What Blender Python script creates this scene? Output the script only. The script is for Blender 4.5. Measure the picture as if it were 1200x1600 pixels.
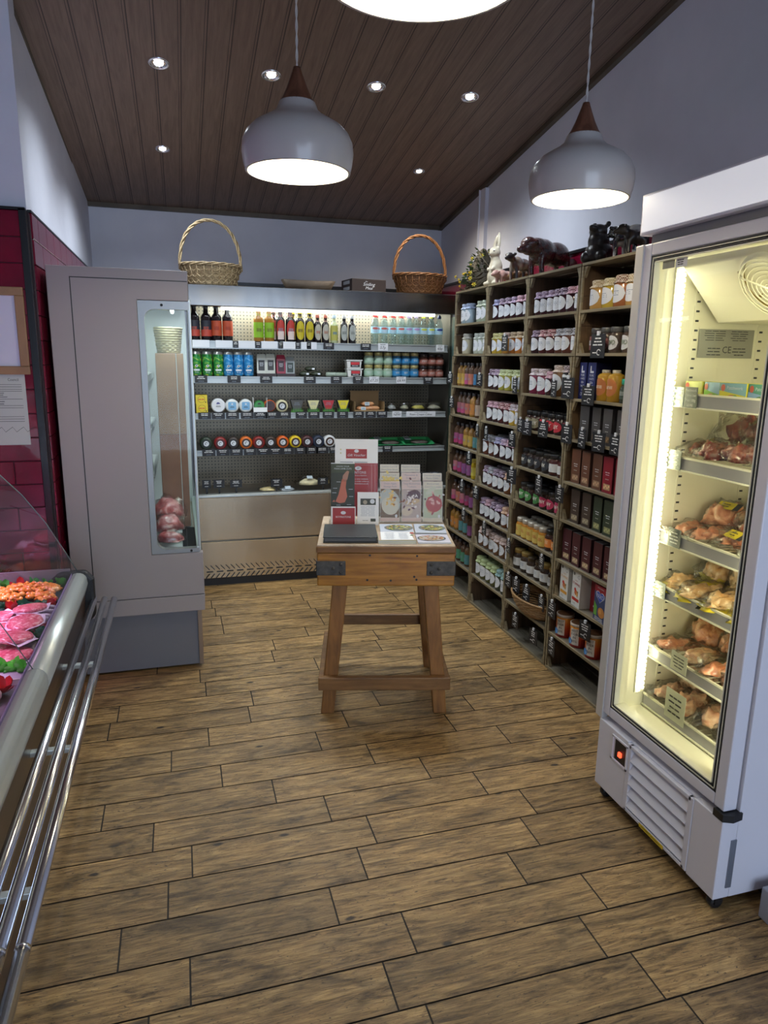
import bpy, math, random
from mathutils import Vector, Matrix, noise
random.seed(7)
SC = bpy.context.scene
COL = SC.collection
for o in list(bpy.data.objects):
    bpy.data.objects.remove(o)

# ------------------------------------------------------------------ camera
cam = bpy.data.cameras.new('camera')
camo = bpy.data.objects.new('camera', cam)
COL.objects.link(camo)
cam.sensor_fit = 'VERTICAL'
cam.sensor_height = 36.0
cam.lens = 1086.4 / 1600 * 36.0
cam.clip_start = 0.05
yaw, pit, rol = (math.radians(a) for a in (16.323, 12.451, -0.842))
fwd = Vector((math.sin(yaw) * math.cos(pit), math.cos(yaw) * math.cos(pit), -math.sin(pit)))
rgt = Vector((math.cos(yaw), -math.sin(yaw), 0))
dwn = fwd.cross(rgt)
r2 = rgt * math.cos(rol) + dwn * math.sin(rol)
d2 = -rgt * math.sin(rol) + dwn * math.cos(rol)
cm = Matrix((r2, -d2, -fwd)).transposed().to_4x4()
cm.translation = Vector((0, 0, 1.55))
camo.matrix_world = cm
SC.camera = camo

# ------------------------------------------------------------------ exposure, world, big lights
SC.view_settings.view_transform = 'Standard'
SC.view_settings.look = 'None'
SC.view_settings.gamma = 1
SC.view_settings.use_curve_mapping = False
SC.view_settings.exposure = 0.08
w = bpy.data.worlds.new('world')
SC.world = w
w.use_nodes = True
w.node_tree.nodes['Background'].inputs[0].default_value = (0.55, 0.68, 1.0, 1)
w.node_tree.nodes['Background'].inputs[1].default_value = 0.22

def area(name, loc, target, sx, sy, watts, col):
    l = bpy.data.lights.new(name, 'AREA')
    l.shape = 'RECTANGLE'; l.size = sx; l.size_y = sy
    l.energy = watts; l.color = col
    o = bpy.data.objects.new(name, l)
    COL.objects.link(o)
    o.location = loc
    d = Vector(target) - Vector(loc)
    o.rotation_euler = d.to_track_quat('-Z', 'Y').to_euler()
    return o

def spot(name, loc, watts, col, deg=110, blend=0.6, r=0.03, target=None):
    l = bpy.data.lights.new(name, 'SPOT')
    l.energy = watts; l.color = col; l.spot_size = math.radians(deg)
    l.spot_blend = blend; l.shadow_soft_size = r
    o = bpy.data.objects.new(name, l)
    COL.objects.link(o)
    o.location = loc
    if target:
        o.rotation_euler = (Vector(target) - Vector(loc)).to_track_quat('-Z', 'Y').to_euler()
    return o

def point(name, loc, watts, col, r=0.03):
    l = bpy.data.lights.new(name, 'POINT')
    l.energy = watts; l.color = col; l.shadow_soft_size = r
    o = bpy.data.objects.new(name, l)
    COL.objects.link(o)
    o.location = loc
    return o

DAY = area('daylight_shop_window', (0.7, -2.9, 1.5), (0.7, 3, 1.3), 2.6, 2.4, 100, (0.66, 0.79, 1.0))
COOL = (0.84, 0.93, 1.0)
WARM = (1.0, 0.91, 0.76)
P_DOWN = 42
P_PEND = 24
P_CHILL = 20
P_CHILL_L = 4
P_FREEZ = 6.0
P_COUNTER = 17

# ------------------------------------------------------------------ materials
MC = {}
def mat(name, col=(.8, .8, .8), rough=.5, metal=0.0, coat=0.0, emit=None, es=1.0, spec=None, trans=0.0):
    if name in MC:
        return MC[name]
    m = bpy.data.materials.new(name)
    m.use_nodes = True
    b = m.node_tree.nodes['Principled BSDF']
    b.inputs['Base Color'].default_value = (*col, 1)
    b.inputs['Roughness'].default_value = rough
    b.inputs['Metallic'].default_value = metal
    b.inputs['Coat Weight'].default_value = coat
    if spec is not None:
        b.inputs['Specular IOR Level'].default_value = spec
    b.inputs['Transmission Weight'].default_value = trans
    if emit:
        b.inputs['Emission Color'].default_value = (*emit, 1)
        b.inputs['Emission Strength'].default_value = es
    MC[name] = m
    return m

def pm(c, rough=.45, metal=0.0, coat=0.0):
    return mat('paint_%d_%d_%d_%d_%d' % (c[0] * 255, c[1] * 255, c[2] * 255, rough * 100, metal * 100 + coat), c, rough, metal, coat)

class NT:
    """small node helper"""
    def __init__(s, m):
        s.m = m; s.t = m.node_tree; s.b = s.t.nodes['Principled BSDF']
    def n(s, kind, **kw):
        x = s.t.nodes.new(kind)
        for k, v in kw.items():
            if k in ('inp',):
                for a, bb in v.items():
                    x.inputs[a].default_value = bb
            else:
                setattr(x, k, v)
        return x
    def l(s, a, b):
        s.t.links.new(a, b)
    def coord(s, scale=(1, 1, 1), kind='Object', rot=(0, 0, 0)):
        tc = s.n('ShaderNodeTexCoord')
        mp = s.n('ShaderNodeMapping')
        mp.inputs['Scale'].default_value = scale
        mp.inputs['Rotation'].default_value = rot
        s.l(tc.outputs[kind], mp.inputs['Vector'])
        return mp.outputs['Vector']
    def ramp(s, fac, stops):
        r = s.n('ShaderNodeValToRGB')
        el = r.color_ramp.elements
        while len(el) < len(stops):
            el.new(0.5)
        for e, (p, c) in zip(el, stops):
            e.position = p
            e.color = (*c, 1) if len(c) == 3 else c
        s.l(fac, r.inputs['Fac'])
        return r.outputs['Color']
    def noise(s, vec, scale, detail=4, rough=.55, dist=0.0):
        x = s.n('ShaderNodeTexNoise')
        x.inputs['Scale'].default_value = scale
        x.inputs['Detail'].default_value = detail
        x.inputs['Roughness'].default_value = rough
        x.inputs['Distortion'].default_value = dist
        s.l(vec, x.inputs['Vector'])
        return x.outputs['Fac']
    def mix(s, fac, a, b, mode='MIX'):
        x = s.n('ShaderNodeMix')
        x.data_type = 'RGBA'; x.blend_type = mode
        for sock, v in ((x.inputs[0], fac), (x.inputs[6], a), (x.inputs[7], b)):
            if hasattr(v, 'links') or hasattr(v, 'is_linked'):
                s.l(v, sock)
            elif isinstance(v, (int, float)):
                sock.default_value = v
            else:
                sock.default_value = (*v, 1)
        return x.outputs[2]
    def math(s, op, a, b=0.0):
        x = s.n('ShaderNodeMath')
        x.operation = op
        for i, v in enumerate((a, b)):
            if isinstance(v, (int, float)):
                x.inputs[i].default_value = v
            else:
                s.l(v, x.inputs[i])
        return x.outputs[0]
    def bump(s, h, strength=.3, dist=.01):
        x = s.n('ShaderNodeBump')
        x.inputs['Strength'].default_value = strength
        x.inputs['Distance'].default_value = dist
        s.l(h, x.inputs['Height'])
        s.l(x.outputs['Normal'], s.b.inputs['Normal'])

def wood(name, dark, light, scale=(1, 14, 14), rough=.5, bump=.25, coat=0.0, nscale=3.0, patch=None):
    if name in MC:
        return MC[name]
    m = mat(name, light, rough, coat=coat)
    t = NT(m)
    v = t.coord(scale)
    f = t.noise(v, nscale, 6, .62, .6)
    c = t.ramp(f, [(.30, dark), (.72, light)])
    v2 = t.coord((1, 1, 1))
    f2 = t.noise(v2, 4.0, 3, .5)
    c2 = t.mix(t.ramp(f2, [(.35, (.72, .72, .72)), (.7, (1.15, 1.15, 1.15))]), c, c)
    mul = t.mix(1.0, c, t.ramp(f2, [(.3, (.65, .65, .65)), (.7, (1.0, 1.0, 1.0))]), 'MULTIPLY')
    if patch:
        f3 = t.noise(v2, 9, 4, .6)
        mul = t.mix(t.ramp(f3, [(.55, (0, 0, 0)), (.72, (1, 1, 1))]), mul, patch)
    t.l(mul, t.b.inputs['Base Color'])
    t.bump(f, bump, .004)
    return m

def speckle(name, cols, scale=60, rough=.4, detail=5, bump=.4, bd=.004, coat=0.0, dist=0.0, spec=None):
    if name in MC:
        return MC[name]
    m = mat(name, cols[0], rough, coat=coat, spec=spec)
    t = NT(m)
    v = t.coord()
    f = t.noise(v, scale, detail, .6, dist)
    n = len(cols)
    c = t.ramp(f, [(.32 + .36 * i / max(1, n - 1), cc) for i, cc in enumerate(cols)])
    t.l(c, t.b.inputs['Base Color'])
    if bump:
        t.bump(f, bump, bd)
    return m

def glass(name, tint=(1, 1, 1), refl=.10, rough=.02, bumpy=0.0, bscale=30, opac=0.0):
    if name in MC:
        return MC[name]
    m = bpy.data.materials.new(name)
    m.use_nodes = True
    t = m.node_tree
    t.nodes.remove(t.nodes['Principled BSDF'])
    out = t.nodes['Material Output']
    tr = t.nodes.new('ShaderNodeBsdfTransparent'); tr.inputs[0].default_value = (*tint, 1)
    gl = t.nodes.new('ShaderNodeBsdfGlossy'); gl.inputs['Roughness'].default_value = rough
    fr = t.nodes.new('ShaderNodeLayerWeight'); fr.inputs[0].default_value = .5
    pw = t.nodes.new('ShaderNodeMath'); pw.operation = 'POWER'; pw.inputs[1].default_value = 5.0
    ml = t.nodes.new('ShaderNodeMath'); ml.operation = 'MULTIPLY'; ml.inputs[1].default_value = .75
    ad = t.nodes.new('ShaderNodeMath'); ad.operation = 'ADD'; ad.inputs[1].default_value = refl * .5; ad.use_clamp = True
    mx = t.nodes.new('ShaderNodeMixShader')
    t.links.new(fr.outputs['Facing'], pw.inputs[0]); t.links.new(pw.outputs[0], ml.inputs[0]); t.links.new(ml.outputs[0], ad.inputs[0])
    t.links.new(ad.outputs[0], mx.inputs[0])
    t.links.new(tr.outputs[0], mx.inputs[1])
    t.links.new(gl.outputs[0], mx.inputs[2])
    if bumpy:
        tc = t.nodes.new('ShaderNodeTexCoord')
        no = t.nodes.new('ShaderNodeTexNoise'); no.inputs['Scale'].default_value = bscale; no.inputs['Distortion'].default_value = 1.5
        bp = t.nodes.new('ShaderNodeBump'); bp.inputs['Strength'].default_value = bumpy; bp.inputs['Distance'].default_value = .01
        t.links.new(tc.outputs['Object'], no.inputs['Vector'])
        t.links.new(no.outputs['Fac'], bp.inputs['Height'])
        t.links.new(bp.outputs[0], gl.inputs['Normal'])
        t.links.new(bp.outputs[0], fr.inputs['Normal'])
    t.links.new(mx.outputs[0], out.inputs[0])
    MC[name] = m
    return m

def brushed(name, col, rough=.28, scale=(2, 2, 260), amp=.12):
    if name in MC:
        return MC[name]
    m = mat(name, col, rough, 1.0)
    t = NT(m)
    v = t.coord(scale)
    f = t.noise(v, 1.5, 3, .6)
    r = t.math('ADD', t.math('MULTIPLY', f, amp), rough - amp / 2)
    t.l(r, t.b.inputs['Roughness'])
    t.b.inputs['Anisotropic'].default_value = .6
    f2 = t.noise(t.coord((4.5, .5, .3)), 1.0, 2, .5)
    t.bump(t.math('ADD', t.math('MULTIPLY', f, .02), f2), .16, .03)
    return m

# ------------------------------------------------------------------ mesh builder
class B:
    def __init__(s, *mats):
        s.v = []; s.f = []; s.mi = []; s.sm = []; s.mats = list(mats)
    def m(s, mt):
        if isinstance(mt, int):
            return mt
        if mt not in s.mats:
            s.mats.append(mt)
        return s.mats.index(mt)
    def add(s, vs, fs, m=0, smooth=False, M=None):
        m = s.m(m)
        o = len(s.v)
        for p in vs:
            p = Vector(p)
            s.v.append(M @ p if M is not None else p)
        for f in fs:
            s.f.append([i + o for i in f]); s.mi.append(m); s.sm.append(smooth)
        return s
    def box(s, x0, x1, y0, y1, z0, z1, m=0, M=None):
        vs = [(x, y, z) for x in (x0, x1) for y in (y0, y1) for z in (z0, z1)]
        fs = [(0, 1, 3, 2), (4, 6, 7, 5), (0, 4, 5, 1), (2, 3, 7, 6), (0, 2, 6, 4), (1, 5, 7, 3)]
        return s.add(vs, fs, m, False, M)
    def beam(s, a, b, wx, wy, m=0, up=(0, 0, 1)):
        a = Vector(a); b = Vector(b); d = (b - a).normalized()
        u = Vector(up).cross(d)
        if u.length < 1e-4:
            u = Vector((1, 0, 0))
        u.normalize(); v = d.cross(u)
        vs = []
        for p in (a, b):
            for q, r in ((-1, -1), (1, -1), (1, 1), (-1, 1)):
                vs.append(p + u * q * wx / 2 + v * r * wy / 2)
        return s.add(vs, [(3, 2, 1, 0), (4, 5, 6, 7), (0, 1, 5, 4), (1, 2, 6, 5), (2, 3, 7, 6), (3, 0, 4, 7)], m)
    def prism(s, pts, axis, a, b, m=0, M=None, smooth=False):
        n = len(pts)
        def mk(p, t):
            if axis == 0: return (t, p[0], p[1])
            if axis == 1: return (p[0], t, p[1])
            return (p[0], p[1], t)
        vs = [mk(p, a) for p in pts] + [mk(p, b) for p in pts]
        fs = [tuple(range(n)), tuple(reversed(range(n, 2 * n)))]
        s.add(vs, fs, m, False, M)
        o = len(s.v) - 2 * n
        mm = s.m(m)
        for i in range(n):
            j = (i + 1) % n
            s.f.append([o + i, o + n + i, o + n + j, o + j]); s.mi.append(mm); s.sm.append(smooth)
        return s
    def lathe(s, prof, m=0, n=20, c=(0, 0, 0), M=None, a0=0.0, a1=None, smooth=True, sx=1.0, sy=1.0):
        full = a1 is None
        if full: a1 = a0 + 2 * math.pi
        k = n if full else n + 1
        vs = []
        for r, z in prof:
            for i in range(k):
                a = a0 + (a1 - a0) * i / n
                vs.append((c[0] + r * math.cos(a) * sx, c[1] + r * math.sin(a) * sy, c[2] + z))
        fs = []
        for j in range(len(prof) - 1):
            for i in range(n):
                i2 = (i + 1) % k
                fs.append((j * k + i, j * k + i2, (j + 1) * k + i2, (j + 1) * k + i))
        return s.add(vs, fs, m, smooth, M)
    def tube(s, path, r, n=8, m=0, closed=False, smooth=True, caps=True):
        path = [Vector(p) for p in path]
        k = len(path)
        rs = r if isinstance(r, (list, tuple)) else [r] * k
        vs = []; prev = None
        for i, p in enumerate(path):
            if closed:
                d = path[(i + 1) % k] - path[i - 1]
            else:
                d = path[min(i + 1, k - 1)] - path[max(i - 1, 0)]
            d.normalize()
            if prev is None:
                u = d.cross(Vector((0, 0, 1)))
                if u.length < 1e-3: u = d.cross(Vector((0, 1, 0)))
            else:
                u = prev - d * prev.dot(d)
            u.normalize(); prev = u
            v = d.cross(u)
            for j in range(n):
                a = 2 * math.pi * j / n
                vs.append(p + (u * math.cos(a) + v * math.sin(a)) * rs[i])
        fs = []
        for i in range(k if closed else k - 1):
            i2 = (i + 1) % k
            for j in range(n):
                j2 = (j + 1) % n
                fs.append((i * n + j, i * n + j2, i2 * n + j2, i2 * n + j))
        if caps and not closed:
            fs.append(tuple(reversed(range(n)))); fs.append(tuple(range((k - 1) * n, k * n)))
        return s.add(vs, fs, m, smooth)
    def blob(s, c, r, m=0, amp=.15, freq=2.0, seed=0, sub=2, M=None, flat=None):
        import bmesh
        bm = bmesh.new()
        bmesh.ops.create_icosphere(bm, subdivisions=sub, radius=1)
        r = Vector(r) if hasattr(r, '__len__') else Vector((r, r, r))
        vs = []
        off = Vector((seed * 3.1, seed * 1.7, seed * 2.3))
        for v in bm.verts:
            k = 1 + amp * noise.noise(v.co * freq + off) * 1.6
            p = Vector((v.co.x * r.x, v.co.y * r.y, v.co.z * r.z)) * k
            if flat is not None and p.z < flat: p.z = flat
            vs.append(p + Vector(c))
        fs = [[x.index for x in f.verts] for f in bm.faces]
        bm.free()
        return s.add(vs, fs, m, True, M)
    def obj(s, name, parent=None, bevel=0.0, world=False, origin=None, seg=2, recalc=True):
        vs = s.v
        me = bpy.data.meshes.new(name)
        loc = Vector((0, 0, 0))
        if parent is None:
            if origin is None:
                xs = [p.x for p in vs]; ys = [p.y for p in vs]; zs = [p.z for p in vs]
                origin = ((min(xs) + max(xs)) / 2, (min(ys) + max(ys)) / 2, min(zs))
            loc = Vector(origin)
            vs = [p - loc for p in vs]
        elif world:
            root = parent
            while root.parent: root = root.parent
            Mi = (Matrix.Translation(root.location) @ Matrix.Rotation(root.rotation_euler.z, 4, 'Z')).inverted()
            vs = [Mi @ p for p in vs]
        me.from_pydata([tuple(p) for p in vs], [], s.f)
        for mt in s.mats:
            me.materials.append(mt)
        me.polygons.foreach_set('material_index', s.mi)
        me.polygons.foreach_set('use_smooth', s.sm)
        me.update()
        if recalc:
            import bmesh
            bm = bmesh.new(); bm.from_mesh(me)
            bmesh.ops.recalc_face_normals(bm, faces=bm.faces[:])
            bm.to_mesh(me); bm.free()
        o = bpy.data.objects.new(name, me)
        COL.objects.link(o)
        o.location = loc
        if parent: o.parent = parent
        if bevel:
            bv = o.modifiers.new('bevel', 'BEVEL')
            bv.width = bevel; bv.segments = seg; bv.limit_method = 'ANGLE'; bv.angle_limit = math.radians(40)
        return o

USED = {}
def tag(o, label, cat, group=None, kind=None):
    o['label'] = label; o['category'] = cat
    if group: o['group'] = group
    if kind: o['kind'] = kind
    nw = len(label.split())
    if nw < 4 or nw > 16: print('LABEL LEN', nw, label)
    if label in USED: print('DUP LABEL', label)
    USED[label] = 1
    return o
def thing(name, label, cat, loc=(0, 0, 0), rz=0.0, group=None):
    o = bpy.data.objects.new(name, None)
    o.empty_display_size = .05
    COL.objects.link(o)
    o.location = loc; o.rotation_euler = (0, 0, rz)
    if label: tag(o, label, cat, group)
    return o
def struct(o):
    o['kind'] = 'structure'
    return o
def kids(o):
    return [c for c in bpy.data.objects if c.parent == o]
KC = {}
def dup(root, loc, rz=0.0, label=None, group=None, cat=None, tilt=None):
    if root.name not in KC:
        KC[root.name] = [(c, [(g) for g in kids(c)]) for c in kids(root)]
    r = root.copy(); COL.objects.link(r)
    r.location = loc; r.rotation_euler = (tilt[0] if tilt else 0, tilt[1] if tilt else 0, rz)
    for k in ('label', 'category', 'group'):
        if k in r and k == 'label': del r[k]
    if label: tag(r, label, cat or r['category'], group)
    for c, gs in KC[root.name]:
        d = c.copy(); COL.objects.link(d); d.parent = r
        for g in gs:
            e = g.copy(); COL.objects.link(e); e.parent = d
    return r
ORD = ['first', 'second', 'third', 'fourth', 'fifth', 'sixth', 'seventh', 'eighth', 'ninth', 'tenth', 'eleventh', 'twelfth', 'thirteenth', 'fourteenth', 'fifteenth', 'sixteenth', 'seventeenth', 'eighteenth', 'nineteenth', 'twentieth']

# ------------------------------------------------------------------ lettering
TXT = {}
def glyphs(s):
    if s in TXT: return TXT[s]
    cu = bpy.data.curves.new('letters', 'FONT')
    cu.body = s; cu.size = 1.0; cu.resolution_u = 2
    cu.align_x = 'CENTER'; cu.align_y = 'CENTER'
    o = bpy.data.objects.new('letters', cu)
    COL.objects.link(o)
    bpy.context.view_layer.update()
    me = bpy.data.meshes.new_from_object(o.evaluated_get(bpy.context.evaluated_depsgraph_get()))
    vs = [tuple(v.co) for v in me.vertices]
    fs = [tuple(p.vertices) for p in me.polygons]
    bpy.data.objects.remove(o); bpy.data.curves.remove(cu); bpy.data.meshes.remove(me)
    wd = (max(v[0] for v in vs) - min(v[0] for v in vs)) if vs else 1
    TXT[s] = (vs, fs, wd)
    return TXT[s]

class Face:
    """a printed face: u to the right, v up, n towards the reader"""
    def __init__(s, b, o, u, v, lift=.0005, cyl=None):
        s.b = b; s.o = Vector(o); s.u = Vector(u).normalized(); s.v = Vector(v).normalized()
        s.n = s.u.cross(s.v).normalized(); s.lift = lift; s.k = 1; s.cyl = cyl; s.sc = 1.0
    def P(s, x, y, k):
        if s.cyl:      # wrapped round a vertical can of radius cyl, o on the axis
            a = x / s.cyl; R = s.cyl + s.lift * k
            return s.o + s.u * math.sin(a) * R + s.n * math.cos(a) * R + s.v * y
        return s.o + s.u * x + s.v * y * s.sc + s.n * s.lift * k
    def rect(s, x, y, w, h, m, k=1):
        nx = max(1, int(w / s.cyl / .3)) if s.cyl else 1
        vs = []; fs = []
        for i in range(nx + 1):
            xx = x - w / 2 + w * i / nx
            vs += [s.P(xx, y - h / 2, k), s.P(xx, y + h / 2, k)]
        for i in range(nx):
            fs.append((2 * i, 2 * i + 2, 2 * i + 3, 2 * i + 1))
        s.b.add(vs, fs, m); return s
    def ell(s, x, y, rx, ry, m, k=2, n=16, rot=0.0):
        vs = []
        ca, sa = math.cos(rot), math.sin(rot)
        for i in range(n):
            a = 2 * math.pi * i / n
            p, q = rx * math.cos(a), ry * math.sin(a)
            vs.append(s.P(x + p * ca - q * sa, y + p * sa + q * ca, k))
        s.b.add(vs, [tuple(range(n))], m); return s
    def poly(s, pts, m, k=2):
        s.b.add([s.P(x, y, k) for x, y in pts], [tuple(range(len(pts)))], m); return s
    def ring(s, x, y, r, t, m, k=3, n=20, a0=0, a1=6.2832):
        vs = []
        for i in range(n + 1):
            a = a0 + (a1 - a0) * i / n
            vs += [s.P(x + r * math.cos(a), y + r * math.sin(a), k), s.P(x + (r - t) * math.cos(a), y + (r - t) * math.sin(a), k)]
        s.b.add(vs, [(2 * i, 2 * i + 2, 2 * i + 3, 2 * i + 1) for i in range(n)], m); return s
    def text(s, t, x, y, h, m, k=3, maxw=None, slant=0.0):
        vs, fs, wd = glyphs(t)
        sc = h / .72
        sx = sc if not maxw or wd * sc <= maxw else maxw / wd
        s.b.add([s.P(x + (p[0] + slant * p[1]) * sx, y + p[1] * sc, k) for p in vs], fs, m); return s
    def lines(s, x, y, w, h, n, m, k=3, seed=0, fill=.45, ragged=.35):
        rnd = random.Random(seed + n)
        for i in range(n):
            yy = y + h / 2 - h * (i + .5) / n
            ww = w * (1 - ragged * rnd.random())
            cuts = rnd.randint(1, 2)
            xx = x - ww / 2
            for c in range(cuts + 1):
                seg = ww / (cuts + 1)
                s.rect(xx + seg * .46, yy, seg * .88, h / n * fill, m, k)
                xx += seg
        return s
# ------------------------------------------------------------------ shared colours
WALLC = (.60, .61, .69)
m_wall = mat('wall_paint', WALLC, .6)
t = NT(m_wall)
f = t.noise(t.coord(), 3, 5, .6)
t.l(t.ramp(f, [(.3, (.61, .62, .71)), (.7, (.68, .69, .78))]), t.b.inputs['Base Color'])
t.bump(f, .1, .003)
m_steel = brushed('brushed_steel', (.60, .51, .375), .22, (160, 2, 2), .16)
m_steelh = brushed('brushed_steel_header', (.20, .195, .19), .20, (160, 2, 2), .14)
m_chrome = mat('polished_steel', (.78, .78, .82), .20, 1.0)
m_alu = mat('satin_aluminium', (.62, .66, .64), .35, .55)
m_black = mat('black_plastic', (.012, .012, .014), .45)
m_card = mat('chalk_black_card', (.012, .013, .017), .5)
m_chalk = mat('chalk_white', (.72, .72, .72), .7)
m_white = mat('white_enamel', (.74, .72, .78), .35)
m_greyp = mat('grey_laminate', (.36, .32, .315), .42)
m_greyd = mat('grey_plinth', (.17, .17, .19), .35)
m_paper = mat('white_paper', (.80, .80, .80), .7)
m_ink = mat('black_ink', (.02, .02, .025), .6)
m_glow = mat('lamp_glow_cool', (1, 1, 1), .5, emit=(.90, .97, 1.0), es=14)
m_bulb = mat('lamp_glow_warm', (1, 1, 1), .5, emit=(1, .95, .80), es=12)
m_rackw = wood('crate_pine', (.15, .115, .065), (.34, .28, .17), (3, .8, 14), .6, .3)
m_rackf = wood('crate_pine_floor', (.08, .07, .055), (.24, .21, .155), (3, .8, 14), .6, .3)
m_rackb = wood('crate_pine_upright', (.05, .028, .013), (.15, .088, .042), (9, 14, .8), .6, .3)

# ------------------------------------------------------------------ floor : wood effect planks
m_grout = mat('grout', (.035, .028, .022), .8)
m_floor = mat('floor_plank', (.4, .28, .15), .38)
t = NT(m_floor)
at = t.n('ShaderNodeAttribute', attribute_name='plank')
tc = t.n('ShaderNodeTexCoord')
vm = t.n('ShaderNodeVectorMath', operation='SCALE'); vm.inputs['Scale'].default_value = 13.0
t.l(at.outputs['Color'], vm.inputs[0])
va = t.n('ShaderNodeVectorMath', operation='ADD')
t.l(tc.outputs['Object'], va.inputs[0]); t.l(vm.outputs[0], va.inputs[1])
def mp(sc):
    x = t.n('ShaderNodeMapping'); x.inputs['Scale'].default_value = sc
    t.l(va.outputs[0], x.inputs['Vector']); return x.outputs[0]
grain = t.noise(mp((2.2, 17, 1)), 3.0, 9, .74, 1.2)
fine = t.noise(mp((4, 110, 1)), 3.0, 5, .7, .4)
blot = t.noise(mp((2.0, 5.0, 1)), 2.2, 4, .6, .8)
base = t.ramp(grain, [(.28, (.034, .020, .009)), (.38, (.150, .092, .038)), (.49, (.33, .212, .090)), (.64, (.54, .375, .170))])
dark = t.ramp(blot, [(.30, (.36, .34, .32)), (.44, (.84, .83, .81)), (.66, (1.1, 1.07, 1.02))])
c = t.mix(1.0, base, dark, 'MULTIPLY')
c = t.mix(1.0, c, t.ramp(fine, [(.3, (.52, .50, .48)), (.62, (1.15, 1.14, 1.12))]), 'MULTIPLY')
sep = t.n('ShaderNodeSeparateColor'); t.l(at.outputs['Color'], sep.inputs[0])
c = t.mix(1.0, c, t.ramp(sep.outputs[0], [(0, (.80, .77, .74)), (1, (1.12, 1.08, 1.02))]), 'MULTIPLY')
vo = t.n('ShaderNodeTexVoronoi'); vo.inputs['Scale'].default_value = 4.2
t.l(mp((1.0, 2.2, 1)), vo.inputs['Vector'])
vo.inputs['Randomness'].default_value = 1.0
wob = t.math('ADD', vo.outputs['Distance'], t.math('MULTIPLY', t.noise(mp((6, 12, 1)), 5, 3), .05))
knot = t.ramp(wob, [(.075, (1, 1, 1)), (.115, (0, 0, 0))])
c = t.mix(knot, c, (.035, .022, .014))
crk = t.noise(mp((1.1, 34, 1)), 2.6, 8, .8, 2.6)
c = t.mix(t.ramp(crk, [(.36, (.9, .9, .9)), (.41, (0, 0, 0))]), c, (.030, .019, .011))
spk = t.noise(mp((22, 60, 1)), 3.0, 3, .6)
c = t.mix(t.ramp(spk, [(.32, (.85, .85, .85)), (.36, (0, 0, 0))]), c, (.045, .028, .016))
t.l(c, t.b.inputs['Base Color'])
t.l(t.ramp(fine, [(.3, (.30, .30, .30)), (.7, (.46, .46, .46))]), t.b.inputs['Roughness'])
hh = t.math('ADD', t.math('MULTIPLY', grain, .5), t.math('MULTIPLY', fine, .6))
t.bump(hh, .6, .004)

fb = B(m_floor, m_grout)
fb.box(-3.2, 2.5, -2.6, 5.7, -.05, -.003, 1)
PY, PX = .1475, .5835
known = {-1: .443, 0: .5405, 1: .361, 2: .483, 3: .553, 4: .4325}
rr = random.Random(3)
tilecol = []
ybase = 1.4665
for k in range(-28, 29):
    off = known.get(k, None)
    if off is None: off = rr.random() * PX
    y0 = ybase + k * PY
    if y0 > 5.6 or y0 < -2.6: continue
    x = off - math.ceil((off + 3.2) / PX) * PX
    while x < 2.3:
        g = .0024
        fb.add([(x + g, y0 + g, 0), (x + PX - g, y0 + g, 0), (x + PX - g, y0 + PY - g, 0), (x + g, y0 + PY - g, 0)], [(0, 1, 2, 3)], 0)
        tilecol.append((rr.random(), rr.random(), rr.random()))
        x += PX
fl = struct(fb.obj('floor', origin=(0, 0, 0), recalc=False))
ca = fl.data.color_attributes.new('plank', 'FLOAT_COLOR', 'CORNER')
k = 0
for p in fl.data.polygons:
    if p.material_index == 0:
        for li in p.loop_indices: ca.data[li].color = (*tilecol[k], 1)
        k += 1

# ------------------------------------------------------------------ ceiling, sloping up towards the viewer
def cz(y): return 2.577 + .163 * (5.55 - y)
m_ceil = mat('ceiling_boards', (.13, .085, .065), .55)
t = NT(m_ceil)
v = t.coord((22, 1.2, 1))
g = t.noise(v, 3.0, 6, .65, .8)
c = t.ramp(g, [(.3, (.122, .078, .056)), (.7, (.200, .136, .100))])
sx = t.n('ShaderNodeSeparateXYZ'); t.l(t.coord(), sx.inputs[0])
fr = t.math('FRACT', t.math('DIVIDE', t.math('ADD', sx.outputs[0], 10.0), .109))
gr = t.math('LESS_THAN', t.math('ABSOLUTE', t.math('SUBTRACT', fr, .5)), .022)
fr2 = t.math('FRACT', t.math('DIVIDE', t.math('ADD', sx.outputs[0], 10.012), .109))
gr2 = t.math('LESS_THAN', t.math('ABSOLUTE', t.math('SUBTRACT', fr2, .5)), .012)
gg = t.math('MAXIMUM', gr, gr2)
c = t.mix(gg, c, (.035, .020, .014))
t.l(c, t.b.inputs['Base Color'])
t.bump(t.math('SUBTRACT', 1.0, gg), .4, .004)
b = B(m_ceil)
b.add([(-3.3, 5.65, cz(5.65)), (2.2, 5.65, cz(5.65)), (2.2, -2.7, cz(-2.7)), (-3.3, -2.7, cz(-2.7))], [(0, 1, 2, 3)])
b.add([(-3.3, 5.65, cz(5.65) + .05), (2.2, 5.65, cz(5.65) + .05), (2.2, -2.7, cz(-2.7) + .05), (-3.3, -2.7, cz(-2.7) + .05)], [(3, 2, 1, 0)])
struct(b.obj('ceiling', recalc=False))
m_trimw = wood('ceiling_trim_wood', (.07, .05, .032), (.14, .105, .07), (1, 1, 1), .5, .1)
b = B(m_trimw)
b.beam((-.56, 5.535, cz(5.535) - .012), (2.08, 5.535, cz(5.535) - .012), .03, .028)
b.beam((2.055, 5.55, cz(5.55) - .012), (2.055, -2.6, cz(-2.6) - .012), .028, .028)
b.beam((-.56, 5.5, cz(5.5) - .008), (-.575, 3.3, cz(3.3) - .008), .012, .016)
struct(b.obj('trim_1'))

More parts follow.
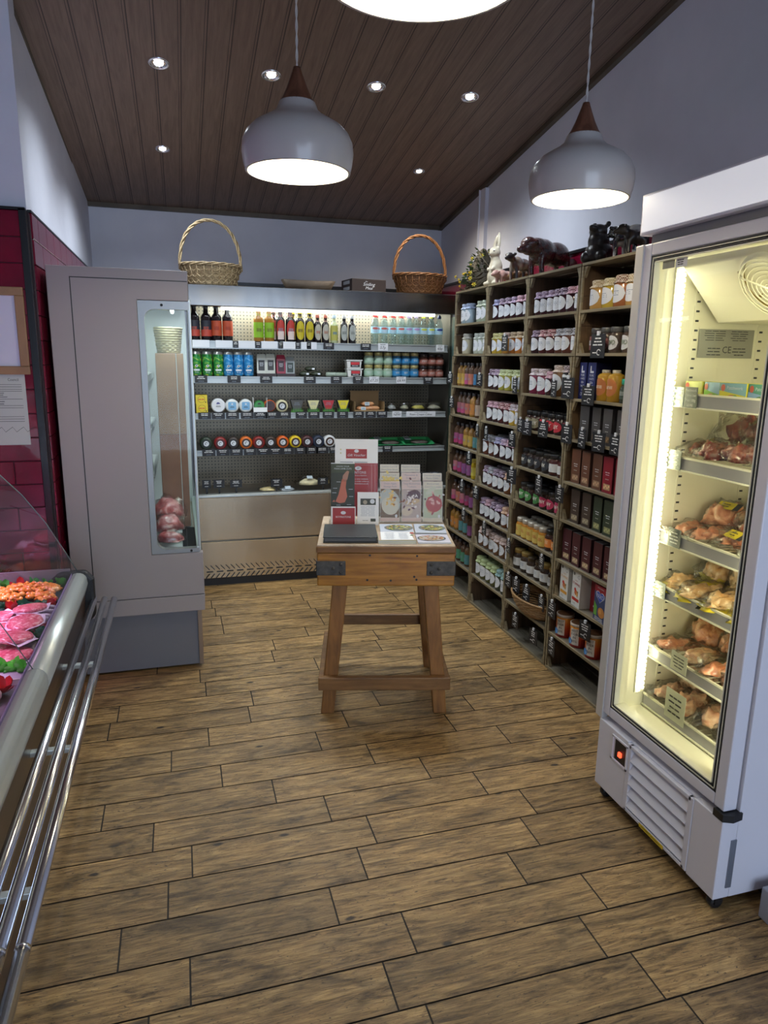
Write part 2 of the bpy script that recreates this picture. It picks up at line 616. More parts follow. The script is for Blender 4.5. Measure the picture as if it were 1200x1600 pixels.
# ------------------------------------------------------------------ walls
def wallprism(name, x0, y0, x1, y1, th, m=m_wall):
    """upright wall between two plan points, top cut along the sloping ceiling"""
    d = Vector((x1 - x0, y1 - y0, 0)).normalized()
    nn = Vector((-d.y, d.x, 0)) * th
    b = B(m)
    p = [Vector((x0, y0, 0)), Vector((x1, y1, 0))]
    q = [p[0] + nn, p[1] + nn]
    vs = []
    for a in (p[0], p[1], q[1], q[0]):
        vs.append((a.x, a.y, 0))
    for a in (p[0], p[1], q[1], q[0]):
        vs.append((a.x, a.y, cz(a.y) + .03))
    b.add(vs, [(0, 1, 2, 3), (7, 6, 5, 4), (0, 4, 5, 1), (1, 5, 6, 2), (2, 6, 7, 3), (3, 7, 4, 0)])
    return struct(b.obj(name))
wallprism('wall_back', -.7, 5.55, 2.2, 5.55, .1)
wallprism('wall_right', 2.07, 5.6, 2.07, -2.6, .12)
wallprism('wall_left', -.578, 3.30, -.55, 5.55, .12)
wallprism('wall_counter_side', -3.2, 3.29, -.56, 3.29, .12)
wallprism('wall_far_left', -3.2, -2.6, -3.2, 3.4, .1)
# front wall with the big shop window the daylight comes through
b = B(m_wall)
b.box(-3.3, -.6, -2.7, -2.6, 0, 3.9); b.box(2.0, 2.3, -2.7, -2.6, 0, 3.9)
b.box(-.6, 2.0, -2.7, -2.6, 0, .25); b.box(-.6, 2.0, -2.7, -2.6, 2.7, 3.9)
struct(b.obj('wall_front'))
m_clear = glass('window_glass', (.97, .99, 1), .06)
b = B(m_white)
for x in (-.6, .68, 1.94): b.box(x, x + .06, -2.69, -2.61, .25, 2.7)
b.box(-.6, 2.0, -2.69, -2.61, .25, .31); b.box(-.6, 2.0, -2.69, -2.61, 2.64, 2.7)
wf = struct(b.obj('window_1'))
pb = B(m_clear); pb.box(-.54, 1.94, -2.655, -2.65, .31, 2.64); pb.obj('pane', wf, world=True)

# red wall tiles
m_red = mat('red_glazed_tile', (.17, .004, .022), .16, coat=.6)
t = NT(m_red)
f = t.noise(t.coord(), 7, 3, .5)
t.l(t.ramp(f, [(.3, (.125, .003, .018)), (.7, (.22, .006, .03))]), t.b.inputs['Base Color'])
t.bump(t.noise(t.coord(), 5, 3, .5), .25, .006)
m_tgrout = mat('dark_tile_grout', (.03, .012, .018), .7)
m_edge = mat('black_tile_trim', (.008, .008, .01), .3)
rp = .1012
b = B(m_tgrout, m_red)
b.box(-2.0, -.572, 3.276, 3.29, 0, 2.109, 0)
for r in range(21):
    z1 = 2.109 - rp * r; z0 = max(0, z1 - rp)
    x = -.585 - (.11 if r % 2 == 0 else .21)
    xr = -.585
    while xr > -2.0:
        b.box(max(x, -2.0) + .0015, xr - .0015, 3.268, 3.28, z0 + .0015, z1 - .0015, 1)
        xr = x; x -= .21
struct(b.obj('trim_2', bevel=.002, seg=1))
b = B(m_tgrout, m_red)
b.box(-.572, -.553, 3.30, 5.54, 0, 2.109, 0)
for r in range(21):
    z1 = 2.109 - rp * r; z0 = max(0, z1 - rp)
    y = 3.31; yn = y + (.13 if r % 2 == 0 else .2)
    while y < 5.5:
        b.box(-.556, -.546, y + .0015, min(yn, 5.53) - .0015, z0 + .0015, z1 - .0015, 1)
        y = yn; yn += .2
struct(b.obj('trim_3', bevel=.002, seg=1))
b = B(m_edge)
b.box(-.586, -.560, 3.262, 3.31, 0, 2.115)
b.box(-2.0, -.562, 3.262, 3.30, 2.109, 2.120)
b.box(-.572, -.545, 3.30, 5.54, 2.109, 2.118)
struct(b.obj('trim_4'))
# low skirting block beside the freezer, wall upright and the dark ledge along the walls
m_skirt = mat('skirting_grey', (.40, .39, .42), .45)
b = B(m_skirt); b.box(1.527, 2.06, 1.05, 1.331, 0, .098)
struct(b.obj('baseboard_right', bevel=.004))
b = B(m_wall); b.box(2.045, 2.07, 4.66, 4.76, 1.9, cz(4.7) - .03); b.box(2.035, 2.05, 4.74, 4.75, 1.9, cz(4.7) - .03)
struct(b.obj('trim_5'))
b = B(m_edge, m_red)
b.box(2.02, 2.07, 2.45, 5.54, 1.96, 2.10, 1); b.box(2.01, 2.07, 2.45, 5.54, 2.10, 2.115, 0)
b.box(-.54, 2.0, 5.50, 5.54, 1.95, 2.05, 1); b.box(-.54, 2.0, 5.48, 5.54, 2.05, 2.085, 0)
struct(b.obj('trim_6'))

# ------------------------------------------------------------------ recessed downlights
DL = [(-.022, 3.744, 'nearest the left wall, front row'), (.495, 3.728, 'second from the left in the front row'),
      (1.015, 3.714, 'third from the left in the front row'), (1.513, 3.70, 'nearest the right wall, front row'),
      (-.029, 4.615, 'in the back row on the left'), (1.548, 4.596, 'in the back row on the right')]
sl = math.atan(.163)
b0 = None
m_warmdot = mat('downlight_glow_warm', (1, 1, 1), .5, emit=(1, .93, .75), es=14)
m_refl = mat('downlight_reflector', (.7, .75, .85), .15, 1.0)
for i, (x, y, txt) in enumerate(DL):
    z = cz(y)
    T = thing('recessed_downlight', 'small round chrome ceiling downlight, ' + txt, 'downlight', (x, y, z), 0, 'downlights in the sloping wooden ceiling')
    T.rotation_euler = (-sl, 0, 0)
    r = .048 if i < 4 else .042
    if i == 5: r = .038
    b = B(m_chrome); b.lathe([(r, 0.0), (r, -.004), (r * .93, -.007), (r * .74, -.006), (r * .70, .004)], n=28)
    b.obj('bezel', T)
    b = B(m_refl); b.lathe([(r * .71, -.003), (r * .5, .012), (r * .3, .016)], n=24); b.obj('reflector', T)
    b = B(m_glow if i != 5 else m_warmdot); b.lathe([(r * .46, -.001), (r * .4, -.006), (.0001, -.008)], n=20); b.obj('bulb', T)
    spot('downlight_lamp', (x, y - .01, z - .03), P_DOWN, COOL if i != 5 else WARM, 140, 1.0, .03)

# ------------------------------------------------------------------ pendants
m_shade = mat('pendant_white_enamel', (.50, .47, .46), .32, coat=.3)
m_shin = mat('pendant_white_inside', (.90, .86, .68), .5)
m_pwood = wood('pendant_walnut', (.10, .035, .02), (.24, .10, .055), (14, 14, 1), .45, .1)
m_cable = mat('pendant_twisted_cable', (.55, .52, .50), .6)
def pendant(x, y, z, txt, tilt):
    T = thing('pendant_lamp', txt, 'pendant lamp', (x, y, z), 0, 'white dome pendant lamps')
    outer = [(.165, 0), (.171, .025), (.175, .055), (.172, .085), (.160, .110), (.138, .132), (.110, .148), (.084, .162), (.065, .178), (.056, .200)]
    b = B(m_shade); b.lathe(outer, n=48); b.lathe([(.165, 0), (.158, -.001)], n=48); b.obj('shade', T)
    b = B(m_shin); b.lathe([(max(r - .005, .01), zz + .0) for r, zz in outer] + [(.03, .198)], n=48); b.obj('shade_lining', T)
    b = B(m_pwood); b.lathe([(.057, .198), (.045, .215), (.033, .240), (.022, .268), (.014, .290), (.011, .300), (.0001, .301)], n=28); b.obj('wooden_cap', T)
    L = cz(y) - z
    b = B(m_cable)
    for s in (0, math.pi):
        b.tube([(.0022 * math.cos(k * .9 + s), .0022 * math.sin(k * .9 + s), .295 + (L - .295) * k / 60) for k in range(61)], .0022, 5)
    b.obj('cable', T)
    b = B(m_shade); b.lathe([(.05, L + .01), (.05, L - .02), (.045, L - .028), (.0001, L - .028)], n=24); b.obj('ceiling_rose', T)
    b = B(m_bulb); b.lathe([(.0001, .045), (.028, .052), (.038, .075), (.034, .10), (.02, .125), (.018, .15), (.018, .18)], n=18); b.obj('bulb', T)
    point('pendant_lamp_light', (x, y, z + .058), P_PEND, WARM, .035)
pendant(.393, 2.365, 2.120, 'white dome pendant lamp hanging above the wooden butcher block table', 0)
pendant(1.345, 2.268, 2.090, 'white dome pendant lamp hanging beside the tall glass freezer', 0)
pendant(.384, 1.136, 2.120, 'white dome pendant lamp cut off by the top of the view', 0)

# ------------------------------------------------------------------ notices on the red tiles
T = thing('framed_price_board', 'oak framed price list hanging on the red tiled wall', 'notice board', (-.75, 3.262, 1.463), 0)
m_oak = wood('oak_frame', (.30, .15, .07), (.46, .27, .14), (1, 1, 1), .5, .1)
b = B(m_oak)
x0, x1, z0, z1 = -1.02, -.594, 1.463, 1.812
for q in ((x0, x1, z1 - .034, z1), (x0, x1, z0, z0 + .034), (x1 - .034, x1, z0 + .034, z1 - .034), (x0, x0 + .034, z0 + .034, z1 - .034)):
    b.box(q[0], q[1], 3.244, 3.262, q[2], q[3])
b.obj('frame', T, world=True, bevel=.003)
b = B(mat('notice_lilac_paper', (.62, .60, .74), .5), m_ink, m_paper, mat('print_red', (.45, .05, .04), .6), mat('print_teal', (.03, .16, .18), .6))
F = Face(b, (-.8, 3.256, 1.637), (1, 0, 0), (0, 0, 1))
F.rect(0, 0, .39, .29, 0, 0)
F.rect(-.055, 0, .23, .284, 1, 1); F.rect(-.055, 0, .224, .278, 2, 2)
F.rect(-.055, -.125, .22, .022, 4, 3)
for i, s_ in enumerate(('MEAT', '£6.52', '£4.54', '£7.60', '£9.40', '£10.00', '£5.12', '£8.04')):
    yy = .118 - i * .031
    F.lines(-.10, yy, .10, .010, 1, 1, 3, i)
    if i: F.text(s_, .03, yy - .008, .013, 1 if i % 2 else 3, 3)
b.obj('price_sheet', T, world=True)
b = B(mat('notice_pale_paper', (.50, .53, .50), .6), m_ink, mat('print_grey', (.18, .19, .19), .6))
F = Face(b, (-.80, 3.2665, 1.316), (1, 0, 0), (0, 0, 1))
F.rect(0, 0, .36, .295, 0, 0)
F.rect(-.05, .13, .17, .02, 2, 1)
F.text('Council', .135, .125, .012, 1, 1, .04)
for z_ in (.105, .096, .086, .078, .045, .018, .009, -.028, -.038, -.048): F.rect(0, z_, .33, .0016, 1, 1)
F.lines(-.02, .062, .29, .024, 3, 2, 1, 4)
F.lines(-.02, .03, .29, .02, 2, 2, 1, 5)
F.lines(0, -.075, .05, .004, 1, 1, 1, 5)
pts = [(-.02 + .014 * i, -.083 + .012 * math.sin(i * 2.1)) for i in range(11)]
for a_, c_ in zip(pts, pts[1:]):
    F.poly([(.08 + a_[0], a_[1]), (.08 + c_[0], c_[1]), (.08 + c_[0], c_[1] + .0018), (.08 + a_[0], a_[1] + .0018)], 1, 1)
for p_ in range(1): pass
tag(b.obj('paper_certificate'), 'pale printed certificate sheet on the red tiles below the framed price list', 'notice')
# ------------------------------------------------------------------ chiller along the back wall
m_dkint = mat('chiller_inner_metal', (.17, .16, .14), .32, .75)
m_rail = mat('shelf_price_rail', (.36, .39, .40), .35, .3)
m_perf = mat('perforated_back_panel', (.22, .21, .19), .38, .6)
t = NT(m_perf)
sx = t.n('ShaderNodeSeparateXYZ'); t.l(t.coord((1, 1, 1)), sx.inputs[0])
PS = .0235
def cell(o):
    return t.math('SUBTRACT', t.math('FRACT', t.math('DIVIDE', t.math('ADD', o, 10.0), PS)), .5)
cx_, cz_ = cell(sx.outputs[0]), cell(sx.outputs[2])
d_ = t.math('SQRT', t.math('ADD', t.math('MULTIPLY', cx_, cx_), t.math('MULTIPLY', cz_, cz_)))
hole = t.math('LESS_THAN', d_, .19)
t.l(t.mix(hole, (.20, .172, .125), (.012, .011, .010)), t.b.inputs['Base Color'])
t.l(t.math('SUBTRACT', .7, t.math('MULTIPLY', hole, .7)), t.b.inputs['Metallic'])
BF = 4.72      # front plane of the chiller
BC = thing('open_display_chiller', 'wide open stainless steel display chiller of drinks and chilled food along the back wall', 'chiller', (.98, 5.1, 0))
b = B(m_dkint)
b.box(.075, 1.90, 5.22, 5.46, .1, 1.985)          # rear
b.box(.075, 1.90, BF + .05, 5.25, 1.93, 1.985)    # roof
b.box(.075, .085, BF + .02, 5.25, .6, 1.985)      # left cheek
b.box(1.87, 1.885, BF + .06, 5.25, .3, 1.985)      # right cheek
b.box(.085, 1.87, BF + .02, 5.25, .08, .60)
b.obj('body', BC, world=True)
b = B(m_perf); b.box(.087, 1.868, 5.19, 5.215, .60, 1.93); b.obj('back_panel', BC, world=True)
b = B(m_steelh)
b.prism([(BF, 1.86), (BF + .02, 1.855), (BF + .07, 1.93), (BF + .07, 1.99), (BF, 1.99)], 0, .078, 1.885)
b.obj('header_panel', BC, world=True, bevel=.004)
b = B(m_steel); b.box(.08, 1.885, BF - .012, BF + .02, .325, .622); b.obj('front_panel', BC, world=True, bevel=.003)
b = B(m_steel)
b.box(.08, 1.885, BF - .004, BF + .02, .055, .312)
b.obj('lower_panel', BC, world=True, bevel=.003)
b = B(m_black)
for i in range(52):
    x = .115 + i * .034
    b.beam((x, BF - .006, .148), (x + .026, BF - .006, .118), .004, .011, up=(0, 1, 0))
    b.beam((x, BF - .006, .058), (x + .026, BF - .006, .088), .004, .011, up=(0, 1, 0))
    if i % 2 == 0: b.box(x + .006, x + .05, BF - .008, BF - .002, .099, .107)
b.obj('vent_grille', BC, world=True)
b = B(m_black); b.box(.09, 1.88, BF + .01, BF + .05, 0, .052); b.obj('kick_plate', BC, world=True)
b = B(mat('deck_lip', (.55, .60, .60), .3, .6))
b.box(.08, 1.885, BF - .02, BF + .03, .622, .640)
b.obj('deck_lip', BC, world=True, bevel=.003)
b = B(mat('deck_metal', (.30, .29, .27), .3, .8)); b.box(.085, 1.87, BF + .03, 5.2, .600, .622)
for i in range(70): b.box(.10 + i * .0252, .104 + i * .0252, BF + .035, BF + .12, .622, .626)
b.obj('deck', BC, world=True)
SHELF = [(1.597, .050), (1.377, .044), (1.142, .040), (.900, .036)]
for zz, rh in SHELF:
    top = zz + rh
    b = B(m_dkint); b.box(.09, 1.84, BF + .035, 5.19, top - .012, top - .001)
    for x in (.10, 1.82): b.prism([(5.19, top - .012), (5.19, top - .07), (BF + .1, top - .014)], 0, x, x + .006)
    sh = b.obj('shelf', BC, world=True)
    b = B(m_rail); b.box(.09, 1.84, BF + .022, BF + .035, zz, top)
    b.box(.09, 1.84, BF + .012, BF + .03, zz, zz + .007); b.box(.09, 1.84, BF + .016, BF + .03, top - .006, top)
    b.obj('price_rail', sh, world=True)
m_tube = mat('fluorescent_tube', (1, 1, 1), .5, emit=(.93, 1.0, .97), es=4)
b = B(m_tube); b.tube([(.28, BF + .033, 1.850), (1.74, BF + .033, 1.850)], .011, 10); b.obj('tube_light', BC, world=True)
L = area('chiller_tube_lamp', (1.0, BF + .17, 1.915), (1.0, BF + .32, 1.45), 1.6, .03, P_CHILL, (.90, 1.0, .96))
m_sideglass = glass('side_glass', (.86, .97, .93), .10)
b = B(m_sideglass); b.box(1.872, 1.876, BF - .09, BF + .06, .64, 1.84)
b.obj('side_glass', BC, world=True)
b = B(m_greyd); b.box(1.886, 1.935, BF - .02, 5.4, 0, 1.985); b.obj('side_panel', BC, world=True)

# ------------------------------------------------------------------ chiller on the left, its end panel towards us
LC = thing('glass_ended_chiller', 'tall grey chiller with a long glazed slot in its end panel, against the left wall', 'chiller', (-.2, 4.0, 0))
b = B(m_greyp)
# end panel with the window cut out : left part, top, bottom
P0, P1 = 3.40, 3.445
b.prism([(-.527, 1.92), (.058, 1.92), (.058, 1.79), (-.165, 1.79), (-.165, .61), (.074, .61), (.074, .395), (-.527, .395)], 1, P0, P1)
b.obj('end_panel', LC, world=True, bevel=.003)
b = B(m_greyp); b.prism([(-.50, .314), (.072, .314), (.075, .395), (-.515, .395)], 1, P0 - .008, P1)
b.obj('lower_trim', LC, world=True, bevel=.003)
b = B(m_black)
b.box(-.435, -.431, P0 - .0015, P0 + .004, .40, 1.876); b.box(-.435, .055, P0 - .0015, P0 + .004, 1.873, 1.877)
b.box(-.515, .073, P0 - .0015, P0 + .004, .393, .397)
b.obj('panel_groove', LC, world=True)
b = B(m_greyd); b.box(-.50, .052, 3.44, 3.47, .012, .32)
b.box(-.50, .03, 3.47, 4.70, .012, .30)
b.obj('plinth', LC, world=True)
b = B(mat('plinth_edge', (.30, .22, .16), .3, .6)); b.box(.036, .056, 3.425, 3.44, .014, .314); b.obj('plinth_edge_strip', LC, world=True)
# window frame with rounded corners : outer rectangle minus rounded opening, built as a ring
m_wfr = mat('window_frame_grey', (.30, .31, .31), .35, .5)
def rrect(x0, x1, z0, z1, r, n=6, rr_=(1, 1, 1, 1)):
    pts = []
    for (cx, cz2, a, k) in ((x1 - r, z1 - r, 0, 0), (x0 + r, z1 - r, 90, 1), (x0 + r, z0 + r, 180, 2), (x1 - r, z0 + r, 270, 3)):
        for i in range(n + 1):
            A = math.radians(a + 90 * i / n)
            if rr_[k]: pts.append((cx + r * math.cos(A), cz2 + r * math.sin(A)))
            else: pts.append(((x1 if k in (0, 3) else x0), (z1 if k in (0, 1) else z0)))
    return pts
inn = rrect(-.137, .0575, .632, 1.752, .045, rr_=(0, 1, 1, 0))
out = rrect(-.163, .060, .612, 1.788, .004)
b = B(m_wfr)
n = len(inn)
for y in (P0 + .004, P1):
    vs = [(x, y, z) for x, z in out] + [(x, y, z) for x, z in inn]
    b.add(vs, [(i, (i + 1) % n, n + (i + 1) % n, n + i) for i in range(n)])
vs = [(x, P0 + .004, z) for x, z in inn] + [(x, P1, z) for x, z in inn]
b.add(vs, [(i, (i + 1) % n, n + (i + 1) % n, n + i) for i in range(n)])
b.obj('window_frame', LC, world=True)
b = B(m_black)
for (x, z) in ((-.06, 1.770), (.02, .621)): b.lathe([(.0001, 0), (.006, 0), (.006, .003)], n=12, M=Matrix.Translation((x, P0 + .003, z)) @ Matrix.Rotation(math.radians(90), 4, 'X'))
b.obj('screw', LC, world=True)
b = B(glass('end_glass', (.93, .97, .96), .02, .03)); b.box(-.137, .062, P0 + .02, P0 + .024, .632, 1.752); b.obj('end_glass', LC, world=True)
m_lint = mat('chiller_white_liner', (.55, .58, .58), .35)
b = B(m_greyp, m_lint)
b.box(-.527, .055, P1, 4.71, 1.86, 1.92, 0)
b.box(-.527, -.45, P1, 4.71, .30, 1.86, 0)
b.box(-.45, -.40, P1, 4.70, .60, 1.86, 1)
b.box(-.45, .055, 4.67, 4.71, .60, 1.86, 1)
b.box(-.45, .050, P1, 4.70, .32, .60, 1)
b.box(-.40, .0, P1, 4.67, 1.82, 1.86, 1)
b.obj('body', LC, world=True)
b = B(m_alu); b.box(.045, .066, P0 + .01, 4.70, .618, .640)
b.box(.052, .066, P0 + .01, P0 + .03, .640, 1.80)
b.obj('front_lip', LC, world=True, bevel=.003)
b = B(m_steel); b.box(.035, .072, 3.45, 4.70, .34, .61); b.obj('front_panel', LC, world=True)
b = B(glass('low_front_glass', (.85, .95, .92), .06)); b.box(.058, .062, 3.45, 4.66, .640, .80); b.obj('low_front_glass', LC, world=True)
b = B(m_black)
for i in range(44): b.box(-.02, .045, 3.455 + i * .011, 3.459 + i * .011, .602, .612)
b.box(.0, .004, 3.45, 3.95, .60, .614)
b.obj('air_grille', LC, world=True)
for zz in (1.45, 1.17, .93):
    b = B(m_lint); b.box(-.40, -.16, P1 + .01, 4.66, zz - .01, zz)
    sh = b.obj('shelf', LC, world=True)
    b = B(m_rail); b.box(-.16, -.15, P1 + .01, 4.66, zz - .035, zz); b.obj('price_rail', sh, world=True)
b = B(m_tube); b.tube([(-.02, 3.50, 1.805), (-.02, 4.55, 1.805)], .011, 8); b.obj('tube_light', LC, world=True)
area('left_chiller_tube_lamp', (-.02, 3.95, 1.79), (-.08, 3.95, 1.0), 1.0, .04, P_CHILL_L, (.88, 1.0, .97))

# ------------------------------------------------------------------ tall glass door freezer
FZ = thing('upright_glass_door_freezer', 'tall white upright freezer with a glass door full of frozen meat', 'freezer', (1.68, 1.67, 0))
m_fin = mat('freezer_cream_liner', (.78, .76, .60), .4)
Y0, Y1 = 1.372, 1.975
b = B(m_white, m_fin)
XB = 1.455; XE = 2.045
b.box(XB, XE, Y0, Y0 + .035, .045, 1.905, 0); b.box(XB, XE, Y1 - .035, Y1, .045, 1.905, 0)
b.box(XB, XE, Y0, Y1, 1.875, 1.93, 0); b.box(XE - .05, XE, Y0, Y1, .045, 1.9, 0)
b.box(XB, XE, Y0 + .03, Y1 - .03, .05, .345, 0)
b.box(XE - .07, XE - .05, Y0 + .035, Y1 - .035, .345, 1.875, 1)
b.box(XB + .005, XE - .05, Y1 - .045, Y1 - .035, .345, 1.875, 1)
b.box(XB + .005, XE - .05, Y0 + .035, Y0 + .045, .345, 1.875, 1)
b.box(XB + .005, XE - .05, Y0 + .035, Y1 - .035, .345, .355, 1)
b.obj('cabinet', FZ, world=True, bevel=.002)
# door
DX0, DX1 = 1.405, 1.450
b = B(m_white)
b.box(DX0, DX1, Y0 + .008, 1.418, .325, 1.905); b.box(DX0, DX1, 1.930, Y1 + .002, .325, 1.905)
b.box(DX0, DX1, 1.418, 1.930, 1.868, 1.905); b.box(DX0, DX1, 1.418, 1.930, .325, .362)
dr = b.obj('door', FZ, world=True, bevel=.004)
b = B(mat('door_handle_profile', (.60, .58, .55), .35)); b.prism([(DX0 - .006, Y1 - .012), (DX0 + .03, Y1 + .0), (DX0 + .045, Y1 + .035), (DX0 + .012, Y1 + .043), (DX0 - .004, Y1 + .03)], 2, .30, 1.905)
b.obj('door_handle', dr, world=True, bevel=.003)
m_gask = mat('door_gasket', (.03, .03, .03), .6)
b = B(m_gask, m_fin)
for (o_, w_, mm) in ((0, .004, 0), (.006, .003, 1), (.012, .003, 0), (.017, .004, 1)):
    xa = DX0 + .001 - o_ * .0
    ya, yb, za, zb = 1.418 + o_, 1.930 - o_, .362 + o_, 1.868 - o_
    b.box(xa, xa + .045, ya, ya + w_, za, zb, mm); b.box(xa, xa + .045, yb - w_, yb, za, zb, mm)
    b.box(xa, xa + .045, ya, yb, za, za + w_, mm); b.box(xa, xa + .045, ya, yb, zb - w_, zb, mm)
b.obj('glazing_seal', dr, world=True)
b = B(glass('freezer_glass', (.99, .99, .97), .055)); b.box(DX0 + .018, DX0 + .021, 1.420, 1.928, .364, 1.866); b.obj('door_glass', dr, world=True)
b = B(mat('sticker_grey', (.35, .34, .26), .5), m_ink, m_paper)
F = Face(b, (DX0 + .016, 1.83, 1.845), (0, -1, 0), (0, 0, 1))
F.rect(-.035, 0, .055, .040, 0, 1); F.rect(.022, 0, .05, .044, 2, 1); F.text('CAREL', .022, .012, .010, 1, 2, .044); F.lines(.018, -.008, .036, .018, 3, 1, 2, 2)
b.obj('door_sticker', dr, world=True)
b = B(m_black); b.prism([(1.398, 1.372), (1.425, 1.360), (1.460, 1.366), (1.460, 1.40), (1.398, 1.41)], 2, .300, .322); b.obj('hinge', FZ, world=True)
# lower front with louvre and switch
b = B(m_white)
b.box(1.400, 1.455, 1.372, 1.486, .045, .300); b.box(1.400, 1.455, 1.806, 1.975, .045, .300)
b.box(1.412, 1.455, 1.486, 1.806, .045, .300)
b.obj('lower_front', FZ, world=True, bevel=.003)
b = B(m_white)
ly0, ly1, lz0, lz1 = 1.496, 1.796, .062, .295
b.box(1.398, 1.412, ly0 - .010, ly0 + .012, lz0 - .012, lz1); b.box(1.398, 1.412, ly1 - .012, ly1 + .010, lz0 - .012, lz1)
b.box(1.398, 1.412, ly0, ly1, lz1 - .014, lz1); b.box(1.398, 1.412, ly0, ly1, lz0 - .012, lz0)
gr_ = b.obj('louvre_panel', FZ, world=True, bevel=.002)
for i in range(5):
    z = lz0 + .010 + i * .042
    b = B(m_white); b.prism([(1.396, z), (1.399, z - .004), (1.416, z + .026), (1.413, z + .031)], 1, ly0 + .012, ly1 - .012)
    b.obj('louvre_slat', gr_, world=True)
b = B(m_gask); b.box(1.4155, 1.418, ly0 + .01, ly1 - .01, lz0, lz1 - .012); b.obj('louvre_backing', gr_, world=True)
b = B(m_white, m_black); F = Face(b, (1.3995, 1.846, .236), (0, -1, 0), (0, 0, 1))
b.box(1.396, 1.401, 1.800, 1.890, .190, .196); b.box(1.396, 1.401, 1.800, 1.890, .276, .282); b.box(1.396, 1.401, 1.800, 1.808, .19, .28); b.box(1.396, 1.401, 1.882, 1.890, .19, .28)
F.rect(.004, 0, .062, .074, 1, 1)
F2 = B(mat('switch_red_glow', (.5, .02, .01), .4, emit=(1, .08, .03), es=2.5)); F2.box(1.392, 1.400, 1.832, 1.846, .222, .238)
sw = b.obj('switch_recess', FZ, world=True); F2.obj('power_switch', sw, world=True)
b = B(mat('warning_yellow', (.75, .52, .03), .5), m_ink); F = Face(b, (1.3995, 1.648, .0535), (0, -1, 0), (0, 0, 1))
b2 = Face(b, (1.3975, 1.648, .054), (0, -1, 0), (0, 0, 1)); b2.rect(0, 0, .122, .014, 0, 1); b2.lines(0, 0, .11, .005, 1, 1, 2, 3)
b.obj('warning_strip', FZ, world=True)
b = B(mat('vent_tape', (.25, .27, .32), .3, .5)); b.box(1.437, 1.456, 1.369, 1.372, .08, .235); b.obj('side_plate', FZ, world=True)
# unlit header sign box; its face glow stands in for reflected daylight
b = B(m_white, mat('sign_face_reflected_glow', (.80, .80, .84), .25, emit=(.95, .95, 1.0), es=.45))
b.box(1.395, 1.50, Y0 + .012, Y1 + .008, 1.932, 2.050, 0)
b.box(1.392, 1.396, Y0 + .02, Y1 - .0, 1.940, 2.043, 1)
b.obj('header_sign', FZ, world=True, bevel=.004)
b = B(m_greyd); b.box(1.42, 1.6, Y0 + .03, Y1 - .02, 1.905, 1.935); b.box(1.5, 2.04, Y0 + .02, Y1 - .02, 1.93, 2.0); b.obj('machine_housing', FZ, world=True)
for (x, y) in ((1.43, 1.395), (1.43, 1.94), (1.99, 1.40), (1.99, 1.95)):
    b = B(m_black)
    b.lathe([(.0001, -.011), (.020, -.011), (.0225, -.006), (.0225, .006), (.020, .011), (.0001, .011)], n=20, M=Matrix.Translation((x, y, .0225)) @ Matrix.Rotation(math.radians(90), 4, 'X'))
    b.box(x - .012, x + .012, y - .016, y - .012, .018, .046); b.box(x - .012, x + .012, y + .012, y + .016, .018, .046)
    b.obj('caster', FZ, world=True)
# evaporator housing, fan guard, shelving uprights, label
b = B(m_fin)
b.prism([(1.50, 1.872), (1.50, 1.835), (1.65, 1.675), (1.97, 1.675), (1.97, 1.872)], 1, Y0 + .05, 1.900)
b.obj('evaporator_housing', FZ, world=True, bevel=.004)
fc = Vector((1.566, 1.60, 1.762)); fn = Vector((-.747, 0, -.664)).normalized()
FM = Matrix.Translation(fc + fn * .004) @ fn.to_track_quat('Z', 'Y').to_matrix().to_4x4()
m_gold = mat('fan_warm_metal', (.30, .22, .06), .35, .5)
b = B(m_fin, m_gold)
b.lathe([(.108, .0), (.104, .010), (.098, .012)], 0, 36, M=FM); b.lathe([(.098, .0), (.097, -.03), (.0001, -.03)], 1, 36, M=FM)
fg = b.obj('fan_shroud', FZ, world=True)
b = B(m_fin)
for r in (.018, .032, .046, .060, .074, .088, .099):
    b.tube([FM @ Vector((r * math.cos(a * .2618), r * math.sin(a * .2618), .016)) for a in range(24)], .0018, 5, closed=True)
for a in range(3):
    A = a * 2.0944 + .5
    b.tube([FM @ Vector((0, 0, .018)), FM @ Vector((.09 * math.cos(A), .09 * math.sin(A), .018)), FM @ Vector((.112 * math.cos(A), .112 * math.sin(A), .002))], .0028, 5)
b.obj('fan_guard', fg, world=True)
b = B(m_gold)
for a in range(5):
    A = a * 1.2566
    b.add([FM @ Vector(p) for p in ((.014 * math.cos(A), .014 * math.sin(A), -.012), (.088 * math.cos(A - .25), .088 * math.sin(A - .25), -.004), (.09 * math.cos(A + .35), .09 * math.sin(A + .35), -.018), (.014 * math.cos(A + .8), .014 * math.sin(A + .8), -.018))], [(0, 1, 2, 3)])
b.obj('fan_blades', fg, world=True)
b = B(m_fin, m_gask)
for (x) in (1.582, 1.838):
    b.box(x, x + .022, 1.928, 1.932, .36, 1.80, 0)
    for i in range(48): b.box(x + .006, x + .018, 1.9265, 1.9285, .38 + i * .0295, .386 + i * .0295, 1)
for y in (1.50, 1.80):
    b.box(1.968, 1.972, y, y + .02, .36, 1.64, 0)
    for i in range(42): b.box(1.9665, 1.9685, y + .005, y + .015, .38 + i * .0295, .386 + i * .0295, 1)
b.obj('shelf_upright', FZ, world=True)
b = B(mat('rating_plate', (.28, .28, .24), .4), m_ink)
F = Face(b, (1.715, 1.9265, 1.612), (1, 0, 0), (0, 0, 1))
F.rect(0, 0, .215, .090, 0, 1); F.lines(-.045, .025, .09, .035, 5, 1, 2, 3, .3); F.lines(.05, .025, .08, .035, 5, 1, 2, 4, .3)
F.text('CE', .005, -.02, .022, 1, 2); F.lines(-.045, -.025, .06, .03, 3, 1, 2, 8, .3); F.lines(.055, -.025, .06, .03, 3, 1, 2, 9, .3)
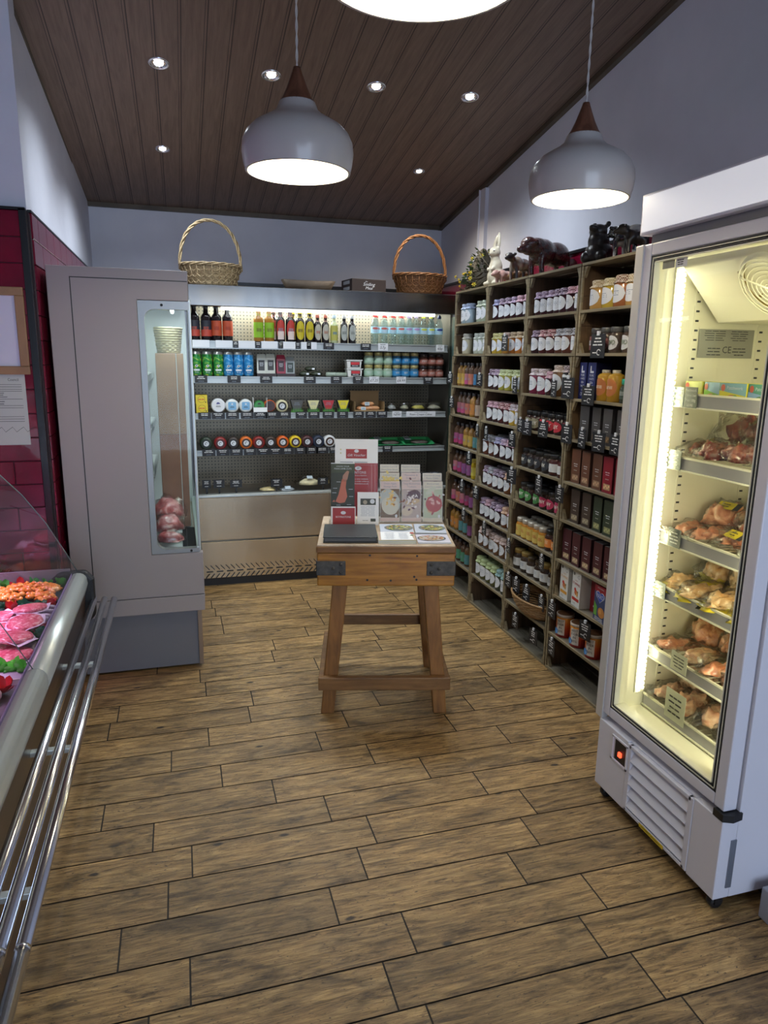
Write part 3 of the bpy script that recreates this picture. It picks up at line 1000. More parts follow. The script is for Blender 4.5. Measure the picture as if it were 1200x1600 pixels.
b.obj('rating_label', FZ, world=True)
b = B(m_ink); F = Face(b, (1.500, 1.5, 1.852), (0, -1, 0), (0, 0, 1)); F.text('TEMP°C', -.02, 0, .014, 0, 2); b.obj('lettering', FZ, world=True)
# LED strip, in ribbed diffuser
m_led = mat('led_strip_glow', (1, 1, 1), .5, emit=(1, 1, .80), es=3.2)
b = B(m_led, m_fin)
for i in range(86):
    z = .42 + i * .0165
    b.box(1.500, 1.506, 1.912, 1.924, z, z + .010, 0)
    b.box(1.518, 1.524, 1.912, 1.924, z + .006, z + .015, 0)
b.box(1.495, 1.53, 1.922, 1.930, .41, 1.85, 1)
b.obj('led_strip', FZ, world=True)
area('freezer_led_lamp', (1.512, 1.918, 1.12), (1.75, 1.62, 1.10), 1.4, .008, P_FREEZ, (1, .96, .66)).rotation_euler = (math.radians(90), math.radians(90), math.radians(225 - 180))
area('freezer_led_lamp', (1.50, 1.42, 1.12), (1.75, 1.7, 1.10), 1.4, .008, P_FREEZ * .8, (1, .96, .66)).rotation_euler = (math.radians(90), math.radians(90), math.radians(135 - 180 + 0))
FSH = [1.455, 1.255, 1.003, .815, .590, .405]
m_lipc = mat('freezer_lip_clear', (.36, .36, .37), .2)
for zz in FSH:
    b = B(m_fin)
    for i in range(17): b.tube([(1.545, 1.43 + i * .03, zz - .034), (1.95, 1.43 + i * .03, zz - .034)], .0018, 4)
    for x in (1.56, 1.7, 1.85, 1.94): b.tube([(x, 1.425, zz - .036), (x, 1.925, zz - .036)], .0025, 4)
    sh = b.obj('wire_shelf', FZ, world=True)
    b = B(m_lipc, m_fin)
    b.box(1.536, 1.540, 1.425, 1.925, zz - .040, zz, 0)
    b.box(1.532, 1.540, 1.425, 1.925, zz - .004, zz + .002, 1); b.box(1.530, 1.542, 1.425, 1.925, zz - .044, zz - .040, 1)
    b.obj('ticket_rail', sh, world=True)

# ------------------------------------------------------------------ butcher's block table
TL = thing('butcher_block_table', 'old wooden butcher block table with iron corner straps and splayed legs', 'table', (.875, 2.98, 0), math.radians(-14.1))
m_blk = wood('butcher_block_wood', (.25, .085, .010), (.62, .28, .040), (1.2, 1.2, 12), .38, .2, .2, nscale=3.5)
m_blkt = wood('butcher_block_top', (.42, .30, .19), (.66, .52, .38), (3, 3, 3), .6, .25, nscale=5)
m_leg = wood('table_leg_wood', (.17, .068, .015), (.38, .165, .038), (12, 12, 1.2), .5, .25)
m_iron = speckle('wrought_iron', [(.035, .032, .030), (.085, .078, .07)], 40, .55, 4, .5, .003)
W, D = .293, .275
b = B(m_blk); b.box(-W, W, -D, D, .600, .745); b.obj('block', TL, bevel=.006)
b = B(wood('butcher_block_rim', (.16, .065, .02), (.36, .17, .05), (1.2, 1.2, 12), .5, .2)); b.box(-W - .003, W + .003, -D - .003, D + .003, .745, .776)
bt = b.obj('block_top_band', TL, bevel=.006)
b = B(m_blkt); b.box(-W, W, -D, D, .770, .781); b.obj('chopping_surface', TL, bevel=.004)
for sx_ in (-1, 1):
    for sy_ in (-1, 1):
        b = B(m_iron)
        ln = .125
        x_out = sx_ * (W + .004); y_out = sy_ * (D + .004)
        b.box(min(x_out, x_out - sx_ * ln), max(x_out, x_out - sx_ * ln), min(y_out, y_out - sy_ * .006), max(y_out, y_out - sy_ * .006), .648, .712)
        b.box(min(x_out, x_out - sx_ * .006), max(x_out, x_out - sx_ * .006), min(y_out, y_out - sy_ * ln), max(y_out, y_out - sy_ * ln), .648, .712)
        st = b.obj('iron_strap', TL, bevel=.003)
        for (dx, dz) in ((.105, .698), (.105, .662), (.072, .680)):
            b = B(m_iron); b.lathe([(.008, 0), (.007, .004), (.0001, .006)], n=10, M=Matrix.Translation((x_out - sx_ * dx, y_out, dz)) @ Matrix.Rotation(math.radians(90) * (1 if sy_ < 0 else -1), 4, 'X'))
            b.obj('bolt', st)
b = B(m_ink)
for x, z in ((-.08, .628), (.02, .626), (.13, .630), (.12, .643), (.13, .735), (-.07, .737)):
    b.lathe([(.0001, .0008), (.005, .0006)], n=8, M=Matrix.Translation((x, -D, z)) @ Matrix.Rotation(math.radians(90), 4, 'X'))
b.obj('nail_hole', TL)
for sx_ in (-1, 1):
    for sy_ in (-1, 1):
        b = B(m_leg)
        # splayed leg, tapered board section
        xt, xb = sx_ * .196, sx_ * .252
        yt, yb = sy_ * .215, sy_ * .238
        hw, hd = .033, .026
        vs = [(xb - hw * .88, yb - hd, 0), (xb + hw * .88, yb - hd, 0), (xb + hw * .88, yb + hd, 0), (xb - hw * .88, yb + hd, 0),
              (xt - hw, yt - hd, .605), (xt + hw, yt - hd, .605), (xt + hw, yt + hd, .605), (xt - hw, yt + hd, .605)]
        b.add(vs, [(3, 2, 1, 0), (4, 5, 6, 7), (0, 1, 5, 4), (1, 2, 6, 5), (2, 3, 7, 6), (3, 0, 4, 7)])
        b.obj('leg', TL, bevel=.004)
m_str = wood('table_stretcher_wood', (.16, .07, .022), (.34, .17, .055), (1.2, 12, 12), .5, .25)
b = B(m_str); b.box(-.290, .290, -.292, -.262, .125, .185); b.obj('stretcher', TL, bevel=.004)
b = B(m_str); b.box(-.255, .255, .242, .268, .220, .275); b.obj('stretcher', TL, bevel=.004)
for s in (-1, 1):
    b = B(m_str); b.box(s * .278 - .012, s * .278 + .012, -.270, .270, .125, .178); b.obj('stretcher', TL, bevel=.004)

# ------------------------------------------------------------------ crate racking on the right
m_nail = m_rackw
CR = thing('wooden_crate', None, 'crate')
CW, CH, CD = .4985, .3925, .285
m_lipw = m_rackw
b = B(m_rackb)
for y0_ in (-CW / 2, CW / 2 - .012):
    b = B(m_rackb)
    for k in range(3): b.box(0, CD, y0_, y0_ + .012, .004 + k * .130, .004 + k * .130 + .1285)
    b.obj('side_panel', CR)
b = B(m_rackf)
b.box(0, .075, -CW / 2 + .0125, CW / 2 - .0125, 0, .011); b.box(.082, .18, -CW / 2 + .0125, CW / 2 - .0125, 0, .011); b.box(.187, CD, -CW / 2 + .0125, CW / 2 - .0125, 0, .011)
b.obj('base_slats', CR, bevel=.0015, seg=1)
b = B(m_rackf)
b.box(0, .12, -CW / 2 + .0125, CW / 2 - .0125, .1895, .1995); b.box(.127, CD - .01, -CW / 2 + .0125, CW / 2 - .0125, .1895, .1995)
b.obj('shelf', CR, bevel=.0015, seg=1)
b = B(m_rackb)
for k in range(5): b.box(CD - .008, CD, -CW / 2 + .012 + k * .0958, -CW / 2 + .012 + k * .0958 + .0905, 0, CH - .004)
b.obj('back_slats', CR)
for s in (-1, 1):
    b = B(m_rackw)
    ye = s * (CW / 2 - .0005)
    b.prism([(ye, 0), (ye - s * .013, 0), (ye - s * .013, CH - .002), (ye, CH - .002)], 0, -.003, .006)
    b.obj('front_edge', CR)
for z_ in (0, .1885):
    b = B(m_rackw); b.box(-.004, .004, -CW / 2 + .013, CW / 2 - .013, z_, z_ + .0125); b.obj('shelf_edge', CR)
for s in (-1, 1):
    for zt in (0, 1):
        for lv in ((.011, CH - .004) if zt == 0 else (.1995, .1895)):
            pass
    ye = s * (CW / 2 - .012)
    for (zc, dz) in ((.011, 1), (CH - .003, -1), (.1895, -1)):
        b = B(m_rackw)
        b.prism([(ye, zc), (ye - s * .030, zc), (ye - s * .004, zc + dz * .048), (ye, zc + dz * .048)], 0, .002, .016)
        b.obj('corner_brace', CR)
RX = 1.76
COLY = [4.215, 3.713, 3.211, 2.705]
COLN = ['by the back chiller', 'second from the back chiller', 'third from the back chiller', 'beside the freezer']
LVL = ['bottom', 'second lowest', 'middle', 'second highest', 'top']
RZ0 = .0
def crate_dy(k): return .034 - .0215 * k
first = True
for c in range(4):
    for k in range(5):
        loc = (RX, COLY[c] + crate_dy(k), RZ0 + k * .3935)
        lab = '%s wooden crate in the stacked crate column %s' % (LVL[k], COLN[c])
        if first:
            CR.location = loc; tag(CR, lab, 'crate', 'stacked wooden crates forming the jar racks'); first = False
            _ = dup  # later crates are copies
        else:
            dup(CR, loc, 0, lab, 'stacked wooden crates forming the jar racks', 'crate')
for c in range(4):
    b = B(m_rackw)
    z_ = 1.9675
    for k in range(3): b.box(RX - .002 + k * .098, RX + .090 + k * .098, COLY[c] + crate_dy(4) - CW / 2, COLY[c] + crate_dy(4) + CW / 2, z_, z_ + .011)
    for y_ in (-.2, .2): b.box(RX + .01, RX + .28, COLY[c] + crate_dy(4) + y_ - .01, COLY[c] + crate_dy(4) + y_ + .01, z_ - .0005, z_ + .0005)
    tag(b.obj('crate_lid'), 'slatted wooden board lying on top of the crate column ' + COLN[c], 'board', 'boards on top of the crate racks')
def rack(c, r, s, row=0):
    """place on the rack: column, shelf from the top (0..9), s metres from the shelf centre along the wall (+ is away from us)"""
    k = (9 - r) // 2
    z = k * .3935 + (.1995 if (9 - r) % 2 else .011) + .0005
    return (RX + .047 + row * .085, COLY[c] + crate_dy(k) + s, z)
# ------------------------------------------------------------------ serve-over meat counter, lower left
CT = thing('meat_counter', 'butcher serve-over meat counter with curved glass along the left edge', 'counter', (-.8, 1.6, 0))
CY0, CY1 = -.6, 2.955
m_cfront = wood('counter_dark_front', (.035, .018, .012), (.085, .048, .032), (10, 1, 10), .3, .05)
b = B(m_cfront); b.prism([(-.455, .02), (-.425, .35), (-.404, .640), (-.447, .640), (-.447, .590), (-1.3, .590), (-1.3, .02)], 1, CY0, CY1 - .03)
b.obj('front_body', CT, world=True)
b = B(m_black); b.prism([(-.43, .44), (-.372, .50), (-.372, .655), (-.40, .690), (-.50, .690), (-.60, .60), (-.60, .44)], 1, CY1 - .03, CY1 + .012); b.obj('end_cap', CT, world=True, bevel=.012)
b = B(m_alu)
pr = [(-.402, .610), (-.394, .640), (-.397, .664), (-.401, .672), (-.409, .680), (-.420, .684), (-.434, .685), (-.447, .682), (-.452, .670), (-.452, .640), (-.447, .610)]
for (ya, yb) in ((CY0, 2.009), (2.011, CY1 - .005)): b.prism(pr, 1, ya, yb, smooth=True)
b.obj('front_rim', CT, world=True)
b = B(mat('rim_insert', (.30, .22, .42), .3)); b.box(-.4535, -.4515, CY0, CY1 - .01, .640, .684); b.obj('rim_insert', CT, world=True)
m_cg = glass('counter_glass', (.99, .97, .98), .02)
prof = [(-.432, .684), (-.475, .775), (-.535, .895), (-.61, 1.01), (-.70, 1.115), (-.80, 1.19), (-.92, 1.235), (-1.05, 1.25)]
for (ya, yb) in ((CY0, 2.008), (2.012, CY1 - .01)):
    b = B(m_cg)
    for (p, q) in zip(prof, prof[1:]):
        b.add([(p[0], ya, p[1]), (p[0], yb, p[1]), (q[0], yb, q[1]), (q[0], ya, q[1])], [(0, 1, 2, 3)], 0, True)
    b.obj('curved_glass', CT, world=True, recalc=False)
b = B(mat('glass_edge_green', (.10, .13, .13), .2)); b.tube([(x, 2.010, z) for x, z in prof], .0016, 5); b.obj('glass_edge', CT, world=True)
b = B(MC['glass_edge_green']); b.tube([(x, CY1 - .008, z) for x, z in prof], .0025, 5); b.obj('glass_edge', CT, world=True)
b = B(glass('counter_end_glass', (.95, .90, .93), .06)); b.prism([(x, z) for x, z in prof] + [(-1.3, 1.25), (-1.3, .60), (-.45, .60)], 1, CY1 - .004, CY1 - .001); b.obj('end_glass', CT, world=True)
m_deck = mat('counter_deck_steel', (.30, .28, .34), .3, .7)
b = B(m_deck); b.box(-1.3, -.45, CY0, CY1 - .006, .605, .625)
b.box(-.452, -.448, CY0, CY1 - .01, .62, .66)
b.obj('deck', CT, world=True)
b = B(m_black)
for i in range(60): b.box(-.470, -.455, 1.2 + i * .029, 1.212 + i * .029, .6255, .629)
b.obj('air_slot', CT, world=True)
b = B(mat('counter_inner_end', (.20, .18, .22), .4)); b.box(-1.3, -.46, CY1 - .012, CY1 - .006, .62, .700); b.obj('end_upstand', CT, world=True)
b = B(m_greyd); b.box(-1.35, -1.3, CY0, CY1, 0, 1.25); b.obj('service_back', CT, world=True)
b = B(mat('counter_lamp_housing', (.4, .4, .42), .4)); b.box(-1.06, -.96, CY0, CY1, 1.251, 1.285); b.obj('canopy', CT, world=True)
area('counter_meat_lamp', (-.84, 1.9, 1.18), (-.79, 1.9, .6), 2.0, .06, P_COUNTER * .75, (1.0, .52, .92)).data.spread = math.radians(70)
for i, (x, r) in enumerate(((-.379, .0125), (-.338, .0130), (-.300, .0130))):
    b = B(m_chrome)
    b.tube([(x, CY0, .56), (x, 1.118, .56)], r, 14); b.tube([(x, 1.120, .56), (x, CY1 + .0 - .01 * i, .56)], r, 14)
    b.tube([(x, 1.115, .56), (x, 1.123, .56)], r + .0006, 14)
    b.obj('bag_rail', CT, world=True)
for y in (2.33, 1.80, 1.28, .7):
    b = B(m_alu); b.box(-.50, -.299, y - .010, y + .010, .536, .550)
    b.obj('rail_bracket', CT, world=True, bevel=.002)
# ================================================================== PRODUCTS
def labelpatch(b, r, z0, z1, m, a0=-80, a1=80, shape='rect', facing=math.pi, n=12, lift=.0008, prof=None):
    """paper label wrapped round a jar; facing = direction of its middle"""
    vs = []; fs = []
    for i in range(n + 1):
        a = math.radians(a0 + (a1 - a0) * i / n)
        u = -1 + 2 * i / n
        if shape == 'round': h = math.sqrt(max(0, 1 - u * u))
        elif shape == 'dome': h = 1
        else: h = 1
        zc = (z0 + z1) / 2; hh = (z1 - z0) / 2 * max(h, .02)
        for s in (-1, 1):
            vs.append(((r + lift) * math.cos(facing + a), (r + lift) * math.sin(facing + a), zc + s * hh))
    for i in range(n):
        fs.append((2 * i, 2 * i + 2, 2 * i + 3, 2 * i + 1))
    b.add(vs, fs, m, True)

def clothmat(col, dots):
    col = tuple(q * .56 for q in col); dots = tuple(q * .80 for q in dots)
    nm = 'gingham_%d_%d_%d_%d' % (col[0] * 99, col[1] * 99, col[2] * 99, dots[0] * 99)
    if nm in MC: return MC[nm]
    m = mat(nm, col, .8)
    t = NT(m)
    ck = t.n('ShaderNodeTexChecker'); ck.inputs['Scale'].default_value = 1.0
    t.l(t.coord((170, 170, 170)), ck.inputs['Vector'])
    ck.inputs['Color1'].default_value = (*col, 1); ck.inputs['Color2'].default_value = (*dots, 1)
    t.l(ck.outputs['Color'], t.b.inputs['Base Color'])
    return m

JR = {}
m_lab = mat('label_white', (.62, .64, .68), .5)
m_print = mat('label_print_grey', (.22, .26, .34), .6)
def proto_jar(cont, lid, dots=None, lab=(.62, .64, .68), shape='round', r=.034, h=.118, lidk='cloth', inkc=None, glassy=True):
    key = ('jar', cont, lid, dots, lab, shape, r, h, lidk)
    if key in JR: return JR[key]
    T = thing('jar', None, None)
    cm_ = pm(cont, .12, 0, 0)
    b = B(cm_)
    hh = h - .022
    b.lathe([(.0001, 0), (r * .90, 0), (r, .005), (r, hh - .016), (r * .86, hh - .004), (r * .78, hh), (r * .78, hh + .004)], n=20)
    b.obj('jar_glass', T, recalc=False)
    b = B(pm(lab, .5), m_print if inkc is None else pm(inkc, .6))
    if shape == 'round': labelpatch(b, r, hh * .16, hh * .84, 0, -62, 62, 'round')
    elif shape == 'band': labelpatch(b, r, hh * .22, hh * .72, 0, -85, 85)
    else: labelpatch(b, r, hh * .10, hh * .82, 0, -75, 75)
    F = Face(b, (0, 0, 0), (0, -1, 0), (0, 0, 1), .0006, cyl=r + .0008)
    F.lines(0, hh * .52, r * 1.1, hh * .22, 3, 1, 1, int(cont[0] * 50), .4)
    b.obj('label', T, recalc=False)
    if lidk == 'cloth':
        b = B(clothmat(lid, dots or tuple(min(1, c * 1.5 + .12) for c in lid)))
        vs_n = 24
        prof = [(.0001, h), (r * .80, h - .0005), (r * .90, h - .004), (r * .88, hh + .006), (r * .84, hh + .001)]
        b.lathe(prof, n=20)
        # frill
        vs = []; fs = []
        for i in range(vs_n):
            a = 2 * math.pi * i / vs_n
            w_ = 1 + .06 * (1 if i % 2 else -1)
            vs.append((r * .84 * math.cos(a), r * .84 * math.sin(a), hh + .001))
            vs.append((r * 1.10 * w_ * math.cos(a), r * 1.10 * w_ * math.sin(a), hh - .011))
        for i in range(vs_n):
            j = (i + 1) % vs_n
            fs.append((2 * i, 2 * i + 1, 2 * j + 1, 2 * j))
        b.add(vs, fs, 0, False)
        b.obj('cloth_lid_cover', T, recalc=False)
    else:
        b = B(pm(lid, .3, .3 if lidk == 'metal' else 0))
        b.lathe([(r * .84, hh - .001), (r * .88, hh), (r * .88, h - .003), (r * .84, h), (.0001, h)], n=20)
        b.obj('lid', T, recalc=False)
    JR[key] = T; T['fresh'] = 1
    return T

def proto_bottle(cont, lab, cap, r=.024, h=.165, neck=.34, shape='rect', lab2=None, capm=False, lz=(.10, .50), inkc=None, amb=False, sticker=None, foil=None):
    key = ('bot', cont, lab, cap, r, h, shape, lab2, foil)
    if key in JR: return JR[key]
    T = thing('bottle', None, None)
    b = B(pm(cont, .10) if cont else m_sideglass)
    zn = h * (1 - neck)
    b.lathe([(.0001, 0), (r * .92, 0), (r, .004), (r, zn), (r * .86, zn + h * .05), (r * .52, zn + h * .11), (r * .44, h * .86), (r * .44, h * .90)], n=20)
    b.obj('bottle_glass', T, recalc=False)
    b = B(pm(tuple(q * .66 for q in lab), .5), pm(inkc, .6) if inkc else m_print, pm(lab2, .5) if lab2 else m_lab)
    F = Face(b, (0, 0, 0), (0, -1, 0), (0, 0, 1), .0006, cyl=r + .0008)
    if shape == 'oval': labelpatch(b, r, h * lz[0], h * lz[1], 0, -58, 58, 'round')
    else: labelpatch(b, r, h * lz[0], h * lz[1], 0, -85, 85)
    if lab2:
        labelpatch(b, r, h * (lz[0] + .0), h * (lz[0] + (lz[1] - lz[0]) * .42), 2, -84 if shape != 'oval' else -40, 84 if shape != 'oval' else 40, lift=.0012)
    F.lines(0, h * (lz[0] + lz[1]) / 2, r * 1.1, h * .10, 3, 1, 3, 5, .45)
    b.obj('label', T, recalc=False)
    if foil:
        b = B(pm(foil, .4)); b.lathe([(r * .52, zn + h * .115), (r * .42, h * .88), (r * .42, h * .93)], n=16); b.obj('neck_label', T, recalc=False)
    b = B(pm(cap, .35, .5 if capm else 0)); b.lathe([(r * .50, h * .885), (r * .52, h * .985), (r * .46, h), (.0001, h)], n=16); b.obj('cap', T, recalc=False)
    JR[key] = T; T['fresh'] = 1
    return T

def put(P, loc, rz, label, cat, group, name=None):
    if 'fresh' in P:
        del P['fresh']
        KC[P.name] = [(c, kids(c)) for c in kids(P)]
        P.location = loc; P.rotation_euler = (0, 0, rz)
        tag(P, label, cat, group)
        if name: P.name = name; KC[P.name] = [(c, kids(c)) for c in kids(P)]
        return P
    o = dup(P, loc, rz, label, group, cat)
    return o

SHN = ['top', 'second', 'third', 'fourth', 'fifth', 'sixth', 'seventh', 'eighth', 'ninth', 'tenth']
CLN = ['crate column by the chiller', 'second crate column', 'third crate column', 'crate column by the freezer']
def where(c, r, i, n, row):
    w_ = ('%s from left' % ORD[i]) if n > 1 else 'alone'
    if i == 0: w_ = 'leftmost'
    if i == n - 1 and n > 1: w_ = 'rightmost'
    if row: w_ = 'behind, ' + w_.replace(' from left', '')
    return '%s, %s shelf, %s' % (w_, SHN[r], ['first', 'second', 'third', 'fourth'][c] + ' crate column')
def fill(c, r, items, kindname, cat, spread=None, rows=1, start=None, pname='jar'):
    """items : list of (prototype, short description)"""
    n = len(items)
    half = .192
    for row in range(rows):
        for i, (P, d) in enumerate(items):
            if row and r < 3: continue
            s = (half - 2 * half * i / max(1, n - 1)) if start is None else start - spread * i
            if spread and start is None: s = spread * (n - 1) / 2 - spread * i
            s += random.uniform(-.004, .004)
            loc = rack(c, r, s, row)
            loc = (loc[0] + random.uniform(-.004, .004), loc[1], loc[2])
            put(P, loc, math.radians(random.uniform(-9, 14)), '%s, %s' % (d, where(c, r, i, n, row)), cat, kindname, pname)

# palette (contents, lid, dots)
DK = (.035, .010, .016); BK = (.018, .010, .010); MG = (.16, .012, .05); YE = (.50, .34, .045); YG = (.36, .34, .06); AM = (.42, .20, .04)
CRM = (.50, .46, .33); PGR = (.34, .40, .30); PBL = (.28, .36, .42); OR = (.48, .17, .03); BRN = (.14, .06, .02)
cBLU = (.30, .38, .60); cPUR = (.22, .15, .30); cDPU = (.12, .05, .13); cPNK = (.60, .30, .38); cRED = (.35, .03, .06); cWHI = (.62, .58, .60)
cGRN = (.42, .56, .20); cYEL = (.62, .60, .20); cGRY = (.32, .32, .38); cORA = (.68, .36, .20); cTEA = (.16, .38, .38); cCRE = (.60, .52, .36); cGLD = (.40, .30, .08)
J = lambda cont, lid, dots=None, **k: proto_jar(cont, lid, dots, **k)
jd = 'preserve jars on the crate racks'
j_blue = (J(PBL, cBLU, (.5, .6, .8), h=.125, r=.037), 'pale jar, blue cloth lid')
j_gr1 = (J(PGR, (.36, .45, .34), (.55, .6, .5), h=.128, r=.036), 'pale green jar, grey green cloth lid')
j_cream = (J(CRM, (.60, .56, .46), (.66, .64, .58), h=.128, r=.036), 'cream jar, cream cloth lid')
j_white = (J((.46, .50, .42), (.55, .62, .52), (.66, .68, .64), h=.126, r=.034), 'whitish jar, pale green cloth lid')
j_dblu = (J(DK, (.24, .24, .46), (.5, .5, .7)), 'dark jam jar, blue cloth lid')
j_dpur = (J(DK, (.10, .04, .12), (.55, .45, .55)), 'dark jam jar, purple checked cloth lid')
j_dlil = (J(DK, (.34, .22, .40), (.62, .5, .62)), 'dark jam jar, lilac cloth lid')
j_dpnk = (J(DK, (.55, .25, .36), (.7, .5, .56)), 'dark jam jar, pink cloth lid')
j_dred = (J((.07, .012, .016), (.32, .03, .06), (.66, .5, .5)), 'dark red jam jar, red checked cloth lid')
j_dgry = (J((.10, .03, .02), (.26, .27, .32), (.5, .5, .55)), 'dark jar, grey cloth lid')
j_yel = (J(YE, cYEL, (.75, .7, .4)), 'yellow jar, yellow cloth lid')
j_apk = (J(AM, (.66, .40, .40), (.7, .6, .5)), 'amber jar, pink cloth lid')
j_ora = (J(OR, (.52, .36, .22), (.6, .5, .36)), 'orange jar, tan cloth lid')
j_ylc = (J(CRM, (.58, .52, .34), (.66, .6, .5)), 'pale jar, cream cloth lid')
j_ygr = (J(YG, (.50, .62, .24), (.68, .72, .5)), 'yellow jar, lime cloth lid')
j_ypk = (J(YE, (.48, .40, .46), (.68, .6, .64)), 'mustard jar, pale cloth lid')
j_dora = (J((.16, .05, .015), (.66, .34, .20), (.75, .55, .42)), 'brown jar, orange cloth lid')
j_wpk = (J((.15, .07, .035), (.66, .44, .40), (.74, .62, .58)), 'brown jar, pale pink cloth lid')
j_dgrn = (J((.10, .10, .03), (.42, .56, .20), (.62, .7, .42), h=.125, r=.036), 'olive jar, lime green cloth lid')
j_dtea = (J((.05, .06, .04), (.14, .34, .34), (.45, .6, .6), h=.125, r=.036), 'dark jar, teal checked cloth lid')
j_mag = (J(MG, (.50, .36, .42), (.72, .66, .68), r=.038, h=.13), 'magenta jar, pale checked cloth lid')
j_big = (J(BRN, (.50, .38, .30), (.7, .6, .55), r=.042, h=.15), 'tall brown chutney jar, tan cloth lid')
j_bigd = (J(BK, (.06, .03, .04), (.62, .5, .52), r=.041, h=.15), 'tall black jar, dark checked cloth lid')
for c, r, it in [
    (0, 0, None), (0, 1, None),
]:
    pass
def spaced(c, r, lst, starts, kind=jd):
    n = len(lst)
    for i, ((P, d), s) in enumerate(zip(lst, starts)):
        put(P, (lambda L: (L[0], L[1], L[2]))(rack(c, r, s)), math.radians(random.uniform(-8, 12)), '%s, %s' % (d, where(c, r, i, n, 0)), 'jar', kind, 'preserve_jar')
spaced(0, 0, [j_blue, j_blue, j_gr1, j_gr1], [.165, .095, -.075, -.150])
spaced(0, 1, [j_cream, j_white, j_white, j_white], [.130, -.045, -.115, -.185])
fill(1, 0, [j_dblu, j_dpur, j_dpur, j_dlil, j_dpnk, j_dpnk], jd, 'jar', pname='preserve_jar')
fill(1, 1, [j_yel, j_yel, j_apk, j_ora, j_ora, j_ylc], jd, 'jar', pname='preserve_jar')
fill(1, 2, [j_dpur, j_dlil, j_ygr, j_ygr, j_ygr, j_ygr], jd, 'jar', pname='preserve_jar')
fill(1, 3, [j_dpnk, j_dpnk, j_dred, j_dred, j_ypk, j_ypk], jd, 'jar', rows=2, pname='preserve_jar')
fill(1, 4, [j_dgry, j_dgry, j_dblu, j_dlil, j_dpnk, j_dpnk], jd, 'jar', rows=2, pname='preserve_jar')
fill(1, 5, [j_dpur, j_dgry, j_dpur, j_dpur, j_dora, j_dora], jd, 'jar', rows=2, pname='preserve_jar')
fill(1, 6, [j_dlil, j_dpnk, j_dpur, j_dlil, j_dora, j_dpnk], jd, 'jar', rows=2, pname='preserve_jar')
fill(1, 7, [j_wpk] * 6, jd, 'jar', rows=2, pname='preserve_jar')
fill(1, 8, [j_dgrn, j_dgrn, j_dgrn, j_dgrn, j_dtea, j_dtea], jd, 'jar', rows=2, pname='preserve_jar')
fill(2, 0, [j_dlil, j_dlil, j_dlil, j_dpur, j_dpur, j_dpnk, j_dpnk], jd, 'jar', pname='preserve_jar')
fill(2, 1, [j_dpur, j_dred, j_dred, j_dgry, j_dgry, j_dgry], jd, 'jar', pname='preserve_jar')
spaced(2, 2, [j_mag, j_mag, j_dpnk, j_big, j_bigd], [.165, .080, .005, -.080, -.170])
# squat branded jars of the third column
def sqj(lab, lid=(.02, .02, .022), cont=(.03, .012, .01), t1='', ink=(.75, .72, .66), r=.036, h=.100, shape='round'):
    P = proto_jar(cont, lid, None, lab, shape, r, h, 'metal', ink)
    if t1 and 'lettered' not in P:
        P['lettered'] = 1
        b = B(pm(ink, .5)); F = Face(b, (0, 0, 0), (0, -1, 0), (0, 0, 1), .0006, cyl=r + .0016)
        F.text(t1, 0, h * .40, .020, 0, 2, r * 1.5); b.obj('lettering', P, recalc=False)
    return P
s_khaki = (sqj((.22, .20, .13), t1='LLY'), 'squat jar, khaki round label, black lid')
s_red = (sqj((.50, .03, .05), t1='LLY'), 'squat jar, red round label, black lid')
s_blk = (sqj((.03, .035, .045), t1='NY', cont=(.02, .012, .012)), 'squat jar, black label, white letters')
s_wht = (sqj((.60, .60, .60), cont=(.06, .012, .012), shape='band', h=.105), 'jar, broad white label, black lid')
s_grn = (sqj((.06, .22, .06), t1='ENY'), 'squat jar, green label, black lid')
s_pnk = (sqj((.42, .03, .10), t1='ENY'), 'squat jar, crimson label, black lid')
s_amb = (proto_jar((.40, .16, .02), (.55, .50, .42), None, (.55, .40, .10), 'rect', .034, .105, 'metal', (.4, .04, .02)), 'amber jar, yellow picture label')
s_bbq = (proto_jar((.05, .02, .015), (.03, .03, .03), None, (.65, .22, .05), 'band', .034, .11, 'metal', (.7, .6, .4)), 'dark sauce jar, orange label')
s_sq1 = (proto_jar((.04, .025, .018), (.30, .20, .06), None, (.55, .56, .56), 'band', .038, .112, 'metal'), 'dark chutney jar, gold lid')
s_sq2 = (proto_jar((.035, .022, .016), (.05, .035, .02), None, (.55, .56, .56), 'band', .036, .105, 'metal'), 'dark chutney jar, dark lid')
fill(2, 3, [s_khaki, s_khaki, s_red, s_red, s_red, s_red], 'squat branded jars on the crate racks', 'jar', rows=2, pname='squat_jar')
fill(2, 4, [s_blk, s_blk, s_blk, s_blk, s_wht, s_wht], 'squat branded jars on the crate racks', 'jar', rows=2, pname='squat_jar')
fill(2, 5, [s_grn, s_grn, s_grn, s_pnk, s_pnk, s_pnk], 'squat branded jars on the crate racks', 'jar', rows=2, pname='squat_jar')
fill(2, 6, [s_amb, s_amb, s_amb, s_amb, s_amb, s_bbq, s_bbq], 'amber and barbecue jars on the crate racks', 'jar', rows=2, pname='sauce_jar')
fill(2, 7, [s_sq1, s_sq1, s_sq2, s_sq2, s_sq1, s_sq1], 'white labelled chutney jars on the crate racks', 'jar', rows=2, pname='chutney_jar')
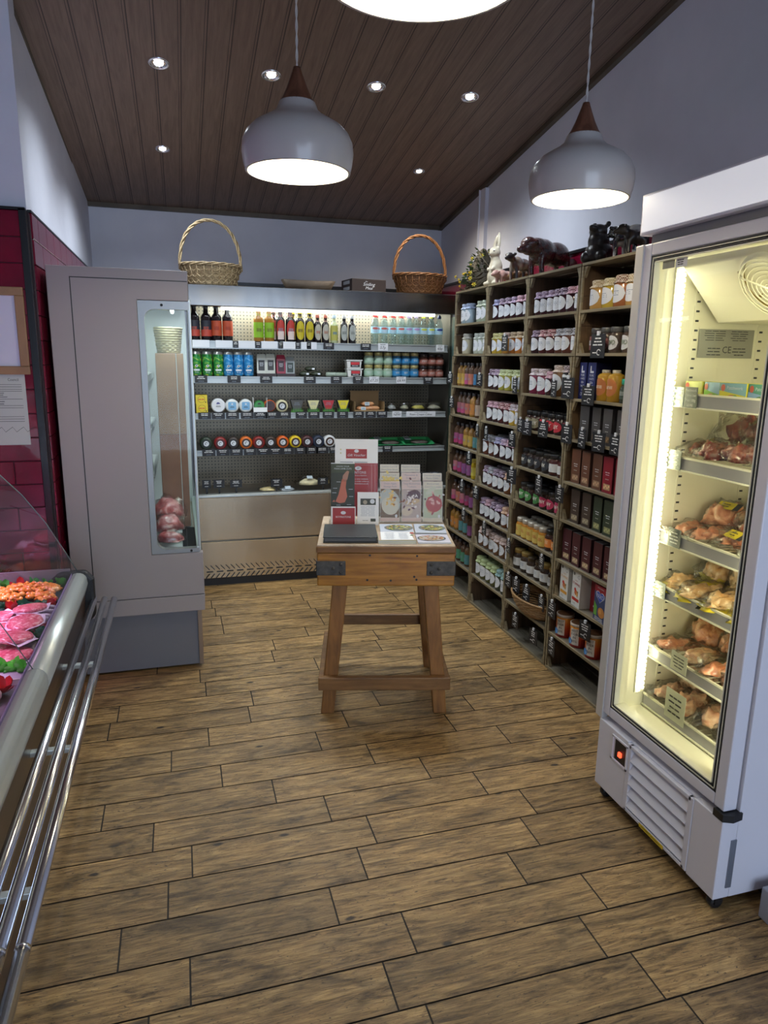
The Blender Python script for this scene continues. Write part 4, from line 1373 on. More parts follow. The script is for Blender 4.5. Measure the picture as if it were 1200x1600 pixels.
# sauce bottles in the first column
def bt(lab, cont=(.07, .035, .02), cap=(.03, .025, .03), l2=None): return proto_bottle(cont, lab, cap, .0265, .150, .30, lab2=l2, lz=(.10, .54))
bY = (bt((.62, .40, .08), (.20, .10, .02)), 'small sauce bottle, yellow label')
bP = (bt((.55, .20, .24), l2=(.40, .06, .16)), 'small sauce bottle, pink label')
bC = (bt((.62, .20, .13)), 'small sauce bottle, coral label')
bB = (bt((.06, .26, .52)), 'small sauce bottle, blue label')
bG = (bt((.08, .30, .18)), 'small sauce bottle, green label')
bT = (bt((.10, .30, .32), (.10, .05, .02)), 'small sauce bottle, teal label')
bV = (bt((.32, .10, .30)), 'small sauce bottle, violet label')
bM = (bt((.42, .10, .26), l2=(.35, .03, .12)), 'small sauce bottle, magenta label')
bO = (bt((.64, .26, .06), (.24, .12, .02)), 'small sauce bottle, orange label')
bD = (bt((.60, .46, .36)), 'small sauce bottle, peach label')
bYY = (proto_jar((.50, .36, .02), (.55, .45, .10), None, (.62, .55, .10), 'band', .027, .13, 'metal'), 'narrow jar, bright yellow label and lid')
sb = 'small sauce bottles on the crate racks'
for r, lst, rows in ((2, [bY, bY, bP, bC, bB, bG, bG], 1), (3, [bP, bP, bC, bO, bD, bD], 2), (4, [bM, bM, bY, bY, bT, bT], 2), (5, [bP, bM, bV, bV, bYY, bYY], 2),
                     (6, [bP, bC, bP, bM, bV, bM], 2), (7, [bO, bO, bT, bT, bV, bV], 2), (8, [bC, bC, bG, bG, bT, bV], 2)):
    fill(0, r, lst, sb, 'bottle', rows=rows, pname='sauce_bottle')

# fourth column
j4a = (J((.42, .24, .07), (.56, .42, .24), (.7, .6, .45), r=.042, h=.125), 'amber jar, tan checked cloth lid')
j4b = (J((.42, .30, .04), (.55, .46, .26), (.68, .6, .42), r=.042, h=.125), 'yellow jar, straw cloth lid')
j4c = (J((.26, .09, .03), (.26, .10, .05), (.7, .6, .5), r=.042, h=.130), 'brown jar, red spotted cloth lid')
spaced(3, 0, [j4a, j4b, j4c, j4a], [.165, .072, -.012, -.098])
s_edo = (sqj((.58, .58, .58), (.10, .10, .10), (.06, .04, .03), t1='EDO', ink=(.10, .14, .06), r=.032, h=.110), 'small clear jar, white half round label')
s_edr = (sqj((.16, .05, .05), (.10, .10, .10), (.05, .03, .025), t1='E', ink=(.6, .6, .6), r=.032, h=.110), 'small dark jar, maroon half round label')
fill(3, 1, [s_edr, s_edr, s_edo, s_edo, s_edo], 'small dressing jars on the crate racks', 'jar', spread=.082, start=.17, pname='dressing_jar')
def boxpack(name, w_, h_, dp, front, sidec, topc, deco):
    """carton standing on the rack, front towards the aisle (-x)"""
    T = thing(name, None, None)
    b = B(pm(sidec, .5), pm(front, .45), pm(topc, .45))
    b.box(0, dp, -w_ / 2, w_ / 2, 0, h_, 0)
    F = Face(b, (0, 0, 0), (0, -1, 0), (0, 0, 1), .0004); F.rect(0, h_ / 2, w_, h_, 1, 1)
    Ft = Face(b, (dp / 2, 0, h_), (0, -1, 0), (1, 0, 0), .0004); Ft.rect(0, 0, w_, dp, 2, 1)
    b.obj('carton', T, recalc=False)
    b = B(); b2 = B(); deco(Face(b, (0, 0, 0), (0, -1, 0), (0, 0, 1), .0004), Face(b2, (dp / 2, 0, h_), (0, -1, 0), (1, 0, 0), .0004))
    b.obj('printed_design', T, recalc=False)
    if b2.v: b2.obj('top_emblem', T, recalc=False)
    T['fresh'] = 1
    return T
m_sil = pm((.42, .40, .36), .5)
def deco_mix(pic):
    def f(F, Ft):
        F.lines(0, .085, .036, .020, 2, m_lab, 3, 2, .30)
        F.lines(0, .060, .036, .010, 1, m_sil, 3, 5, .3)
        F.rect(0, .026, .048, .026, pm(pic, .5), 3)
        for i in range(4): F.ell(-.016 + i * .011, .026 + (.004 if i % 2 else -.003), .006, .005, pm(tuple(min(1, c * 1.7) for c in pic), .5), 4, 8)
        Ft.ring(0, .01, .018, .0025, m_sil, 3); Ft.ring(.002, -.002, .010, .002, m_sil, 3, a0=0, a1=4.5)
    return f
MIXH, MIXW = .158, .070
def mixes(r, lst):
    n = len(lst)
    for i, (P, d, s) in enumerate(lst):
        L = rack(3, r, s); put(P, (RX + .020 + random.uniform(-.003, .003), L[1], L[2]), math.radians(random.uniform(-3, 3)), '%s, %s' % (d, where(3, r, i, n, 0)), 'carton', 'boxed mixes on the crate rack by the freezer', 'boxed_mix')
def mk(fr, side, top, pic): return boxpack('boxed_mix', MIXW, MIXH, .10, fr, side, top, deco_mix(pic))
pk_c = mk((.060, .055, .058), (.02, .018, .02), (.09, .085, .09), (.22, .14, .07))
pk_b = mk((.13, .052, .030), (.03, .012, .010), (.17, .10, .08), (.32, .20, .12))
pk_r = mk((.22, .008, .022), (.05, .004, .01), (.24, .03, .04), (.40, .26, .14))
pk_k = mk((.055, .036, .028), (.02, .012, .01), (.22, .22, .20), (.26, .22, .15))
pk_g = mk((.035, .050, .030), (.012, .018, .010), (.18, .20, .18), (.26, .26, .12))
pk_m = mk((.065, .014, .020), (.022, .006, .01), (.20, .19, .20), (.38, .28, .17))
mixes(3, [(pk_c, 'charcoal carton of mix', s) for s in (.150, .058, -.035, -.130)])
mixes(4, [(pk_b, 'brown carton of mix', .175), (pk_b, 'brown carton of mix', .088), (pk_b, 'brown carton of mix', .000), (pk_r, 'crimson carton of mix', -.088), (pk_r, 'crimson carton of mix', -.176)])
mixes(5, [(pk_k, 'dark brown carton of mix', .150), (pk_k, 'dark brown carton of mix', .062), (pk_g, 'dark green carton of mix', -.028), (pk_g, 'dark green carton of mix', -.118)])
mixes(6, [(pk_m, 'maroon carton of mix', .185 - .088 * i) for i in range(5)])
def deco_salt(F, Ft):
    F.poly([(-.012, .150), (-.004, .150), (-.004, .128), (.014, .128), (.014, .119), (-.012, .119)], m_lab, 3)
    for i, s_ in enumerate(('PURE', 'WHITE', 'SEA', 'SALT')): F.text(s_, 0, .108 - i * .016, .010, m_lab, 3, .036)
    F.text('250g', 0, .042, .005, m_lab, 3); F.ring(-.006, .024, .007, .0015, m_lab, 3); F.ring(.007, .024, .007, .0015, m_lab, 3)
pk_s = boxpack('salt_carton', .058, .165, .08, (.010, .016, .11), (.006, .008, .05), (.02, .03, .14), deco_salt)
for i, s in enumerate((.185, .112)):
    L = rack(3, 2, s); put(pk_s, (RX + .016, L[1], L[2]), math.radians(-2 + 4 * i), 'tall navy carton of white sea salt, %s of two, fourth crate column' % ('left' if i == 0 else 'right'), 'carton', 'navy salt cartons', 'salt_carton')
pP = proto_bottle((.36, .20, .02), (.62, .20, .05), (.45, .40, .30), .036, .135, .20, 'oval', lz=(.18, .74), inkc=(.75, .65, .5))
for i, s in enumerate((.032, -.046)):
    L = rack(3, 2, s); put(pP, (L[0] - .01, L[1], L[2]), .1, 'yellow oil jar with an orange oval label, %s of two beside the navy cartons' % ('left' if i == 0 else 'right'), 'jar', 'orange labelled oil jars', 'oil_jar')
pG = proto_jar((.04, .05, .03), (.03, .40, .24), None, (.05, .07, .05), 'band', .038, .10, 'metal', (.5, .5, .45))
L = rack(3, 2, -.128); put(pG, (L[0], L[1], L[2]), 0, 'dark jar with a bright green lid, right of the orange labelled jars', 'jar', None, 'green_lidded_jar')
# stuffing mixes and sage and onion box
m_w2 = pm((.66, .66, .64), .5)
def deco_stuff(band):
    def f(F, Ft):
        F.ell(-.024, .158, .008, .008, m_ink, 3, 12); F.text('4', -.024, .158, .007, m_w2, 4); F.ring(.022, .150, .010, .002, pm((.15, .17, .16), .5), 3)
        F.text('LUXURY', 0, .128, .006, pm(band, .5), 3, .05); F.text('STUFFING', 0, .112, .012, pm(band, .5), 3, .072)
        F.ell(.004, .070, .018, .013, pm((.55, .16, .06), .5), 3, 14); F.ell(-.006, .084, .010, .009, pm((.50, .03, .03), .5), 4, 12); F.ell(.014, .062, .009, .008, pm((.60, .36, .12), .5), 4, 12)
        F.ell(.020, .078, .006, .003, pm((.08, .22, .05), .5), 4, 10, .6)
        F.rect(0, .036, .068, .015, pm(band, .5), 3); F.lines(-.012, .016, .04, .010, 2, m_print, 3, 3, .3)
    return f
ps1 = boxpack('stuffing_pack', .082, .176, .07, (.66, .66, .64), (.55, .55, .53), (.6, .6, .58), deco_stuff((.66, .30, .04)))
ps2 = boxpack('stuffing_pack', .082, .180, .07, (.66, .66, .64), (.55, .55, .53), (.6, .6, .58), deco_stuff((.42, .02, .02)))
L = rack(3, 7, .165); put(ps1, (RX + .012, L[1], L[2]), math.radians(-4), 'white stuffing pack with an orange band, left of the white pack with a red band', 'carton', 'white stuffing packs', 'stuffing_pack')
L = rack(3, 7, .050); put(ps2, (RX + .008, L[1], L[2]), math.radians(-5), 'white stuffing pack with a dark red band, beside the crimson carton', 'carton', 'white stuffing packs', 'stuffing_pack')
def deco_paxo(F, Ft):
    F.text('SAGE & ONION', 0, .155, .006, m_lab, 3, .085)
    pts = []
    for i in range(30):
        a = 2 * math.pi * i / 30
        pts.append((.038 * (math.sin(a) ** 3) * 1.05, .116 + .030 * (.8125 * math.cos(a) - .3125 * math.cos(2 * a) - .125 * math.cos(3 * a) - .0625 * math.cos(4 * a)) + .002))
    # heart, drawn as a fan of triangles so the notch stays clean
    for (pp, q) in zip(pts, pts[1:] + pts[:1]): F.poly([(0, .112), q, pp], m_lab, 3)
    for (pp, q) in zip(pts, pts[1:] + pts[:1]): F.poly([(0, .112), (q[0] * .9, (q[1] - .112) * .9 + .112), (pp[0] * .9, (pp[1] - .112) * .9 + .112)], pm((.02, .07, .40), .5), 4)
    F.text('PAXO', 0, .118, .020, m_lab, 6, .060)
    F.poly([(-.05, .088), (-.022, .066), (-.022, .022), (-.05, .022)], pm((.10, .32, .04), .5), 3)
    F.ell(.018, .048, .030, .024, pm((.45, .18, .04), .5), 4, 18); F.ell(.010, .052, .012, .012, pm((.58, .28, .08), .5), 5, 12)
    F.lines(0, .012, .09, .018, 3, m_lab, 4, 7, .4)
pk_x = boxpack('stuffing_box', .108, .165, .06, (.020, .045, .14), (.20, .012, .02), (.3, .02, .03), deco_paxo)
b = B(pm((.26, .006, .02), .5)); b.box(-.0006, -.0002, -.054, .054, .135, .165); b.obj('red_band', pk_x)
L = rack(3, 7, -.155); put(pk_x, (RX + .004, L[1], L[2]), math.radians(-6), 'blue and red stuffing box with a heart emblem and a roast picture', 'carton', None, 'stuffing_box')
ps3 = boxpack('crimson_carton', .070, .160, .09, (.20, .006, .016), (.16, .006, .012), (.22, .01, .02), lambda F, Ft: F.ell(.0, .03, .010, .006, m_lab, 3))
L = rack(3, 7, -.048); put(ps3, (RX + .050, L[1], L[2]), math.radians(3), 'plain crimson carton between the white packs and the blue box', 'carton', None, 'crimson_carton')
# gravy tubs
T = thing('gravy_tub', None, None)
m_tub = mat('tub_orange_red', (.5, .12, .02), .4)
t_ = NT(m_tub)
sxx = t_.n('ShaderNodeSeparateXYZ'); t_.l(t_.coord(), sxx.inputs[0])
t_.l(t_.ramp(t_.math('MULTIPLY', sxx.outputs[2], 8.0), [(.10, (.30, .008, .01)), (.45, (.50, .07, .01)), (.9, (.60, .26, .02))]), t_.b.inputs['Base Color'])
b = B(m_tub); b.lathe([(.0001, 0), (.040, 0), (.0425, .003), (.0425, .106), (.040, .108)], n=28); b.obj('tub', T, recalc=False)
b = B(pm((.45, .38, .32), .4), pm((.12, .05, .02), .4)); b.lathe([(.0425, .104), (.044, .106), (.044, .118), (.040, .1185)], 0, 28); b.lathe([(.040, .1185), (.0001, .117)], 1, 28); b.obj('lid', T, recalc=False)
b = B(m_w2, m_ink, pm((.04, .22, .55), .5)); F = Face(b, (0, 0, 0), (0, -1, 0), (0, 0, 1), .0006, cyl=.0435)
F.rect(.008, .055, .044, .082, 0, 1); F.text('BEST', .008, .085, .012, 1, 2, .036); F.text('EVER', .008, .068, .012, 1, 2, .036); F.text('IN', .008, .051, .012, 1, 2, .03); F.text('50%', .008, .033, .012, 1, 2, .036); F.ell(-.020, .030, .016, .016, 2, 3)
b.obj('label', T, recalc=False)
T['fresh'] = 1
for i, s in enumerate((.165, .035, -.100)):
    L = rack(3, 8, s); put(T, (L[0] + .0, L[1], L[2]), math.radians(18), '%s of the three orange drum tubs on the low shelf by the freezer' % ('leftmost', 'middle', 'rightmost')[i], 'tub', 'orange drum tubs', 'gravy_tub')

# ------------------------------------------------------------------ black hanging price tags on the crates
def pricetag(w_=.075, h_=.085, seed=0, clip=True, face=math.pi, stake=False, numc=True):
    """card whose reader stands at -x; origin at its bottom centre"""
    T = thing('price_tag', None, None)
    b = B(m_card, m_chalk)
    b.box(-.0012, .0012, -w_ / 2, w_ / 2, 0, h_, 0)
    F = Face(b, (-.0012, 0, 0), (0, -1, 0), (0, 0, 1), .0006)
    F.lines(0, h_ * .68, w_ * .72, h_ * .40, 3, 1, 1, seed, .42, .5)
    if numc: F.ring(w_ * .10, h_ * .24, h_ * .13, h_ * .035, 1, 1, 14, .4, 5.2); F.lines(-w_ * .2, h_ * .22, w_ * .3, h_ * .09, 1, 1, 1, seed, .5)
    else: F.lines(0, h_ * .22, w_ * .5, h_ * .10, 1, 1, 1, seed + 9, .5)
    b.obj('card', T, recalc=False)
    if clip:
        b = B(m_lab); b.box(-.004, .003, -.007, .007, h_ - .006, h_ + .010); b.obj('clip', T)
    if stake:
        b = B(m_black); b.box(.0015, .003, -.006, .006, -stake, .01); b.box(-.012, .012, -.010, .010, -stake, -stake + .004); b.obj('stand', T)
    T['fresh'] = 1
    return T
tags = [pricetag(seed=i) for i in range(4)]
TAGS = {}
m_tg = mat('slate_green_card', (.035, .055, .055), .35)
ti = 0
TL_ = [(0, 1.395, .215, .8), (1, 1.395, .235, .85), (1, 1.600, -.105, 1.0), (0, 1.235, .165, .8), (2, 1.375, .245, 1.0), (2, 1.378, -.155, .95), (3, 1.378, .215, 1.15), (3, 1.360, .035, 1.0), (3, 1.565, .0, 1.2),
                      (2, 1.175, .165, .85), (2, 1.168, .080, .9), (2, 1.172, -.075, .95), (3, 1.170, .205, 1.05), (3, 1.165, .065, 1.0), (3, 1.165, -.075, 1.0), (3, 1.165, -.185, 1.0),
                      (0, .900, -.175, .9), (1, 1.090, .225, .8), (1, 1.085, .085, .85), (2, 1.085, .255, .9), (2, .880, .245, 1.0), (1, .700, .215, .85), (0, .700, -.06, .9), (2, .885, -.08, 1.0), (3, .880, .225, .9),
                      (1, .510, .060, .9), (2, .485, .225, .9), (0, .520, -.115, .9), (2, .285, .215, .95), (2, .290, .110, .95), (2, .283, -.020, 1.0), (2, .285, -.170, .9), (2, .085, .095, .95), (2, .080, -.125, .95), (3, .290, .215, 1.0), (3, .290, -.075, 1.0), (3, .095, .200, 1.0), (2, .500, -.160, .9)]
for (c, z, s, sc) in sorted(TL_, key=lambda q: (q[0], -q[1] // .08, -q[2])):
    P = tags[ti % 4]
    r_ = max(0, min(9, int(round((1.975 - z - sc * .085) / .1975)) - 0))
    TAGS.setdefault((c, r_), []).append((z, s, sc, P, ti)); ti += 1
for (c, r_), L_ in TAGS.items():
    L_.sort(key=lambda q: -q[1])
    for i, (z, s, sc, P, t_i) in enumerate(L_):
        n_ = len(L_)
        w_ = 'the only one' if n_ == 1 else ('%s from left' % ORD[i])
        o = put(P, (RX - .011 - .004 * (t_i % 3), COLY[c] + s + .01, z), math.radians(random.uniform(-10, 16)),
                'black price tag hanging from the %s shelf edge, %s, %s crate column' % (SHN[r_ - 1] if r_ else 'lid', w_, ORD[c]),
                'price tag', 'black price tags on the crate racks', 'price_tag')
        o.scale = (1, sc, sc)

# wicker basket on the low shelf of the third column
m_wick = wood('wicker_tan', (.22, .11, .04), (.50, .30, .13), (10, 10, 40), .6, .5, nscale=6)
def weave_bowl(T, prof, m, n=40, rows=14, sx=1, sy=1, amp=.0022, part='bowl'):
    """woven wall : rows of rippled strands following a profile r(z)"""
    b = B(m)
    for k in range(rows):
        u = k / (rows - 1)
        fi = u * (len(prof) - 1); i0 = min(int(fi), len(prof) - 2); f_ = fi - i0
        r = prof[i0][0] * (1 - f_) + prof[i0 + 1][0] * f_; z = prof[i0][1] * (1 - f_) + prof[i0 + 1][1] * f_
        h_ = (prof[-1][1] - prof[0][1]) / rows
        path = []
        for i in range(n):
            a = 2 * math.pi * i / n
            rr2 = r + amp * (1 if (i + k) % 2 else -1)
            path.append((rr2 * math.cos(a) * sx, rr2 * math.sin(a) * sy, z))
        b.tube(path, h_ * .56, 5, closed=True)
    b.obj(part, T, recalc=False)
T = thing('wicker_basket', 'oval tan wicker basket holding black tags on the low shelf, third crate column', 'basket', (RX + .055, COLY[2] - .005, .2005), 0)
weave_bowl(T, [(.085, .004), (.125, .03), (.150, .07), (.158, .095)], m_wick, 44, 11, .72, 1.32)
b = B(m_wick); b.tube([(.160 * math.cos(a * .1745) * .72, .160 * math.sin(a * .1745) * 1.32, .100) for a in range(36)], .006, 6, closed=True); b.obj('rim', T, recalc=False)
b = B(m_wick); b.lathe([(.0001, .004), (.085, .004)], n=30, sx=.72, sy=1.32); b.obj('base', T)
# ================================================================== GOODS IN THE BACK CHILLER
def sx_(n): return .09 + (n - 299) / 229.0          # shelf ruler, 229 marks to the metre, 299 = left end
SZ = [z_ + h_ for z_, h_ in SHELF]
FY = BF + .045
def stand(P, n, lvl, d, cat, group, name, dy=.035, rz=math.pi / 2, dz=0.0):
    """stand a product (its front faces -x in its own frame) on a chiller shelf"""
    return put(P, (sx_(n), FY + dy, SZ[lvl] - .0005 + dz), rz + math.radians(random.uniform(-5, 5)), d, cat, group, name)
def big(cont, lab, cap, h=.225, r=.031, shape='rect', **k): return proto_bottle(cont, lab, cap, r, h, .36, shape, **k)
ale1 = big((.012, .008, .010), (.030, .032, .050), (.012, .012, .015), .230, .033, lab2=(.42, .05, .03), lz=(.12, .55), inkc=(.5, .08, .05))
ale2 = big((.014, .008, .008), (.62, .09, .03), (.012, .012, .015), .230, .033, lz=(.14, .55), inkc=(.25, .02, .01))
cidG = big((.30, .13, .02), (.30, .56, .02), (.42, .55, .10), .222, .032, lz=(.12, .56), foil=(.40, .52, .10), inkc=(.12, .05, .02))
cidR = big((.012, .008, .008), (.60, .05, .035), (.56, .28, .28), .218, .031, 'oval', lab2=(.62, .50, .46), lz=(.08, .66), foil=(.55, .26, .26))
cidY = big((.012, .008, .008), (.70, .56, .02), (.66, .50, .02), .212, .031, 'oval', lz=(.08, .66), inkc=(.10, .06, .01), foil=(.64, .48, .03))
aleS = proto_bottle((.012, .010, .010), (.58, .55, .46), (.45, .12, .08), .026, .185, .36, 'oval', lz=(.10, .66), inkc=(.45, .12, .05), foil=(.5, .3, .24))
limo = proto_bottle((.46, .50, .28), (.62, .58, .12), (.40, .50, .60), .026, .185, .36, 'rect', lz=(.10, .62), inkc=(.05, .20, .40), foil=(.45, .52, .50))
aleW = proto_bottle((.012, .010, .010), (.52, .54, .50), (.40, .40, .42), .026, .185, .36, 'oval', lz=(.10, .66), inkc=(.12, .14, .12))
G1 = 'bottles on the top chiller shelf'
for n, P, d in ((304, ale1, 'dark ale bottle with a black label, far left of the top chiller shelf'), (321, ale1, 'dark ale bottle with a black label, next to the orange labelled ones'),
                (336, ale2, 'dark ale bottle, orange red label, left of its pair, top chiller shelf'), (352, ale2, 'dark ale bottle, orange red label, right of its pair, top chiller shelf'),
                (398, cidG, 'amber cider bottle with a lime green label, left of its pair'), (414, cidG, 'amber cider bottle with a lime green label, right of its pair'),
                (431, cidR, 'dark bottle with a red oval label, left of its pair'), (446, cidR, 'dark bottle with a red oval label, right of its pair'),
                (461, cidY, 'dark bottle with a yellow oval label, left of its pair'), (476, cidY, 'dark bottle with a yellow oval label, right of its pair'),
                (488.5, aleS, 'small dark bottle with a cream oval label, left of its pair'), (501, aleS, 'small dark bottle with a cream oval label, right of its pair'),
                (514.5, limo, 'small pale yellow lemonade bottle on the top chiller shelf'), (530.5, aleW, 'small dark bottle with a white oval label, left of its pair'), (543.5, aleW, 'small dark bottle with a white oval label, right of its pair')):
    stand(P, n, 0, d, 'bottle', G1, 'bottle')
for n, P, d in ((423, cidR, 'dark bottle with a pink neck half hidden behind the red labelled pair'), (453, cidY, 'dark bottle with a yellow neck half hidden behind the yellow labelled pair')):
    stand(P, n, 0, d, 'bottle', G1, 'bottle', dy=.115)
def water(cap, lab2):
    T = thing('water_bottle', None, None); r = .0275; h = .205
    b = B(glass('clear_plastic_water', (.80, .88, .90), .10, .06, .3, 60))
    b.lathe([(.0001, 0), (r * .9, 0), (r, .006), (r, .03), (r * .93, .036), (r, .042), (r * .93, .054), (r, .062), (r, .12), (r * .86, .15), (r * .45, .175), (r * .42, .185)], n=18); b.obj('bottle_body', T, recalc=False)
    b = B(pm((.42, .62, .72), .4), pm(lab2, .4), m_lab)
    labelpatch(b, r, .075, .118, 0, -85, 85); labelpatch(b, r, .098, .113, 1, -50, 50, 'round', lift=.0012)
    Face(b, (0, 0, 0), (0, -1, 0), (0, 0, 1), .0006, cyl=r + .001).lines(0, .086, .035, .010, 2, 2, 1, 3, .4)
    b.obj('label', T, recalc=False)
    b = B(pm(cap, .4)); b.lathe([(r * .50, .182), (r * .50, .197), (r * .32, .199), (r * .30, .208), (.0001, .208)], n=16); b.obj('sports_cap', T, recalc=False)
    T['fresh'] = 1; return T
wR = water((.60, .04, .03), (.55, .12, .10)); wP = water((.42, .34, .50), (.42, .26, .50)); wY = water((.62, .66, .06), (.55, .60, .08)); wN = water((.02, .03, .10), (.02, .04, .20))
G2 = 'clear water bottles on the top chiller shelf'
for n, P, d in ((580, wR, 'red capped water bottle, leftmost of the front row'), (595.5, wR, 'red capped water bottle, second of the front row'), (610, wR, 'red capped water bottle, third of the front row'), (624, wR, 'red capped water bottle, fourth of the front row'),
                (637, wP, 'lilac capped water bottle, beside the red capped ones'), (649.5, wP, 'lilac capped water bottle, beside the lime capped ones'), (662, wY, 'lime capped water bottle, left of its pair'), (675, wY, 'lime capped water bottle, right of its pair'), (689, wN, 'navy labelled water bottle at the right end of the top chiller shelf')):
    stand(P, n, 0, d, 'bottle', G2, 'water_bottle')
for i, n in enumerate((587, 602, 617, 631)): stand(wR, n, 0, 'red capped water bottle in the row behind, %s from left' % ORD[i], 'bottle', G2, 'water_bottle', dy=.10)
for n, P, d in ((644, wP, 'lilac capped water bottle in the row behind'), (682, wN, 'navy capped water bottle in the row behind')): stand(P, n, 0, d, 'bottle', G2, 'water_bottle', dy=.10)
# cans
def can(c1, c2, c3, ink=(.6, .6, .6)):
    T = thing('drink_can', None, None); r = .033; h = .158
    m = mat('can_print_%d' % (c1[2] * 999), c1, .28, .2)
    t = NT(m); f = t.noise(t.coord((22, 22, 30)), 1.0, 2, .5, 1.2)
    t.l(t.ramp(f, [(.42, c1), (.50, c2), (.60, c3)]), t.b.inputs['Base Color'])
    b = B(m, pm((.60, .60, .60), .3, .6)); b.lathe([(.0001, .004), (r * .8, .001), (r, .010), (r, h - .018)], 0, 22); b.lathe([(r, h - .018), (r * .86, h - .004), (r * .86, h), (r * .8, h - .003), (.0001, h - .003)], 1, 22)
    b.obj('can_body', T, recalc=False)
    b = B(m_lab, pm((.50, .46, .18), .4), m_ink); F = Face(b, (0, 0, 0), (0, -1, 0), (0, 0, 1), .0006, cyl=r + .0004)
    F.rect(0, .040, .040, .011, 0, 1); F.ell(0, .066, .009, .008, 0, 1); F.poly([(-.006, .063), (0, .072), (.006, .063)], 2, 2); F.lines(0, .025, .034, .010, 2, 0, 1, 4, .3)
    b.obj('emblem', T, recalc=False); T['fresh'] = 1; return T
cG = can((.02, .20, .04), (.04, .34, .08), (.40, .52, .06)); cB = can((.02, .22, .52), (.03, .28, .62), (.25, .48, .66))
for i, n in enumerate((304.5, 320.5, 336.5)): stand(cG, n, 1, '%s of the three green cans on the second chiller shelf' % ('leftmost', 'middle', 'rightmost')[i], 'can', 'green drink cans', 'drink_can')
for i, n in enumerate((351.5, 366.5, 381.5)): stand(cB, n, 1, '%s of the three blue cans on the second chiller shelf' % ('leftmost', 'middle', 'rightmost')[i], 'can', 'blue drink cans', 'drink_can')
# pouches
def pouch(c, win, w_=.062, h_=.135):
    T = thing('pouch', None, None); m = pm(c, .35)
    b = B(m); b.add([(0, -w_ / 2, 0), (0, w_ / 2, 0), (.045, w_ / 2, 0), (.045, -w_ / 2, 0), (.004, -w_ / 2, h_ * .8), (.004, w_ / 2, h_ * .8), (.04, w_ / 2, h_ * .8), (.04, -w_ / 2, h_ * .8), (.018, -w_ * .42, h_), (.018, w_ * .42, h_), (.024, w_ * .42, h_), (.024, -w_ * .42, h_)],
              [(0, 1, 2, 3), (0, 4, 5, 1), (1, 5, 6, 2), (2, 6, 7, 3), (3, 7, 4, 0), (4, 8, 9, 5), (5, 9, 10, 6), (6, 10, 11, 7), (7, 11, 8, 4), (8, 11, 10, 9)])
    b.obj('bag', T, bevel=.003)
    b = B(pm(win, .4), m_lab); F = Face(b, (.0, 0, 0), (0, -1, 0), (.004 / (h_ * .8), 0, 1), .0012); F.rect(0, h_ * .45, w_ * .66, h_ * .5, 0, 1); F.lines(0, h_ * .50, w_ * .5, h_ * .2, 3, 1, 2, 6, .3)
    b.obj('label', T, recalc=False); T['fresh'] = 1; return T
pW = pouch((.55, .56, .50), (.03, .03, .03)); pR = pouch((.30, .03, .06), (.04, .01, .02)); pB = pouch((.28, .30, .30), (.02, .035, .03), h_=.128)
stand(pW, 401, 1, 'white pouch with a black window, left of its pair on the second chiller shelf', 'pouch', 'white pouches', 'coffee_pouch', .03, dz=.012)
stand(pW, 415, 1, 'white pouch with a black window, right of its pair on the second chiller shelf', 'pouch', 'white pouches', 'coffee_pouch', .03, dz=.014)
stand(pR, 431, 1, 'dark red pouch on the second chiller shelf', 'pouch', None, 'coffee_pouch', .03, dz=.008)
stand(pB, 445, 1, 'silver pouch with a black label on the second chiller shelf', 'pouch', None, 'coffee_pouch', .03, dz=.003)
for n, w_, i in ((408, .128, 0), (438, .125, 1)):
    b = B(pm((.035, .025, .028), .5)); x = sx_(n)
    b.box(x - w_ / 2, x + w_ / 2, FY - .004, FY + .0005, SZ[1], SZ[1] + .020); b.box(x - w_ / 2, x + w_ / 2, FY + .085, FY + .09, SZ[1], SZ[1] + .02); b.box(x - w_ / 2, x - w_ / 2 + .003, FY, FY + .088, SZ[1], SZ[1] + .02); b.box(x + w_ / 2 - .003, x + w_ / 2, FY, FY + .088, SZ[1], SZ[1] + .02)
    tag(b.obj('display_tray'), 'low dark cardboard tray holding the %s' % ('two white pouches' if i == 0 else 'red pouch and the silver pouch'), 'tray')
# black puddings lying down, green roll, white tubs
m_bpud = speckle('black_pudding', [(.010, .012, .010), (.05, .06, .035)], 60, .25, 4, .4, .003)
for i, (n, dz) in enumerate(((468, 0), (486, 0), (477, .034))):
    b = B(m_bpud, m_lab); b.blob((0, 0, .018), (.042, .028, .018), 0, .12, 3, i); Face(b, (.015, -.027, .018), (1, 0, 0), (0, .2, 1), .002).rect(0, 0, .018, .012, 1)
    o = b.obj('black_pudding', origin=(0, 0, 0)); o.location = (sx_(n), FY + .04, SZ[1] + dz + .001)
    tag(o, 'black vacuum packed pudding, %s on the second chiller shelf' % ('left of the lower pair', 'right of the lower pair', 'lying on top of the other two')[i], 'packet', 'black packets on the second chiller shelf')
b = B(speckle('pale_green_wrap', [(.20, .26, .20), (.42, .48, .40)], 50, .4)); b.tube([(-.075, 0, .016), (-.07, 0, .016), (.07, 0, .016), (.075, 0, .016)], [.006, .015, .015, .006], 12)
o = b.obj('wrapped_roll', origin=(0, 0, 0)); o.location = (sx_(518), FY + .03, SZ[1]); tag(o, 'pale green wrapped roll lying beside the white tubs', 'packet')
T = thing('dripping_tub', None, None)
b = B(pm((.66, .65, .62), .4)); b.prism([(-.048, 0), (.048, 0), (.054, .050), (-.054, .050)], 0, 0, .075)
b.obj('tub', T, bevel=.004)
b = B(pm((.70, .70, .68), .4)); b.box(-.004, .079, -.058, .058, .050, .058); b.obj('lid', T, bevel=.002)
